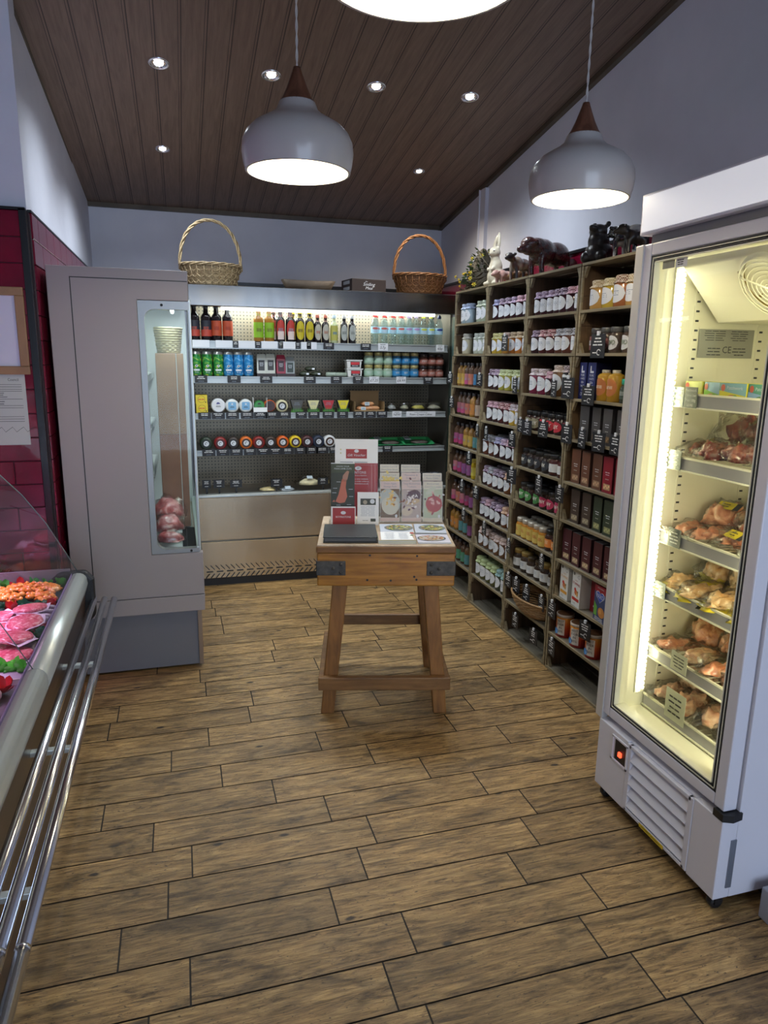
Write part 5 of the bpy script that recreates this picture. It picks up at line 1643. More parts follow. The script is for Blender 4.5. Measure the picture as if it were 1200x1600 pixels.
b = B(pm((.02, .02, .02), .4), pm((.55, .03, .04), .4), m_lab); F = Face(b, (-.0005, 0, 0), (0, -1, 0), (0, 0, 1), .0006); F.rect(.006, .027, .066, .036, 0, 1); F.rect(.006, .033, .060, .018, 1, 2); F.lines(.006, .018, .05, .008, 1, 2, 2, 3)
b.obj('label', T, recalc=False); T['fresh'] = 1
put(T, (sx_(547), FY + .01, SZ[1]), math.pi / 2, 'white tub with a red and black label, lower of the stacked two', 'tub', 'stacked white tubs', 'white_tub')
put(T, (sx_(546), FY + .01, SZ[1] + .059), math.pi / 2, 'white tub with a red and black label, upper of the stacked two', 'tub', 'stacked white tubs', 'white_tub')
def gj(cont, lab, cap, capk='metal', h=.085, r=.034): return proto_jar(cont, cap, None, lab, 'band', r, h, capk, (.6, .62, .6))
gG = gj((.30, .38, .28), (.32, .48, .36), (.42, .36, .14)); gB = gj((.04, .12, .20), (.03, .22, .46), (.42, .36, .16)); gR = gj((.10, .03, .02), (.34, .12, .09), (.03, .02, .02), h=.082)
for (P, ns, d) in ((gG, (571, 587, 602.5), 'pale green'), (gB, (617.5, 632.5, 647.5), 'blue'), (gR, (663.5, 677.5, 690.5), 'reddish brown')):
    for i, n in enumerate(ns):
        for lv in (0, 1):
            stand(P, n, 1, '%s glass jar, %s of three, %s layer, second chiller shelf' % (d, ('left', 'middle', 'right')[i], ('lower', 'upper')[lv]), 'jar', 'stacked glass jars on the second chiller shelf', 'glass_jar', .035, dz=lv * (.086 if P is not gR else .083))
# third shelf
def sq(name, w_, h_, dp, c, deco, side=None): return boxpack(name, w_, h_, dp, c, side or c, c, deco)
def deco_y(F, Ft):
    F.ring(0, .030, .023, .0015, m_ink, 3); F.text('TURNER', 0, .030, .010, pm((.55, .08, .02), .5), 4, .046) if False else F.lines(0, .030, .040, .008, 1, pm((.55, .10, .02), .5), 4, 3, .8, .1); F.ell(.026, .012, .004, .004, m_ink, 3)
pYb = sq('oatcake_box', .074, .058, .10, (.66, .50, .02), deco_y)
for i in (0, 1): put(pYb, (sx_(310) - .002 * i, FY + .008, SZ[2] + .0585 * i), math.pi / 2 + .02 * i, 'small yellow box, %s of the stacked two at left of the third chiller shelf' % ('lower', 'upper')[i], 'carton', 'stacked yellow boxes', 'yellow_box')
def round_pack(c, inner, sq_=False, R=.040, L_=.06, ring=None, dark=None):
    """short round cheese lying with its face to the reader (-x)"""
    T = thing('round_cheese', None, None); M_ = Matrix.Translation((0, 0, R)) @ Matrix.Rotation(math.radians(-90), 4, 'Y')
    b = B(pm(c, .3)); b.lathe([(.0001, 0), (R * .80, 0), (R * .95, -.004), (R, -.012), (R, -L_), (R * .9, -L_ - .003), (.0001, -L_ - .003)], n=32, M=M_); b.obj('wax_rind', T)
    b = B(pm(inner, .4), m_lab, m_ink, pm(dark or (.02, .02, .02), .4)); F = Face(b, (-.0, 0, R), (0, -1, 0), (0, 0, 1), .0008)
    if sq_: F.poly([(x * .026, z * .026) for x, z in ((-.8, -1), (.8, -1), (1, -.8), (1, .8), (.8, 1), (-.8, 1), (-1, .8), (-1, -.8))], 0, 1); F.ell(0, .012, .006, .006, 1, 2); F.lines(0, -.008, .034, .010, 2, 2, 2, 4, .5)
    elif ring: F.ell(0, 0, R * .70, R * .70, 3, 1, 28); F.ell(0, 0, R * .42, R * .42, 1, 2, 20); F.ring(0, 0, R * .22, R * .08, 2, 3, 14, .5, 4.5)
    else: F.ell(0, 0, R * .86, R * .86, 0, 1, 28); F.lines(0, -.004, .04, .012, 2, 2, 2, 4, .4); F.poly([(-.014, .010), (-.008, .022), (.004, .022), (.014, .012)], 3, 2)
    b.obj('label', T, recalc=False); T['fresh'] = 1; return T
def lay(P, n, lvl, d, grp, name='round_cheese', dz=0, dy=0.0): return put(P, (sx_(n), FY + dy, SZ[lvl] + dz), math.pi / 2, d, 'cheese', grp, name)
lay(round_pack((.62, .62, .64), (.64, .64, .66), R=.047, dark=(.05, .05, .20)), 334, 2, 'white round cheese with a small dark emblem, third chiller shelf', None)
pSq = round_pack((.60, .62, .62), (.16, .36, .58), True, R=.045)
lay(pSq, 354.5, 2, 'white cheese with a tilted blue square label, left of its pair', 'blue labelled cheeses'); lay(pSq, 375, 2, 'white cheese with a blue square label, right of its pair', 'blue labelled cheeses')
lay(round_pack((.02, .16, .03), (.03, .22, .05), R=.038, L_=.05), 396, 2, 'green waxed round cheese in a white box, third chiller shelf', None, dz=.004, dy=.01)
lay(round_pack((.58, .10, .02), (.05, .02, .02), R=.040, L_=.09), 412, 2, 'orange waxed cheese with a dark label, third chiller shelf', None, dz=.004, dy=.01)
lay(round_pack((.60, .55, .34), (.04, .04, .03), ring=True, R=.042, L_=.09), 431, 2, 'cream waxed round cheese with a dark label, third chiller shelf', None, dz=.0, dy=.01)
b = B(m_paper); x = sx_(397); b.box(x - .044, x + .044, FY - .004, FY + .0, SZ[2], SZ[2] + .034); b.box(x - .044, x + .044, FY, FY + .10, SZ[2], SZ[2] + .002); b.box(x - .046, x - .044, FY, FY + .10, SZ[2], SZ[2] + .10); b.box(x + .044, x + .046, FY, FY + .10, SZ[2], SZ[2] + .10)
tag(b.obj('cheese_box'), 'open white cardboard box around the green cheese', 'box')
def wedge(c):
    T = thing('cheese_wedge', None, None)
    b = B(pm((.05, .05, .05), .4), pm(c, .45), pm((.05, .20, .03), .5)); b.prism([(-.022, 0), (.022, 0), (.043, .082), (-.043, .082)], 0, 0, .05)
    F = Face(b, (0, 0, 0), (0, -1, 0), (0, 0, 1), .0006); F.poly([(-.018, .020), (.018, .020), (.040, .080), (-.040, .080)], 1, 1); F.lines(0, .058, .044, .022, 3, m_print, 2, 3, .3)
    b.obj('wrapper', T, recalc=False)
    b = B(pm((.06, .26, .03), .6)); 
    for i in range(14): b.prism([(-.042 + i * .006, 0), (-.037 + i * .006, 0), (-.040 + i * .006 + (i % 3 - 1) * .002, .026 + (i % 3) * .005)], 0, -.0015, -.0005)
    b.obj('grass_fringe', T); T['fresh'] = 1; return T
for n, c, d in ((454, (.07, .07, .065), 'charcoal'), (480, (.62, .58, .30), 'pale yellow'), (504, (.42, .02, .03), 'red'), (528, (.66, .56, .02), 'bright yellow')):
    put(wedge(c), (sx_(n), FY + .004, SZ[2]), math.pi / 2, '%s cheese wedge pack with printed grass, third chiller shelf' % d, 'cheese', 'cheese wedge packs', 'cheese_wedge')
m_cardb = mat('cardboard', (.30, .19, .085), .7)
b = B(m_cardb); x = sx_(572); z = SZ[2]
b.box(x - .105, x + .105, FY + .01, FY + .16, z, z + .003); b.box(x - .108, x - .105, FY + .01, FY + .16, z, z + .07); b.box(x + .105, x + .108, FY + .01, FY + .16, z, z + .07); b.box(x - .105, x + .105, FY + .157, FY + .16, z, z + .13)
b.prism([(x - .105, z + .128), (x + .105, z + .128), (x + .115, z + .140), (x - .115, z + .140)], 1, FY + .154, FY + .157); b.box(x - .105, x + .105, FY + .008, FY + .011, z, z + .012)
tag(b.obj('cardboard_box'), 'open brown cardboard box holding packs of sausages, third chiller shelf', 'box')
m_saus = speckle('sausage_orange', [(.50, .20, .08), (.66, .36, .18)], 25, .25, 3, .2, .002, .5)
for i, (dx, dz, dy) in enumerate(((-.035, .0, .0), (.035, .002, .01), (.0, .032, .03))):
    T = thing('sausage_pack', 'vacuum packed orange sausages, %s in the cardboard box' % ('front left', 'front right', 'on top')[i], 'sausages', (x + dx, FY + .05 + dy, z + .003 + dz), 0, 'sausage packs in the cardboard box')
    b = B(m_saus)
    for k in range(3): b.tube([(-.045, -.02 + k * .018, .016), (-.03, -.02 + k * .018, .018), (.03, -.02 + k * .018, .018), (.045, -.02 + k * .018, .016)], [.006, .014, .014, .006], 10)
    b.obj('sausages', T)
    if i != 1:
        b = B(pm((.45, .55, .60), .5), m_ink); F = Face(b, (-.01, -.036, .018), (1, 0, 0), (0, .25, 1), .001); F.rect(0, 0, .034, .024, 0, 1); F.lines(0, 0, .026, .016, 3, 1, 2, 3, .3); b.obj('label', T, recalc=False)
m_ctub = glass('clear_tub_plastic', (.93, .95, .95), .16, .08, .2, 60)
for i, (n, w_, c) in enumerate(((611, .036, (.45, .45, .42)), (633, .036, (.50, .46, .32)), (657, .058, (.62, .52, .10)), (685, .056, (.50, .46, .34)))):
    T = thing('deli_tub', 'clear plastic deli tub of %s, third chiller shelf' % ('pale salad, far left of four', 'cream coleslaw, second of four', 'yellow filling, third of four', 'pale coleslaw, at the right end')[i], 'tub', (sx_(n), FY + .045, SZ[2]), 0, 'clear deli tubs')
    b = B(speckle('salad_%d' % i, [c, tuple(q * .6 for q in c)], 90, .4)); b.blob((0, 0, .018), (w_ * .88, .036, .026), 0, .15, 3, i, flat=.001); b.obj('filling', T)
    b = B(m_ctub); b.lathe([(w_ * .86, .0), (w_, .044), (w_ * 1.06, .046), (w_ * .98, .056), (w_ * .80, .066), (.0001, .068)], n=24, sy=.04 / w_ if w_ > .04 else 1); b.obj('plastic_tub', T, recalc=False)
# fourth shelf : waxed truckles
cols = [('black green', (.02, .035, .02)), ('dark red', (.20, .015, .015)), ('black', (.03, .018, .015)), ('orange', (.60, .12, .01)), ('dark red', (.22, .015, .012)), ('dark brown', (.045, .025, .018)), ('orange', (.62, .10, .01)), ('yellow', (.66, .46, .01)), ('maroon', (.07, .018, .02)), ('navy', (.02, .03, .06)), ('white', (.66, .66, .66))]
for i, (n, (d, c)) in enumerate(zip((314, 335, 354.5, 374, 393.5, 412, 431, 451, 470, 488, 506), cols)):
    lay(round_pack(c, (.7, .7, .7), ring=True, R=.0425, L_=.085, dark=tuple(q * .35 for q in c) if c[0] < .5 else (.05, .02, .01)), n, 3, '%s waxed truckle cheese with a white centre label, %s from left' % (d, ORD[i]), 'waxed truckle cheeses on the fourth chiller shelf')
m_gtray = mat('green_plastic_tray', (.03, .26, .09), .35)
for i, n in enumerate((605, 656)):
    x = sx_(n) + .01
    b = B(m_gtray)
    W_, D_ = .118, .085
    def loop(w_, d_, r_, z_, k=5):
        P_ = []
        for (cx, cy, a) in ((w_ - r_, d_ - r_, 0), (-w_ + r_, d_ - r_, 90), (-w_ + r_, -d_ + r_, 180), (w_ - r_, -d_ + r_, 270)):
            for j in range(k): A = math.radians(a + 90 * j / (k - 1)); P_.append((cx + r_ * math.cos(A), cy + r_ * math.sin(A), z_))
        return P_
    loops = [loop(W_ * .88, D_ * .86, .02, .0), loop(W_ * .98, D_ * .98, .024, .026), loop(W_ * 1.04, D_ * 1.04, .026, .026), loop(W_ * 1.0, D_ * 1.0, .024, .030), loop(W_ * .95, D_ * .95, .024, .026), loop(W_ * .84, D_ * .82, .02, .003)]
    vs = sum(loops, []); N = len(loops[0]); fs = [(a * N + q, a * N + (q + 1) % N, (a + 1) * N + (q + 1) % N, (a + 1) * N + q) for a in range(5) for q in range(N)]
    fs += [tuple(range(N)), tuple(range(5 * N, 6 * N))]
    b.add(vs, fs, 0, True)
    o = b.obj('green_tray', origin=(0, 0, 0)); o.location = (x, FY + .09, SZ[3]); o.rotation_euler = (.20, 0, 0); tag(o, 'green plastic tray, %s of two on the fourth chiller shelf' % ('left', 'right')[i], 'tray', 'green plastic trays')
    b = B(speckle('dark_sausage', [(.05, .04, .035), (.14, .12, .10)], 50, .35)); b.blob((0, 0, .010), (.07, .045, .014), 0, .2, 3, i, flat=.004)
    o = b.obj('dark_meat', origin=(0, 0, 0)); o.rotation_euler = (.20, 0, 0); o.location = (x + .02, FY + .085, SZ[3] + .006); tag(o, 'flat dark packed meat lying in the %s green tray' % ('left', 'right')[i], 'meat')
    b = B(pm((.24, .28, .30), .35), m_ink); F = Face(b, (0, 0, 0), (1, 0, 0), (.1, 1, .1), .001); F.rect(0, 0, .05, .055, 0, 0); F.rect(0, 0, .05, .055, 0, .2); F.lines(0, 0, .04, .04, 4, 1, 1, 3, .3)
    o = b.obj('price_docket', origin=(0, 0, -.002)); o.location = (x - .075, FY + .08, SZ[3] + .046); o.rotation_euler = (.25, .0, .3); tag(o, 'grey printed label lying at the left of the %s green tray' % ('left', 'right')[i], 'label')
# deck: packs of cheese
m_film = glass('shrink_film', (.95, .96, .97), .14, .12, .8, 45)
for i, (n, w_, h_, c, y_) in enumerate(((406, .058, .042, (.58, .46, .22), .06), (437, .055, .032, (.34, .36, .38), .06), (474, .078, .085, (.64, .56, .34), .10), (500, .05, .075, (.56, .44, .18), .16))):
    T = thing('cheese_pack', 'shrink wrapped %s lying on the chiller deck' % ('pale pastry pack, leftmost', 'flat grey pack', 'cream cheese with pale blue label', 'golden pack, rightmost')[i], 'cheese', (sx_(n), BF + y_, .627), 0, 'wrapped packs on the chiller deck')
    b = B(speckle('deck_pack_%d' % i, [c, tuple(min(1, q * 1.35) for q in c)], 30, .45)); b.blob((0, 0, h_ * .5), (w_, .04, h_ * .55), 0, .15, 2, i, flat=0); b.obj('cheese', T)
    b = B(m_film); b.blob((0, 0, h_ * .55), (w_ * 1.15, .046, h_ * .66), 0, .35, 5, i + 5, 3, flat=.001); b.obj('film_wrap', T)
    if i in (1, 2): b = B(pm((.48, .56, .62), .5)); F = Face(b, (.0, -.025, h_ * 1.15), (1, 0, 0), (0, .8, .5), .001); F.rect(0, 0, .04, .03, 0, 1); b.obj('label', T, recalc=False)

# price cards
def shelfcard(n, lvl, w_, h_, i, d, white=False, txt=None, seed=0):
    b = B(m_lab if white else m_card, m_ink if white else m_chalk)
    b.box(-w_ / 2, w_ / 2, -.0012, 0, 0, h_, 0)
    F = Face(b, (0, -.0012, 0), (1, 0, 0), (0, 0, 1), .0006)
    if txt: F.text(txt, 0, h_ * .42, h_ * .40, 1, 1, w_ * .85, .2); F.lines(0, h_ * .82, w_ * .6, h_ * .12, 1, 1, 1, seed)
    elif not white: F.lines(0, h_ * .66, w_ * .72, h_ * .44, 2, 1, 1, seed, .38); F.lines(0, h_ * .20, w_ * .5, h_ * .12, 1, m_print, 1, seed, .4)
    o = b.obj('price_card', origin=(0, 0, 0), recalc=False)
    o.location = (sx_(n), BF + .0105, SHELF[lvl][0] + .0075 + (SHELF[lvl][1] - h_ - .006) * .5); tag(o, d, 'price card', 'price cards on the chiller shelf edges')
cards = {0: [(362, .034), (395, .036), (429, .030), (455, .034), (472, .03), (503, .072), (562, .072)], 1: [(310, .078), (358, .084), (406, .080), (473, .080), (515, .075), (550, .072), (667, .070)],
         2: [(313, .082), (333, .085), (354, .085), (376, .085), (396, .085), (414, .085), (433, .085), (459, .078), (479, .078), (502, .078), (525, .078), (551, .075), (571, .075), (590, .075)],
         3: [(317, .085), (338, .085), (358, .085), (379, .085), (399, .085), (418, .085), (437, .085), (457, .085), (475, .085), (492, .085), (510, .06), (600, .072)]}
for lv, L_ in cards.items():
    for i, (n, w_) in enumerate(L_):
        shelfcard(n, lv, w_, [.044, .048, .044, .046][lv], i, 'black price card, %s from left on the %s shelf edge of the back chiller' % (ORD[i], SHN[lv]), seed=i + lv * 20)
for i, n in enumerate((312, 345, 378, 412, 440, 472)): shelfcard(n, 0, .105, .046, i, 'blank white card, %s from left on the top chiller shelf edge' % ORD[i], True)
shelfcard(590, 0, .07, .05, 0, 'white price card below the red capped water bottles', True, '57p')
shelfcard(686, 0, .06, .046, 0, 'white price card below the navy water bottle', True, '65p')
shelfcard(576, 1, .07, .046, 0, 'white handwritten price card below the pale green glass jars', True, '£7.25', 1)
shelfcard(621, 1, .07, .046, 0, 'white handwritten price card below the blue glass jars', True, '£8.99', 2)
shelfcard(615, 2, .068, .042, 0, 'grey white card with NEW written on it', True, 'NEW', 3)
shelfcard(656, 2, .22, .038, 0, 'long grey white card handwritten about cream cakes', True, 'From Cream Cakes', 4)
for i, (n, w_, h_, y_) in enumerate(((312, .058, .058, .07), (331, .075, .058, .07), (357, .080, .052, .07), (419, .080, .058, .03), (495, .075, .05, .06), (691, .07, .06, .10))):
    P = pricetag(w_, h_, 30 + i, False, stake=.045, numc=False)
    put(P, (sx_(n), BF + y_, .627 + .045), math.pi / 2 + math.radians(random.uniform(-6, 6)), 'black price tag on a small stand, %s from left on the chiller deck' % ORD[i], 'price tag', 'standing price tags on the chiller deck', 'standing_price_tag')

# ================================================================== ON TOP OF THE CHILLER
TOPZ = 1.9905
m_wickL = wood('wicker_pale', (.30, .20, .09), (.62, .48, .28), (20, 20, 20), .55, .4, nscale=5)
m_wickD = wood('wicker_brown', (.14, .05, .015), (.42, .19, .06), (20, 20, 20), .55, .4, nscale=5)
def handled_basket(x, y, m, txt, hh):
    T = thing('handled_basket', txt, 'basket', (x, y, TOPZ), 0, None)
    prof = [(.150, .004), (.165, .05), (.180, .10), (.186, .128)]
    b = B(m); b.lathe([(r * .97, z_) for r, z_ in prof], n=32, smooth=True, sy=.72); b.lathe([(.0001, .004), (.146, .004)], n=32, sy=.72); b.obj('liner', T, recalc=False)
    b = B(m)
    for k in range(3):
        z0_ = .012 + k * .036
        for ph in (0, 1):
            path = []
            for i in range(72):
                a = 2 * math.pi * i / 72
                w_ = math.sin(a * 12 + ph * math.pi)
                r = .152 + (z0_ + .015) * .27 + .004
                path.append(((r + .003 * math.cos(a * 12)) * math.cos(a), (r + .003 * math.cos(a * 12)) * math.sin(a) * .72, z0_ + .014 + .015 * w_))
            b.tube(path, .0030, 5, closed=True)
    b.obj('woven_wall', T, recalc=False)
    b = B(m)
    for i in range(24):
        a = 2 * math.pi * i / 24
        b.tube([(.153 * math.cos(a), .153 * math.sin(a) * .72, .005), (.191 * math.cos(a), .191 * math.sin(a) * .72, .122)], .0028, 5)
    b.obj('stake', T, recalc=False)
    b = B(m)
    for ph in range(3):
        b.tube([((.190 + .006 * math.cos(a * .19635 * 3 + ph * 2.09)) * math.cos(a * .098175), (.190 + .006 * math.cos(a * .19635 * 3 + ph * 2.09)) * math.sin(a * .098175) * .72, .128 + .007 * math.sin(a * .19635 * 3 + ph * 2.09)) for a in range(64)], .0048, 5, closed=True)
    b.obj('braided_rim', T, recalc=False)
    b = B(m)
    for ph in range(3):
        path = []
        for i in range(49):
            a = math.pi * i / 48
            q = ph * 2.09 + i * .55
            rr3 = .192 + .006 * math.cos(q)
            path.append((rr3 * math.cos(a), .006 * math.sin(q), .095 + (hh - .095) * math.sin(a) ** .8 + (rr3 - .192)))
        b.tube(path, .0055, 5)
    b.obj('handle', T, recalc=False)
handled_basket(.232, 4.86, m_wickL, 'pale wicker basket with a tall hoop handle, at the left on the chiller', .405)
handled_basket(1.66, 4.86, m_wickD, 'brown wicker basket with a tall hoop handle, at the right on the chiller', .395)
m_trough = wood('dark_carved_wood', (.08, .055, .035), (.22, .16, .11), (2, 12, 12), .6, .3)
b = B(m_trough)
vs = []; N = 20
for (sx1, sy1, z_) in ((.150, .05, 0), (.185, .075, .062), (.176, .068, .064), (.13, .045, .02)):
    for i in range(N):
        a = 2 * math.pi * i / N; c_, s_ = math.cos(a), math.sin(a)
        vs.append((math.copysign(abs(c_) ** .6, c_) * sx1, math.copysign(abs(s_) ** .6, s_) * sy1, z_ + (.004 * math.cos(2 * a) if z_ > .05 else 0)))
fs = [(k * N + i, k * N + (i + 1) % N, (k + 1) * N + (i + 1) % N, (k + 1) * N + i) for k in range(3) for i in range(N)] + [tuple(range(N)), tuple(range(3 * N, 4 * N))]
b.add(vs, fs, 0, True)
o = b.obj('wooden_trough', origin=(0, 0, 0)); o.location = (.872, 4.88, TOPZ); tag(o, 'long shallow dark wooden dough bowl on top of the chiller', 'bowl')
T = thing('snack_crate', 'flat dark cardboard crate with white script lettering on top of the chiller', 'box', (1.255, 4.87, TOPZ), math.radians(8))
m_dkcard = mat('dark_brown_card', (.028, .016, .014), .6)
b = B(m_dkcard); b.box(-.125, .125, -.10, .10, 0, .082); b.obj('box', T, bevel=.002)
b = B(m_lab, pm((.30, .32, .36), .6)); F = Face(b, (.0, -.1005, .041), (1, 0, 0), (0, 0, 1), .0008)
F.text('the', -.02, .024, .010, 0, 1, None, .3); F.text('Smiling', .0, .006, .022, 0, 1, .085, .3); F.text('Meal', .0, -.018, .020, 0, 1, None, .3)
F = Face(b, (-.1255, 0, .041), (0, -1, 0), (0, 0, 1), .0008); b.obj('printed_lettering', T, recalc=False)
b = B(pm((.30, .32, .36), .6)); F = Face(b, (-.1255, 0, .041), (0, -1, 0), (0, 0, 1), .0008); F.rect(0, .020, .12, .022, 0, 1); F.rect(0, -.020, .12, .022, 0, 1); b.obj('side_label', T, recalc=False)
# ================================================================== ON THE TABLE
TR = Matrix.Translation(TL.location) @ Matrix.Rotation(TL.rotation_euler.z, 4, 'Z')
TZ = .7815
def tp(x, y, z=0): return TR @ Vector((x, y, TZ + z))
TRZ = TL.rotation_euler.z
m_acr = glass('clear_acrylic', (.98, .985, .985), .015)
# flyer holder (left rear)
fx, fy = -.142, .125
T = thing('flyer_holder', 'clear acrylic holder filled with butcher flyers on the left of the table', 'holder', tp(fx, fy), TRZ)
b = B(m_acr); b.add([(-.115, -.035, 0), (.115, -.035, 0), (.115, .02, .30), (-.115, .02, .30)], [(0, 1, 2, 3)]); b.add([(-.115, .03, 0), (.115, .03, 0), (.115, .085, .34), (-.115, .085, .34)], [(0, 1, 2, 3)])
b.box(-.116, .116, -.04, .08, 0, .004)
for s in (-1, 1): b.add([(s * .116, -.036, 0), (s * .116, .035, 0), (s * .116, .085, .34), (s * .116, .02, .30)], [(0, 1, 2, 3)])
b.obj('acrylic_holder', T, recalc=False)
m_dred = pm((.30, .02, .022), .45); m_dgr = pm((.035, .038, .022), .45); m_meat1 = pm((.52, .15, .09), .45)
def sheet(name, lab, cx, y0_, z0_, w_, h_, draw, lean=.19, mats=None, thick=.003):
    """printed sheet standing, leaning back"""
    u = TR.to_3x3() @ Vector((1, 0, 0)); v = (TR.to_3x3() @ Vector((0, math.sin(lean), math.cos(lean)))).normalized()
    n_ = u.cross(v).normalized()
    P0 = tp(fx + cx, fy + y0_, z0_)
    b = B(m_paper)
    F = Face(b, P0, u, v, .0005)
    c_ = [F.P(-w_ / 2, 0, 0), F.P(w_ / 2, 0, 0), F.P(w_ / 2, h_, 0), F.P(-w_ / 2, h_, 0)]
    k_ = [p - n_ * thick for p in c_]
    b.add(c_ + k_, [(0, 1, 2, 3), (7, 6, 5, 4), (0, 4, 5, 1), (1, 5, 6, 2), (2, 6, 7, 3), (3, 7, 4, 0)])
    draw(F)
    o = b.obj(name, recalc=False); tag(o, lab[0], lab[1], lab[2] if len(lab) > 2 else None)
    return o
m_rib = pm((.60, .58, .36), .5)
def d_cert(F):
    F.rect(.0, .185, .10, .045, m_dred, 1); F.ell(0, .198, .011, .008, m_lab, 2); F.text('Gift Voucher', 0, .178, .012, m_lab, 2, .085, .3)
    F.lines(-.01, .145, .15, .008, 1, m_print, 1, 3, .4); F.lines(0, .12, .16, .022, 2, m_print, 1, 5, .35); F.ell(-.075, .205, .004, .004, m_rib, 1); F.ell(-.075, .188, .004, .004, m_rib, 1)
sheet('voucher_sheet', ('white voucher sheet with a red banner standing at the back of the flyer holder', 'flyer'), .012, .045, .140, .205, .255, d_cert)
def d_lamb(F):
    F.sc = .86
    F.rect(0, .150, .112, .30, m_dgr, 1); F.rect(0, .275, .112, .05, pm((.06, .07, .035), .5), 2)
    F.text('KNOW YOUR', 0, .285, .008, m_lab, 3, .06); F.text('MAIN LAMB CUTS', 0, .272, .009, m_lab, 3, .082)
    F.poly([(.020, .262), (.030, .258), (.022, .215), (.012, .200), (-.002, .205), (.000, .235), (.012, .252)], pm((.42, .22, .16), .5), 3)
    F.poly([(-.004, .215), (.018, .215), (.014, .170), (.022, .120), (.010, .088), (-.014, .082), (-.034, .092), (-.020, .130), (-.012, .170)], m_meat1, 3)
    F.poly([(-.050, .090), (-.040, .102), (-.036, .090)], m_meat1, 3)
    for (x, y) in ((-.036, .165), (-.02, .20), (.038, .160), (-.040, .140), (.040, .120), (-.02, .072), (.03, .075)): F.rect(x, y, .020, .0022, m_lab, 3)
    F.lines(-.015, .045, .06, .016, 3, pm((.35, .35, .33), .5), 3, 4, .3); F.ring(.030, .048, .009, .003, m_rib, 3)
sheet('lamb_cuts_leaflet', ('tall dark leaflet showing a leg of lamb, front left of the flyer holder', 'flyer'), -.052, -.005, .025, .112, .262, d_lamb, .17)
def d_red(F):
    F.sc = .86
    F.rect(0, .145, .118, .29, m_dred, 1)
    for x in (.030, .046): F.rect(x, .145, .002, .27, pm((.50, .25, .22), .5), 2)
    F.rect(0, .281, .10, .0015, pm((.50, .25, .22), .5), 2)
    F.ell(-.034, .262, .016, .011, m_lab, 2); F.text('BP', -.034, .262, .008, m_ink, 3)
    F.text('INTONS', -.026, .238, .015, m_lab, 3, .058); F.text('& Sons, Butchers', -.022, .222, .007, m_lab, 3, .055)
    for i, s_ in enumerate(('a new website', 'to order online at', 'butchers.co.uk')): F.text(s_, -.018, .203 - i * .013, .008, m_lab, 3, .07)
sheet('red_butcher_leaflet', ('red butcher leaflet with white lettering, front right of the flyer holder', 'flyer'), .055, .008, .035, .118, .250, d_red, .17)
def d_news(F):
    F.rect(0, .110, .072, .030, m_dgr, 1); F.ell(.020, .112, .011, .011, m_lab, 2); F.ell(-.014, .108, .010, .010, pm((.35, .30, .22), .5), 2)
    F.lines(0, .066, .072, .05, 9, m_print, 1, 3, .25, .1); F.rect(.024, .024, .024, .014, m_dgr, 1); F.lines(-.012, .022, .03, .004, 1, m_ink, 1, 2)
sheet('newsletter_card', ('small white newsletter card with a picture strip, leaning against the holder front', 'flyer'), .068, -.052, .003, .100, .155, d_news, .12)
def d_rl(F):
    F.rect(.002, .04, .104, .078, m_dred, 1); F.ell(0, .056, .012, .008, m_lab, 2); F.text('BOYINGTONS', 0, .036, .009, m_lab, 2, .07)
sheet('small_red_leaflet', ('small red leaflet standing low behind the black folder', 'flyer'), -.048, -.040, .002, .115, .085, d_rl, .12)
# black folder
b = B(mat('black_leatherette', (.020, .024, .026), .42))
M_ = TR @ Matrix.Translation((-.155, -.125, TZ)) @ Matrix.Rotation(.02, 4, 'Z')
b.box(-.116, .116, -.118, .118, .0, .004, 0, M_); b.box(-.116, .116, -.118, .118, .022, .027, 0, M_); b.box(-.116, .116, .112, .118, .0, .027, 0, M_)
b.box(-.110, .110, -.110, .112, .004, .022, pm((.10, .10, .10), .6), M_)
tag(b.obj('ring_folder', bevel=.003), 'closed black leatherette folder lying at the front left of the table', 'folder')
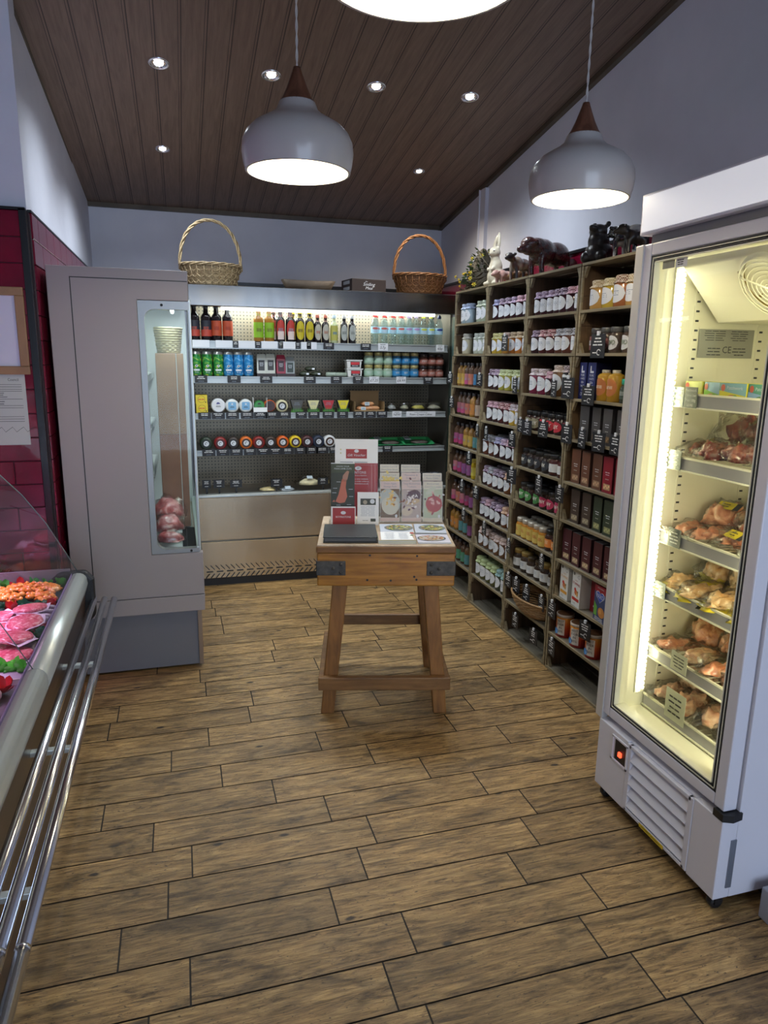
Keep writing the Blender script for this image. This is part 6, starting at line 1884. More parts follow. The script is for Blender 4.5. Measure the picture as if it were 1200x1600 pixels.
# recipe rack with three stacks
T = thing('recipe_card_rack', 'clear stepped acrylic rack of recipe cards on the right of the table', 'rack', tp(.135, .185), TRZ)
b = B(m_acr)
for k in range(3): b.add([(-.155, -.05 + k * .045, .0), (.155, -.05 + k * .045, 0), (.155, -.02 + k * .045, .15 + k * .04), (-.155, -.02 + k * .045, .15 + k * .04)], [(0, 1, 2, 3)])
for x in (-.156, -.052, .052, .156): b.add([(x, -.05, 0), (x, .06, 0), (x, .09, .22), (x, -.02, .15)], [(0, 1, 2, 3)])
b.box(-.157, .157, -.055, .075, 0, .004)
b.obj('acrylic_rack', T, recalc=False)
m_crm = pm((.60, .56, .48), .55); m_crp = pm((.60, .48, .46), .55)
def recipe(cx, tier, t1, t2, pic, lab, head):
    y0_ = -.045 + tier * .045; z0_ = .006 + tier * .034
    u = TR.to_3x3() @ Vector((1, 0, 0)); v = (TR.to_3x3() @ Vector((0, .19, .98))).normalized(); n_ = u.cross(v)
    P0 = tp(.135 + cx, .185 + y0_, z0_); b = B(m_paper); F = Face(b, P0, u, v, .0005)
    w_, h_ = .092, .192
    c_ = [F.P(-w_ / 2, 0, 0), F.P(w_ / 2, 0, 0), F.P(w_ / 2, h_, 0), F.P(-w_ / 2, h_, 0)]; k_ = [p - n_ * .006 for p in c_]
    b.add(c_ + k_, [(0, 1, 2, 3), (7, 6, 5, 4), (0, 4, 5, 1), (1, 5, 6, 2), (2, 6, 7, 3), (3, 7, 4, 0)])
    F.rect(0, h_ - .018, w_ - .002, .034, head, 1)
    F.text(t1, 0, h_ - .011, .0085, m_print, 2, .080); F.text(t2, 0, h_ - .025, .0085, m_print, 2, .080)
    F.rect(0, (h_ - .036) / 2 + .009, w_ - .002, h_ - .054, pic[0], 1)
    rnd = random.Random(len(t1) + tier)
    for (x, y, rx, ry, c) in pic[1]: F.ell(x, y, rx, ry, pm(c, .5), 2 + rnd.random(), 14, rnd.random())
    for k in range(26):
        c = pic[2][k % len(pic[2])]; F.ell(pic[3][0] + rnd.gauss(0, pic[3][2]), pic[3][1] + rnd.gauss(0, pic[3][3]), .004 + rnd.random() * .006, .002 + rnd.random() * .004, pm(c, .5), 4 + k * .06, 8, rnd.random() * 3)
    F.rect(0, .009, w_ - .002, .016, head, 8); F.ell(.030, .026, .006, .008, m_lab, 8)
    tag(b.obj('recipe_card', recalc=False), lab, 'recipe card', 'recipe cards in the clear rack')
pRoll = (pm((.16, .10, .06), .5), [(0, .10, .045, .06, (.40, .42, .40)), (0, .075, .040, .045, (.52, .50, .42)), (.01, .045, .018, .014, (.30, .08, .05))], [(.62, .36, .08), (.66, .46, .14), (.20, .06, .02), (.58, .40, .16)], (.0, .10, .020, .020))
pTray = (pm((.42, .34, .32), .5), [(.01, .12, .036, .030, (.10, .05, .06)), (.005, .095, .036, .014, (.50, .36, .22)), (-.02, .05, .028, .022, (.55, .46, .36))], [(.66, .62, .62), (.10, .03, .05), (.64, .58, .56)], (.006, .105, .022, .025))
pChe = (pm((.42, .46, .34), .5), [(-.01, .150, .03, .012, (.50, .52, .44)), (.005, .085, .040, .040, (.34, .06, .06)), (.005, .062, .034, .018, (.50, .34, .20))], [(.42, .06, .07), (.60, .36, .34), (.26, .03, .05)], (.006, .092, .018, .020))
recipe(-.103, 2, 'Lemon Curd &', 'Almond Butter Biscuits', pRoll, 'lemon curd biscuit recipe card, back tier, left stack', m_crm)
recipe(-.103, 1, 'Lemon Curd', 'Ice Cream Terrine', (pm((.60, .46, .16), .5), [], [(.66, .52, .18)], (0, .16, .02, .01)), 'lemon curd ice cream recipe card, middle tier, left stack', m_crm)
recipe(-.103, 0, 'Onion Apple', 'Sausage Rolls', pRoll, 'sausage roll recipe card with a plate picture, front left of the rack', m_crp)
recipe(.0, 2, 'Raspberry & Lemon', 'Curd Crumble Cake', pTray, 'raspberry crumble cake recipe card, back tier, centre stack', m_crm)
recipe(.0, 1, 'Marmalade &', 'Fruit Loaf', pTray, 'marmalade fruit loaf recipe card, middle tier, centre stack', m_crp)
recipe(.0, 0, 'Tangy Blackcurrant', 'Traybake', pTray, 'blackcurrant traybake recipe card with a cake picture, front centre', m_crp)
recipe(.103, 1, 'Chocolate & Orange', 'Panna Cotta', pTray, 'chocolate orange recipe card, middle tier, right stack', m_crm)
recipe(.103, 0, 'Blackcurrant', 'Curd Cheesecake', pChe, 'cheesecake recipe card with a red slice picture, front right', m_crm)
# magazines in four piles
def mag(cx, cy, w_, d_, h_, lab, draw, rz=0.0, nsh=6, edge=(.5, .5, .5)):
    M_ = TR @ Matrix.Translation((cx, cy, TZ)) @ Matrix.Rotation(rz, 4, 'Z')
    T = thing('magazine_pile', lab, 'magazines', M_.translation, TRZ + rz)
    for k in range(nsh):
        z0_ = h_ * k / nsh; r_ = random.Random(k * 7 + int(cx * 100)); ox, oy = r_.uniform(-.0025, .0025), r_.uniform(-.0025, .0025)
        b = B(m_paper if k % 2 == 0 else pm(edge, .5)); b.box(-w_ / 2 + ox, w_ / 2 + ox, -d_ / 2 + oy, d_ / 2 + oy, z0_ + .0002, z0_ + h_ / nsh)
        b.obj('magazine', T)
    b = B(); F = Face(b, (0, 0, h_), (1, 0, 0), (0, 1, 0), .0005); draw(F, w_, d_); b.obj('cover_print', T, recalc=False)
def d_salad(F, w_, d_):
    F.rect(0, 0, w_, d_, pm((.50, .54, .62), .45), 1); F.ell(.01, .005, w_ * .44, d_ * .38, pm((.16, .18, .18), .45), 2, 24)
    rnd = random.Random(int(w_ * 999))
    for k in range(70):
        a = rnd.random() * 6.28; q = math.sqrt(rnd.random())
        F.ell(.01 + w_ * .38 * q * math.cos(a), .005 + d_ * .30 * q * math.sin(a), .010, .004, pm([(.50, .48, .10), (.14, .26, .05), (.60, .56, .34), (.10, .12, .05), (.52, .30, .08)][k % 5], .5), 3 + k * .05, 8, rnd.random() * 3)
def d_dish(F, w_, d_):
    F.rect(0, 0, w_, d_, pm((.60, .58, .66), .45), 1); F.ell(-.005, 0, w_ * .44, d_ * .36, pm((.06, .07, .09), .45), 2, 26); F.ell(-.005, 0, w_ * .39, d_ * .31, pm((.55, .48, .40), .45), 3, 26)
    rnd = random.Random(5)
    for k in range(60):
        a = rnd.random() * 6.28; q = math.sqrt(rnd.random()); F.ell(-.005 + w_ * .34 * q * math.cos(a), d_ * .26 * q * math.sin(a), .008, .0035, pm([(.45, .12, .06), (.62, .40, .14), (.62, .58, .50), (.20, .08, .04)][k % 4], .5), 4 + k * .05, 8, rnd.random() * 3)
def d_text(F, w_, d_):
    F.rect(0, 0, w_, d_, pm((.48, .34, .26), .5), 1); F.poly([(-w_ * .44, -d_ * .48), (w_ * .44, -d_ * .46), (w_ * .40, d_ * .46), (-w_ * .42, d_ * .48)], m_paper, 2)
    F.lines(-.03, 0, .05, d_ * .75, 12, m_print, 3, 4, .2); F.lines(.03, 0, .05, d_ * .75, 12, m_print, 3, 9, .2)
    F.ell(w_ * .44, d_ * .32, .010, .010, pm((.45, .05, .04), .5), 4); F.ell(w_ * .42, d_ * .05, .008, .006, pm((.08, .22, .06), .5), 4)
mag(.055, -.020, .150, .160, .012, 'pile of salad cover magazines, left one behind the open leaflets', d_salad, .0, 5, (.20, .22, .18))
mag(.208, -.018, .140, .160, .012, 'pile of salad cover magazines, right one behind the dish magazine', d_salad, -.03, 5, (.20, .22, .24))
mag(.047, -.180, .160, .145, .016, 'pile of text leaflets with a fruit border at the front edge of the table', d_text, .02, 6, (.45, .44, .20))
mag(.205, -.180, .142, .140, .006, 'magazine with an oval dish photograph at the front right of the table', d_dish, .01, 2, (.5, .5, .52))

# ================================================================== SCULPTED FIGURES ON THE RACK
def sculpt(name, ells, voxel, m, extra=None, smooth=6, limbs=()):
    import bmesh
    b = B(m)
    for e in ells:
        c, r = e[0], e[1]
        rot = e[2] if len(e) > 2 else (0, 0, 0)
        from mathutils import Euler
        b.blob((0, 0, 0), r, 0, 0, 1, 0, 3, M=Matrix.Translation(c) @ Euler(rot).to_matrix().to_4x4())
    for path, rr_ in limbs: b.tube(path, rr_, 10)
    o = b.obj(name + '_src', origin=(0, 0, 0))
    rm = o.modifiers.new('r', 'REMESH'); rm.mode = 'VOXEL'; rm.voxel_size = voxel; rm.use_smooth_shade = True
    sm = o.modifiers.new('s', 'SMOOTH'); sm.iterations = smooth; sm.factor = .5
    bpy.context.view_layer.update()
    me = bpy.data.meshes.new_from_object(o.evaluated_get(bpy.context.evaluated_depsgraph_get()))
    me.name = name
    bpy.data.objects.remove(o)
    for p in me.polygons: p.use_smooth = True
    return me
def fig(name, me, parent): 
    o = bpy.data.objects.new(name, me); COL.objects.link(o); o.parent = parent; return o
RT = 1.9795
def quadruped(L, H, body, leg, headr, heady, snout, ears=.02, bulk=1.0):
    """animal facing +x, feet at z 0; returns ellipsoids and limbs"""
    E = [((-.18 * L, 0, H * .62), (.30 * L, body, H * .26 * bulk)), ((.16 * L, 0, H * .64), (.26 * L, body * 1.05, H * .28 * bulk)),
         ((.40 * L, 0, heady * H * .93), (.13 * L, body * .6, H * .15)), ((.52 * L, 0, heady * H), (headr * 1.15, headr * .85, headr)), ((.52 * L + headr * 1.1, 0, heady * H - headr * .35), (snout * 1.2, snout * .8, snout * .75))]
    Lm = []
    for x in (-.34, .28):
        for s in (-1, 1):
            Lm.append(([(x * L, s * body * .55, H * .55), (x * L + (.02 if x > 0 else -.02) * L, s * body * .62, H * .30), (x * L, s * body * .62, 0.003)], [leg * 1.7, leg * 1.0, leg * 1.05]))
    for s in (-1, 1): E.append(((.48 * L, s * headr * .95, heady * H + headr * .55), (ears * .5, ears, ears * .55)))
    Lm.append(([(-.47 * L, 0, H * .72), (-.53 * L, 0, H * .55), (-.53 * L, 0, H * .32)], [.006, .004, .006]))
    return E, Lm
m_rab = mat('rabbit_cream_glaze', (.56, .50, .38), .35, coat=.3)
# rabbit, sitting upright, facing left (-x)
T = thing('rabbit_figurine', 'tall cream rabbit figurine holding a flower, standing on the crate racks', 'figurine', (RX + .10, 4.03, RT), math.radians(200))
me = sculpt('rabbit_body', [((0, 0, .060), (.055, .052, .062)), ((.005, 0, .115), (.040, .040, .055)), ((.012, 0, .158), (.028, .028, .03)), ((.018, 0, .195), (.036, .033, .034)), ((.045, 0, .188), (.014, .014, .012)),
                            ((-.052, 0, .03), (.018, .018, .018)), ((.03, .034, .018), (.04, .018, .016)), ((.03, -.034, .018), (.04, .018, .016)), ((.04, .016, .105), (.026, .012, .012), (0, .5, 0)), ((.04, -.016, .105), (.026, .012, .012), (0, .5, 0)),
                            ((.004, .016, .262), (.010, .014, .052), (.12, -.1, 0)), ((-.004, -.018, .258), (.010, .013, .048), (-.22, -.15, 0))], .005, m_rab)
fig('body', me, T)
b = B(pm((.16, .13, .08), .5)); b.tube([(.05, -.01, .11), (.075, -.03, .15), (.085, -.06, .19)], .0025, 5)
for a in range(5): b.blob((.085 + .012 * math.cos(a * 1.26), -.064, .192 + .012 * math.sin(a * 1.26)), (.009, .003, .006), 0, 0, 1, 0, 1)
b.obj('flower', T)
b = B(m_ink); b.blob((.046, .020, .202), .004, 0, 0, 1, 0, 1); b.blob((.046, -.020, .202), .004, 0, 0, 1, 0, 1); b.obj('eye', T)
# daffodil basket plant
T = thing('daffodil_arrangement', 'cone shaped wicker arrangement with green leaves and yellow daffodils on the first crate column', 'plant', (RX + .115, 4.265, RT), 0)
m_twig = wood('dark_twigs', (.02, .015, .008), (.07, .05, .02), (8, 8, 8), .7, .3); m_lf = speckle('dark_leaves', [(.012, .035, .012), (.045, .10, .03)], 20, .5, 3, .2); m_daf = pm((.62, .56, .05), .5)
b = B(m_twig)
rnd = random.Random(11)
for k in range(46):
    a0 = rnd.random() * 6.28; z0_ = rnd.random() * .19; path = []
    for i in range(9):
        z = z0_ + .06 * math.sin(i * .5 + k) * .5 + .004 * i; z = max(.004, min(.245, z)); r = .108 * (1 - (z / .27) ** 1.6) + .006 * math.sin(i * 2 + k)
        path.append((r * math.cos(a0 + i * .25), r * math.sin(a0 + i * .25), z))
    b.tube(path, .0035, 4)
b.lathe([(.0001, 0), (.092, 0), (.098, .05), (.080, .12), (.050, .19), (.018, .245), (.0001, .255)], n=16)
b.obj('wicker_cone', T)
b = B(m_lf)
for k in range(130):
    a = rnd.random() * 6.28; z = rnd.random() * .24; r = .108 * (1 - (z / .275) ** 1.6) + .006
    d = Vector((math.cos(a), math.sin(a), rnd.uniform(-.2, .9))).normalized(); p = Vector((r * math.cos(a), r * math.sin(a), z)); s_ = d.cross(Vector((rnd.random(), rnd.random(), rnd.random()))).normalized()
    L_ = rnd.uniform(.02, .045); b.add([p, p + d * L_ * .5 + s_ * .006, p + d * L_, p + d * L_ * .5 - s_ * .006], [(0, 1, 2, 3)])
b.obj('leaves', T)
for k in range(15):
    a = rnd.uniform(1.9, 5.3); z = rnd.uniform(.01, .23); r = .108 * (1 - (z / .275) ** 1.6) + .03
    if k < 5: r += .03; z = rnd.uniform(.0, .11); a = rnd.uniform(1.9, 3.0)
    c = Vector((r * math.cos(a), r * math.sin(a), z)); n_ = Vector((math.cos(a), math.sin(a), .3)).normalized(); Q = n_.to_track_quat('Z', 'Y').to_matrix().to_4x4(); Mq = Matrix.Translation(c) @ Q
    b = B(m_daf, pm((.60, .40, .03), .5), m_lf)
    for q in range(6):
        A = q * 1.047; b.add([Mq @ Vector(p_) for p_ in ((0, 0, 0), (.010 * math.cos(A - .35), .010 * math.sin(A - .35), .002), (.017 * math.cos(A), .017 * math.sin(A), .001), (.010 * math.cos(A + .35), .010 * math.sin(A + .35), .002))], [(0, 1, 2, 3)], 0)
    b.lathe([(.004, 0), (.005, .009), (.007, .011)], 1, 10, M=Mq); b.tube([c, c - n_ * .03 - Vector((0, 0, .01))], .0015, 4, 2)
    b.obj('daffodil', T, recalc=False)
def animal(nm, lab, y, x, rz, args, m, vox=.0045, extra=None, cat='figurine'):
    T = thing(nm, lab, cat, (RX + x, y, RT), math.radians(rz)); E, Lm = quadruped(*args)
    if extra: E = E + extra
    fig('body', sculpt(nm + '_body', E, vox, m, limbs=Lm), T); return T
m_pig = speckle('piglet_pink', [(.34, .18, .15), (.48, .28, .24)], 14, .35, 3, .05, .002, .4)
animal('pig_figurine', 'small pink pig figurine beside the cream rabbit', 3.885, .085, 200, (.13, .085, .030, .010, .022, .66, .013, .012, 1.15), m_pig)
m_pch = speckle('patchwork_brown', [(.05, .02, .01), (.30, .14, .04)], 22, .3, 2, .1, .002, .5)
animal('hedgehog_figurine', 'small mottled brown animal figurine behind the pink pig', 3.795, .150, 190, (.12, .080, .034, .008, .020, .55, .012, .008, 1.2), m_pch)
m_calf = mat('calf_brown_white', (.2, .08, .04), .3, coat=.4)
t = NT(m_calf); f = t.noise(t.coord(), 11, 1, .3); t.l(t.ramp(f, [(.40, (.030, .022, .025)), (.50, (.10, .04, .02)), (.62, (.50, .44, .36))]), t.b.inputs['Base Color'])
animal('calf_figurine', 'glossy brown calf figurine with a white face, left of the shaggy bull', 3.66, .070, 205, (.17, .135, .032, .009, .024, .86, .014, .018), m_calf)
m_bull = speckle('bull_dark_glaze', [(.020, .006, .006), (.09, .022, .018)], 60, .18, 5, .9, .006, .6)
animal('bull_figurine', 'large shaggy dark brown bull figurine on the third crate column', 3.43, .115, 195, (.27, .180, .062, .014, .040, .74, .026, .028, 1.35), m_bull, .0055, [((.08, 0, .135), (.075, .055, .05)), ((.14, .0, .15), (.04, .045, .035))])
m_bear = speckle('charcoal_bronze', [(.010, .009, .009), (.045, .038, .034)], 45, .3, 4, .6, .004)
T = thing('bear_figurine', 'charcoal bear bust figurine looking up, on the crate column by the freezer', 'figurine', (RX + .085, 2.915, RT), math.radians(205)); T.scale = (1.02, 1.02, .92)
fig('body', sculpt('bear_body', [((0, 0, .050), (.062, .060, .058)), ((.008, 0, .105), (.048, .046, .05)), ((.016, 0, .150), (.038, .040, .034)), ((.052, 0, .158), (.024, .020, .017), (0, -.35, 0)), ((.070, 0, .166), (.009, .012, .008)), ((-.004, .034, .182), (.008, .014, .015)), ((-.004, -.034, .182), (.008, .014, .015)), ((.04, .038, .03), (.03, .022, .028)), ((.04, -.038, .03), (.03, .022, .028))], .0045, m_bear, smooth=3), T)
m_cow = mat('cow_black_white_glaze', (.02, .02, .02), .12, coat=.8)
t = NT(m_cow); f = t.noise(t.coord(), 16, 0, .3); t.l(t.ramp(f, [(.47, (.010, .010, .012)), (.53, (.55, .53, .50))]), t.b.inputs['Base Color'])
animal('cow_figurine', 'glossy black and white cow figurine between the bear and the freezer', 2.70, .090, 100, (.17, .145, .040, .011, .026, .80, .015, .016, 1.1), m_cow)
m_smal = speckle('small_dark_bronze', [(.010, .009, .009), (.04, .03, .025)], 40, .3, 4, .5, .003)
animal('lamb_figurine', 'small dark figurine mostly hidden behind the freezer header', 2.60, .05, 160, (.10, .105, .030, .009, .022, .92, .014, .012), m_smal)

# ================================================================== FROZEN MEAT IN THE FREEZER
def meatmat(nm, cols, sc=14, coat=.6): return speckle(nm, cols, sc, .28, 5, .35, .006, coat, 1.2)
mm_dark = meatmat('frozen_offal_dark', [(.07, .012, .010), (.22, .040, .03), (.42, .20, .13)], 18)
mm_red = meatmat('frozen_pork_cuts', [(.40, .10, .05), (.62, .28, .16), (.76, .56, .40)])
mm_chk = meatmat('frozen_chicken', [(.58, .30, .10), (.74, .50, .26), (.80, .68, .48)])
mm_pal = meatmat('frozen_pale_joint', [(.44, .14, .08), (.72, .48, .32), (.80, .68, .54)], 10)
m_bagf = glass('frosty_bag', (.97, .97, .95), .09, .14, .9, 38)
m_yel = pm((.62, .50, .02), .4)
m_fz = 1.0
def meatpack(loc, rx, ry, rz_, m, lab, seed, rot=0.0, sticker=False, ybag=False, grp='frozen meat packs', lumps=5):
    rx *= 1.05; ry *= 1.02; rz_ *= 1.45
    T = thing('frozen_meat_pack', lab, 'frozen meat', loc, rot, grp)
    b = B(m); rnd = random.Random(seed)
    for k in range(lumps):
        b.blob((rnd.uniform(-.45, .45) * rx, rnd.uniform(-.45, .45) * ry, rz_ * rnd.uniform(.45, .65)), (rx * rnd.uniform(.45, .65), ry * rnd.uniform(.45, .65), rz_ * rnd.uniform(.4, .55)), 0, .35, 2.2, seed + k, 3, flat=.002)
    b.obj('meat', T)
    b = B(m_bagf); b.blob((0, 0, rz_ * .55), (rx * 1.10, ry * 1.10, rz_ * .72), 0, .30, 4.5, seed, 3, flat=.0005)
    b.add([(-rx * .9, -ry * .3, rz_ * .5), (-rx * 1.35, -ry * .5, rz_ * .75), (-rx * 1.38, ry * .1, rz_ * .95), (-rx * 1.25, ry * .5, rz_ * .7), (-rx * .9, ry * .4, rz_ * .5)], [(0, 1, 2, 3, 4)])
    b.obj('plastic_bag', T)
    if sticker:
        b = B(m_yel, m_ink); n_ = Vector((-.55, -.15, 1)).normalized(); u = Vector((0, -1, 0)); v = n_.cross(u)
        F = Face(b, (-rx * .25, 0, rz_ * 1.13), u, v, .001); F.rect(0, 0, .060, .036, 0, 1); F.lines(0, 0, .035, .022, 2, 1, 2, 3, .35); F.rect(.040, 0, .02, .036, 1, 1)
        b.obj('yellow_sticker', T, recalc=False)
    if ybag:
        b = B(m_yel); b.blob((0, 0, rz_ * .30), (rx * 1.16, ry * 1.14, rz_ * .36), 0, .25, 4, seed + 3, 3, flat=.0002); b.obj('yellow_tray_bag', T)
    return T
# patchwork pate boxes on the top shelf
def fzz(i): return FSH[i] - .0315
bc = [(.62, .58, .06), (.60, .50, .05), (.30, .44, .52), (.12, .34, .26), (.24, .42, .50)]
for i, (y, w_, c1, c2) in enumerate(((1.872, .070, (.55, .60, .20), (.66, .60, .10)), (1.795, .068, (.28, .46, .60), (.22, .46, .08)), (1.705, .100, (.20, .38, .44), (.60, .54, .03)), (1.602, .098, (.08, .28, .20), (.22, .36, .55)), (1.500, .098, (.20, .40, .50), (.58, .52, .03)))):
    def dd(F, Ft, c1=c1, c2=c2, i=i):
        w2 = (.070, .068, .100, .098, .098)[i]
        F.poly([(-w2 / 2, .012), (w2 / 2, .012), (w2 / 2, .034), (-w2 / 2, .048)], pm(c2, .45), 3); F.rect(0, .006, w2, .012, pm((.60, .14, .02), .45), 4)
        if i > 1: F.text('Patchwork', .008, .056, .010, m_lab, 5, w2 * .62)
        F.ell(-w2 * .36, .056, .008, .010, pm((.45, .08, .04), .5), 5)
        F.ell(.0, .024, .022, .013, pm([(.56, .40, .16), (.50, .30, .12), (.46, .24, .10), (.10, .20, .08), (.34, .14, .06)][i], .5), 5, 14); F.ell(.012, .030, .008, .007, pm((.20, .36, .06), .5), 6)
        if i == 3: F.rect(.014, .034, .010, .042, pm((.02, .07, .03), .4), 6); F.rect(.014, .024, .010, .014, m_lab, 7)
    P = boxpack('pate_box', w_, .070, .06, c1, tuple(q * .8 for q in c2), (.66, .60, .12), dd)
    put(P, (1.562 + .004 * (i % 2), y, fzz(0)), math.radians([2, -3, 2, -2, 1][i]), 'bright illustrated pâté box, %s from left on the top freezer shelf' % ORD[i], 'carton', 'illustrated pate boxes', 'pate_box')
packs = []
rp = random.Random(21)
for sh, mm, st, yb, h_ in ((1, mm_dark, 0, 0, .058), (2, mm_red, 1, 0, .044), (3, mm_chk, 0, 1, .046), (4, mm_red, 0, 0, .048), (5, mm_pal, 0, 0, .056)):
    for j, (x, y, k) in enumerate(((1.612, 1.875, .8), (1.610, 1.775, .9), (1.612, 1.665, 1.0), (1.612, 1.555, 1.0), (1.612, 1.465, .9), (1.725, 1.835, 1.7), (1.735, 1.70, 1.8), (1.735, 1.55, 1.7), (1.86, 1.80, 2.0))):
        packs.append((sh, x, y, .070 + rp.uniform(-.005, .008), .056 if j < 5 else .070, h_ * k, mm if not (sh == 4 and j % 3 == 1) else mm_pal, 1 if (st and j in (2, 5)) else 0, yb, rp.uniform(-.35, .35)))
kd = {1: 'dark red frozen offal pack', 2: 'pinkish frozen pork pack', 3: 'golden frozen chicken pack', 4: 'pale frozen cut pack', 5: 'large pale frozen joint'}
cnt = {}
for (sh, x, y, rx, ry, rz_, m, st, yb, rot) in packs:
    i = cnt.get(sh, 0); cnt[sh] = i + 1
    lab = '%s, %s, %s freezer shelf' % (kd[sh], ['front row leftmost', 'front row second', 'front row third', 'front row fourth', 'front row rightmost', 'behind at left', 'behind in the middle', 'behind at right', 'deepest'][i], SHN[sh])
    meatpack((x, y, fzz(sh)), rx, ry, rz_, m, lab, sh * 10 + i, rot, st, yb)
# slate tickets on the freezer rails
def ticket(y, i, w_, h_, lab, m=None, txt=None, dz=-.042, ink=1):
    b = B(m or mat('slate_ticket', (.06, .075, .07), .35), m_chalk, m_ink); b.box(-.001, 0, -w_ / 2, w_ / 2, 0, h_, 0)
    F = Face(b, (-.001, 0, 0), (0, -1, 0), (0, 0, 1), .0005)
    if txt:
        for k, s_ in enumerate(txt): F.text(s_, 0, h_ * (.84 - .24 * k), h_ * .13, ink, 1, w_ * .85)
    else: F.lines(0, h_ * .5, w_ * .75, h_ * .7, 4, ink, 1, i, .35)
    o = b.obj('shelf_ticket', origin=(0, 0, 0), recalc=False); o.location = (1.5285, y, FSH[i] + dz); tag(o, lab, 'price card', 'tickets on the freezer shelf rails')
ticket(1.895, 0, .050, .062, 'dark slate ticket, left of its pair on the top freezer shelf rail', None, ('Patchwork', 'Pâté', '100g'))
ticket(1.838, 0, .056, .064, 'dark slate ticket, right of its pair on the top freezer shelf rail', None, ('Patchwork', 'Chicken Liver', 'Pâté 100g', '£3.95'))
ticket(1.882, 1, .060, .062, 'slate ticket at the left of the second freezer shelf rail')
ticket(1.845, 2, .060, .062, 'slate ticket at the left of the third freezer shelf rail')
ticket(1.890, 3, .060, .055, 'slate ticket at the left of the fourth freezer shelf rail')
m_ft = pm((.52, .54, .40), .6)
ticket(1.760, 4, .075, .062, 'handwritten pale ticket on the fifth freezer shelf rail', m_ft, None, -.030, 2)
ticket(1.755, 5, .095, .105, 'large handwritten cream ticket on the lowest freezer shelf', m_ft, None, -.020, 2)

# ================================================================== IN THE LEFT CHILLER
m_beef = meatmat('vacuum_beef', [(.22, .03, .035), (.38, .09, .09), (.60, .36, .34)], 16)
for i, (x, y, z, rx, ry, rz_) in enumerate(((-.075, 3.53, .602, .062, .055, .085), (-.085, 3.66, .602, .075, .07, .14), (-.085, 3.83, .602, .085, .08, .19))):
    T = thing('vacuum_packed_joint', 'vacuum packed red meat joint, %s of three inside the left chiller' % ('nearest', 'middle', 'farthest')[i], 'meat', (x, y, z), 0, 'meat joints in the left chiller')
    b = B(m_beef); b.blob((0, 0, rz_ * .5), (rx, ry, rz_ * .55), 0, .22, 1.8, i + 4, 3, flat=.001); b.obj('meat', T)
    b = B(m_film); b.blob((0, 0, rz_ * .52), (rx * 1.06, ry * 1.07, rz_ * .60), 0, .28, 4, i + 7, 3, flat=.0005); b.obj('film_wrap', T)
m_rackrefl = speckle('rack_reflection_brown', [(.26, .16, .10), (.34, .22, .14)], 8, .7, 3, .05)  # solid brown blocks added in place of the crate rack's reflection
m_rackrefl2 = speckle('rack_reflection_red', [(.22, .11, .075), (.28, .15, .10)], 8, .7, 3, .05)
for i, (z0_, z1_, m) in enumerate(((.613, 1.13, m_rackrefl2), (1.1305, 1.56, m_rackrefl))):
    T = thing('rack_reflection_block', 'tall brown stand-in for a crate rack reflection, left chiller, %s of two' % ('lower', 'upper')[i], 'carton', (-.045, 4.05, z0_ ), 0, 'stand-ins for crate rack reflections in the left chiller')
    b = B(m); b.box(-.115, -.012, 3.95, 4.2, z0_, z1_); b.box(-.008, .028, 3.95, 4.2, z0_, z1_); b.obj('carton_body', T, world=True, bevel=.003)
T = thing('wicker_reflection', 'pale woven stand-in for a reflected wicker basket, above the brown blocks, left chiller', 'tray', (-.045, 4.05, 1.5605), 0)  # solid weave added where a wicker basket is only reflected
weave_bowl(T, [(.070, .006), (.078, .06), (.088, .13)], wood('wicker_reflection_pale', (.40, .34, .20), (.66, .60, .42), (20, 20, 30), .6, .4), 26, 12, .80, 1.2, .003, 'woven_wall')
for k, (z_, y_) in enumerate(((1.17, 3.55), (.93, 3.62), (1.17, 3.75))):
    b = B(m_film, mm_red); b.blob((0, 0, .018), (.07, .06, .016), 1, .2, 3, k, 2, flat=.001); b.blob((0, 0, .022), (.085, .075, .022), 0, .35, 6, k, 3, flat=.0005)
    o = b.obj('film_wrapped_pack', origin=(0, 0, 0)); o.location = (-.235, y_, z_); tag(o, 'small film wrapped meat pack on the %s shelf of the left chiller' % ('middle shelf, nearer us, the', 'lowest', 'middle shelf, farther away, the')[k].replace(', the', ''), 'meat')

# ================================================================== ON THE MEAT COUNTER
DZ = .6255
m_blackt = mat('black_tray_plastic', (.02, .02, .022), .3); m_whitet = mat('white_tray_plastic', (.66, .64, .66), .35)
m_org = speckle('orange_marinade', [(.42, .10, .01), (.66, .24, .03), (.70, .40, .10)], 30, .14, 4, .5, .006, .9)
T = thing('marinated_meat_tray', 'black tray heaped with glossy orange marinated meat at the far end of the counter', 'tray', (-.61, 2.80, DZ), 0)
b = B(m_blackt); b.box(-.135, .135, -.105, .105, 0, .004); 
for q in ((-.14, -.135, -.11, .11), (.135, .14, -.11, .11), (-.14, .14, -.11, -.105), (-.14, .14, .105, .11)): b.box(q[0], q[1], q[2], q[3], 0, .024)
b.obj('tray', T)
b = B(m_org); rnd = random.Random(4)
for k in range(230):
    x, y = rnd.uniform(-.122, .122), rnd.uniform(-.092, .092); b.blob((x, y, .012 + .040 * max(0, 1 - (x / .16) ** 2 - (y / .15) ** 2 * .6) * rnd.uniform(.6, 1)), (rnd.uniform(.010, .018), rnd.uniform(.009, .014), .010), 0, .3, 2, k, 1)
o = b.obj('marinated_meat', T); o['kind'] = 'stuff'
m_gr1 = mat('garnish_green', (.06, .34, .05), .4); m_gr2 = mat('garnish_dark_green', (.02, .13, .07), .4); m_gr3 = mat('garnish_red', (.50, .02, .03), .4); m_gr4 = mat('garnish_bright_green', (.14, .60, .08), .4)
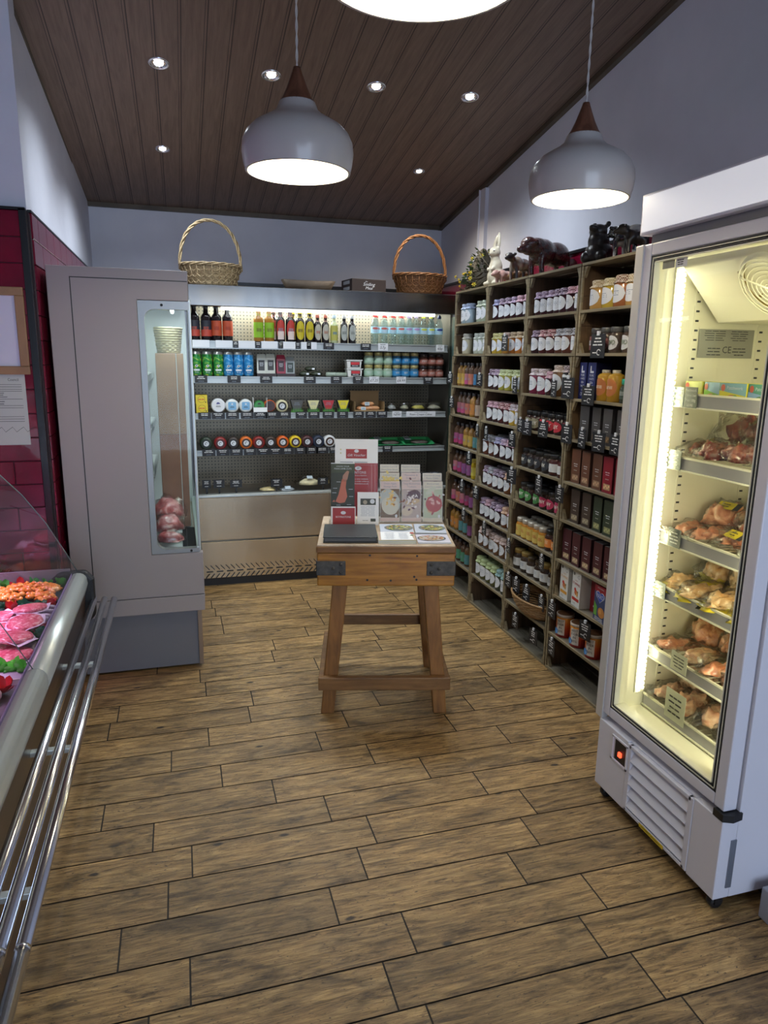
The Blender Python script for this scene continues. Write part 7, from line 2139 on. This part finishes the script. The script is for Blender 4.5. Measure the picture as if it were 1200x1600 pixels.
def garnish(x, y, m, seed, r=.024, h=.035):
    r *= 1.25; h *= 1.25
    b = B(m); rnd = random.Random(seed)
    for k in range(11):
        a = rnd.random() * 6.28; t_ = rnd.uniform(.2, 1.1); Mq = Matrix.Rotation(a, 4, 'Z') @ Matrix.Rotation(t_, 4, 'Y')
        L_ = h * rnd.uniform(.8, 1.15); vs = []
        pr_ = [(0, 0), (.35, .30), (.62, .42), (.85, .34), (1, 0)]
        vs = [Mq @ Vector((0, p_[1] * r * .9, p_[0] * L_)) for p_ in pr_] + [Mq @ Vector((0, -p_[1] * r * .9, p_[0] * L_)) for p_ in pr_[1:-1]]
        vs = [v + Vector((0, 0, .002)) for v in vs]
        mid = [Mq @ Vector((.004, 0, p_[0] * L_)) + Vector((0, 0, .002)) for p_ in pr_[1:-1]]
        n0 = len(vs); vs += mid
        b.add(vs, [(0, 1, n0), (1, 2, n0 + 1, n0), (2, 3, n0 + 2, n0 + 1), (3, 4, n0 + 2), (0, n0, 5), (5, n0, n0 + 1, 6), (6, n0 + 1, n0 + 2, 7), (7, n0 + 2, 4)], 0, True)
    o = b.obj('leaf_garnish', origin=(0, 0, 0), recalc=False); o.location = (x, y, DZ); return o
gi = 0
for i in range(7):
    c = (0, 2, 0, 2, 0, 0, 0)[i]
    tag(garnish(-.79 + i * .050, 2.925, (m_gr1, m_gr2, m_gr3)[c], i, .030, .042), '%s plastic leaf garnish, %s from left behind the orange meat' % ('red' if c == 2 else 'green', ORD[i]), 'garnish', 'plastic leaf garnishes on the counter')
for i in range(6):
    c = (0, 2, 0, 0, 2, 0)[i]
    tag(garnish(-.780 + .004 * i, 2.87 - i * .040, (m_gr1, m_gr2, m_gr3)[c], 20 + i, .028, .04), '%s plastic leaf garnish left of the orange meat, %s from the wall' % ('red' if c == 2 else 'green', ORD[i]), 'garnish', 'plastic leaf garnishes on the counter')
for i in range(7):
    c = (1, 1, 1, 2, 1, 1, 2)[i]
    tag(garnish(-.745 + i * .042, 2.672, (m_gr1, m_gr2, m_gr3)[c], 40 + i, .026, .036), '%s plastic leaf garnish in front of the orange meat, %s from left' % ('red' if c == 2 else 'dark green', ORD[i]), 'garnish', 'plastic leaf garnishes on the counter')
m_mince = speckle('minced_beef_pink', [(.40, .03, .07), (.58, .12, .18), (.74, .50, .52)], 75, .3, 5, .9, .006, .4)
m_wax = mat('waxed_paper_sheet', (.58, .52, .66), .45)
b = B(m_whitet); b.box(-.80, -.456, 2.17, 2.63, DZ, DZ + .006); 
tag(b.obj('burger_tray'), 'long pale tray under the pink burgers on the counter', 'tray')
def burger(x, y, z, r, lab, seed, tilt=(0, 0)):
    T = thing('burger_patty', lab, 'burger', (x, y, DZ + .0065 + z), 0, 'pink burgers with paper sheets on the counter'); T.rotation_euler = (tilt[0], tilt[1], seed * .7)
    b = B(m_mince); b.lathe([(.0001, .004), (r * .9, .004), (r, .011), (r * .95, .018), (r * .8, .021), (.0001, .022)], n=24); b.obj('patty', T)
    b = B(m_wax); n_ = 12; rnd = random.Random(seed); vs = [(0, 0, .002)]
    for i in range(n_): a = 2 * math.pi * i / n_; q = r * rnd.uniform(1.08, 1.45); vs.append((q * math.cos(a), q * math.sin(a), .002 + rnd.uniform(0, .016)))
    b.add(vs, [(0, 1 + i, 1 + (i + 1) % n_) for i in range(n_)], 0, True); b.obj('paper_sheet', T, recalc=False)
    b = B(m_wax); vs = []
    for i in range(n_): a = 2 * math.pi * i / n_; q = r * rnd.uniform(.75, 1.2); vs.append((q * math.cos(a) + .02, q * math.sin(a), .0235 + rnd.uniform(0, .004)))
    return T
bl = [(-.56, 2.48, .0), (-.68, 2.50, .0), (-.79, 2.47, 0), (-.575, 2.485, .030), (-.555, 2.33, .0), (-.665, 2.36, .0), (-.78, 2.33, 0), (-.565, 2.325, .030), (-.60, 2.20, .0), (-.72, 2.21, .0), (-.575, 2.185, .028), (-.69, 2.19, .030), (-.56, 2.09, .0), (-.68, 2.085, .0)]
for i, (x, y, z) in enumerate(bl):
    x += .035; y = 2.17 + (y - 2.03) * .87
    burger(x, y, z, .056, 'pink minced burger on waxed paper, %s in the burger tray counting from the wall' % ORD[i], i + 1, ((.10 if z > 0 else 0), (.08 if z > 0 else 0)))
m_sheetp = mat('paper_rolls_lilac', (.40, .34, .46), .5)
for i, (x, y) in enumerate(((-.505, 2.52), (-.502, 2.475), (-.505, 2.43), (-.508, 2.40))):
    b = B(m_sheetp); b.tube([(-.05, 0, .011), (-.02, .004, .014), (.01, .002, .013), (.035, 0, .012)], [.009, .012, .011, .008], 10)
    o = b.obj('folded_paper', origin=(0, 0, 0)); o.location = (x + .002, y + .09, DZ + .0065 + .012); tag(o, 'folded lilac paper edge beside the burgers, %s from the wall' % ORD[i], 'paper', 'folded papers beside the burgers')
for i, (x, y, m, c) in enumerate(((-.474, 2.385, m_gr2, 'dark green'), (-.490, 2.42, m_gr3, 'red'), (-.472, 2.355, m_gr2, 'teal green'))):
    tag(garnish(x, y, m, 60 + i, .028, .04), '%s plastic leaf garnish between the burgers and the glass, %s' % (c, ORD[i]), 'garnish')
for i in range(6):
    c = 2 if i < 2 else 3
    tag(garnish(-.640 + i * .032, 2.14 - .006 * i, (m_gr1, m_gr2, m_gr3, m_gr4)[c], 70 + i, .030, .042), '%s plastic leaf garnish in front of the burger tray, %s from left' % ('red' if c == 2 else 'bright green', ORD[i]), 'garnish', 'plastic leaf garnishes on the counter')
b = B(m_whitet, mat('label_grey_lilac', (.42, .40, .52), .4)); b.box(-.57, -.460, 2.045, 2.105, DZ, DZ + .018); b.box(-.56, -.465, 2.05, 2.10, DZ + .018, DZ + .019, 1)
tag(b.obj('ticket_holder', bevel=.002), 'white tray edge with a lilac label in front of the green leaves', 'tray')
m_vio = speckle('diced_violet_meat', [(.36, .10, .22), (.56, .30, .42)], 60, .3, 4, .8, .005, .4)
b = B(m_vio); b.blob((0, 0, .015), (.06, .055, .03), 0, .3, 4, 2, 3, flat=.001)
o = b.obj('diced_meat', origin=(0, 0, 0)); o.location = (-.625, 2.07, DZ); tag(o, 'heap of diced violet pink meat left of the lilac label', 'meat')
for i, (x, y, c) in enumerate(((-.575, 2.015, 4), (-.542, 2.01, 3), (-.508, 1.995, 3))):
    tag(garnish(x, y, m_gr4 if c == 4 else m_gr3, 90 + i, .028, .038), '%s plastic leaf garnish beside the rolled pink joints, %s from left' % ('bright green' if c == 4 else 'red', ORD[i]), 'garnish')
m_roll = speckle('rolled_pork_pink', [(.56, .22, .26), (.66, .40, .42), (.70, .56, .54)], 18, .3, 3, .3, .004, .4)
def pork(x, y, s, lab):
    T = thing('rolled_pork', lab, 'meat', (x, y, DZ), 0, 'rolled pink pork joints')
    b = B(m_roll)
    for ring in range(3):
        path = []; rr4 = s * (1 - ring * .30)
        for i in range(22):
            a = i * .2856 + ring; path.append((rr4 * math.cos(a) * (1 - .010 * i), rr4 * math.sin(a) * (1 - .010 * i), .020 + ring * .014 + .006 * math.sin(i * .9)))
        b.tube(path, .014, 8)
    b.blob((0, 0, .018), (s * .95, s * .95, .02), 0, .1, 2, 1, 2, flat=.001)
    b.obj('rolled_slices', T)
pork(-.562, 1.935, .050, 'rolled pink pork slices in the counter, nearer the green leaves')
pork(-.545, 1.82, .050, 'rolled pink pork slices in the counter, second of the row')
pork(-.530, 1.70, .050, 'rolled pink pork slices in the counter, nearest to us')
T = thing('counter_price_ticket', 'small dark edged price ticket standing left of the orange meat tray', 'price tag', (-.715, 2.69, DZ), 0)
b = B(m_black); b.box(-.01, .01, -.01, .01, 0, .004); b.box(-.002, .002, -.002, .002, .004, .05); b.obj('stand', T)
b = B(m_whitet, m_ink); b.box(-.035, .035, -.001, .001, .05, .10); F = Face(b, (0, -.001, .075), (1, 0, 0), (0, 0, 1), .0006); F.lines(0, 0, .05, .035, 3, 1, 1, 2, .4); b.obj('card', T)
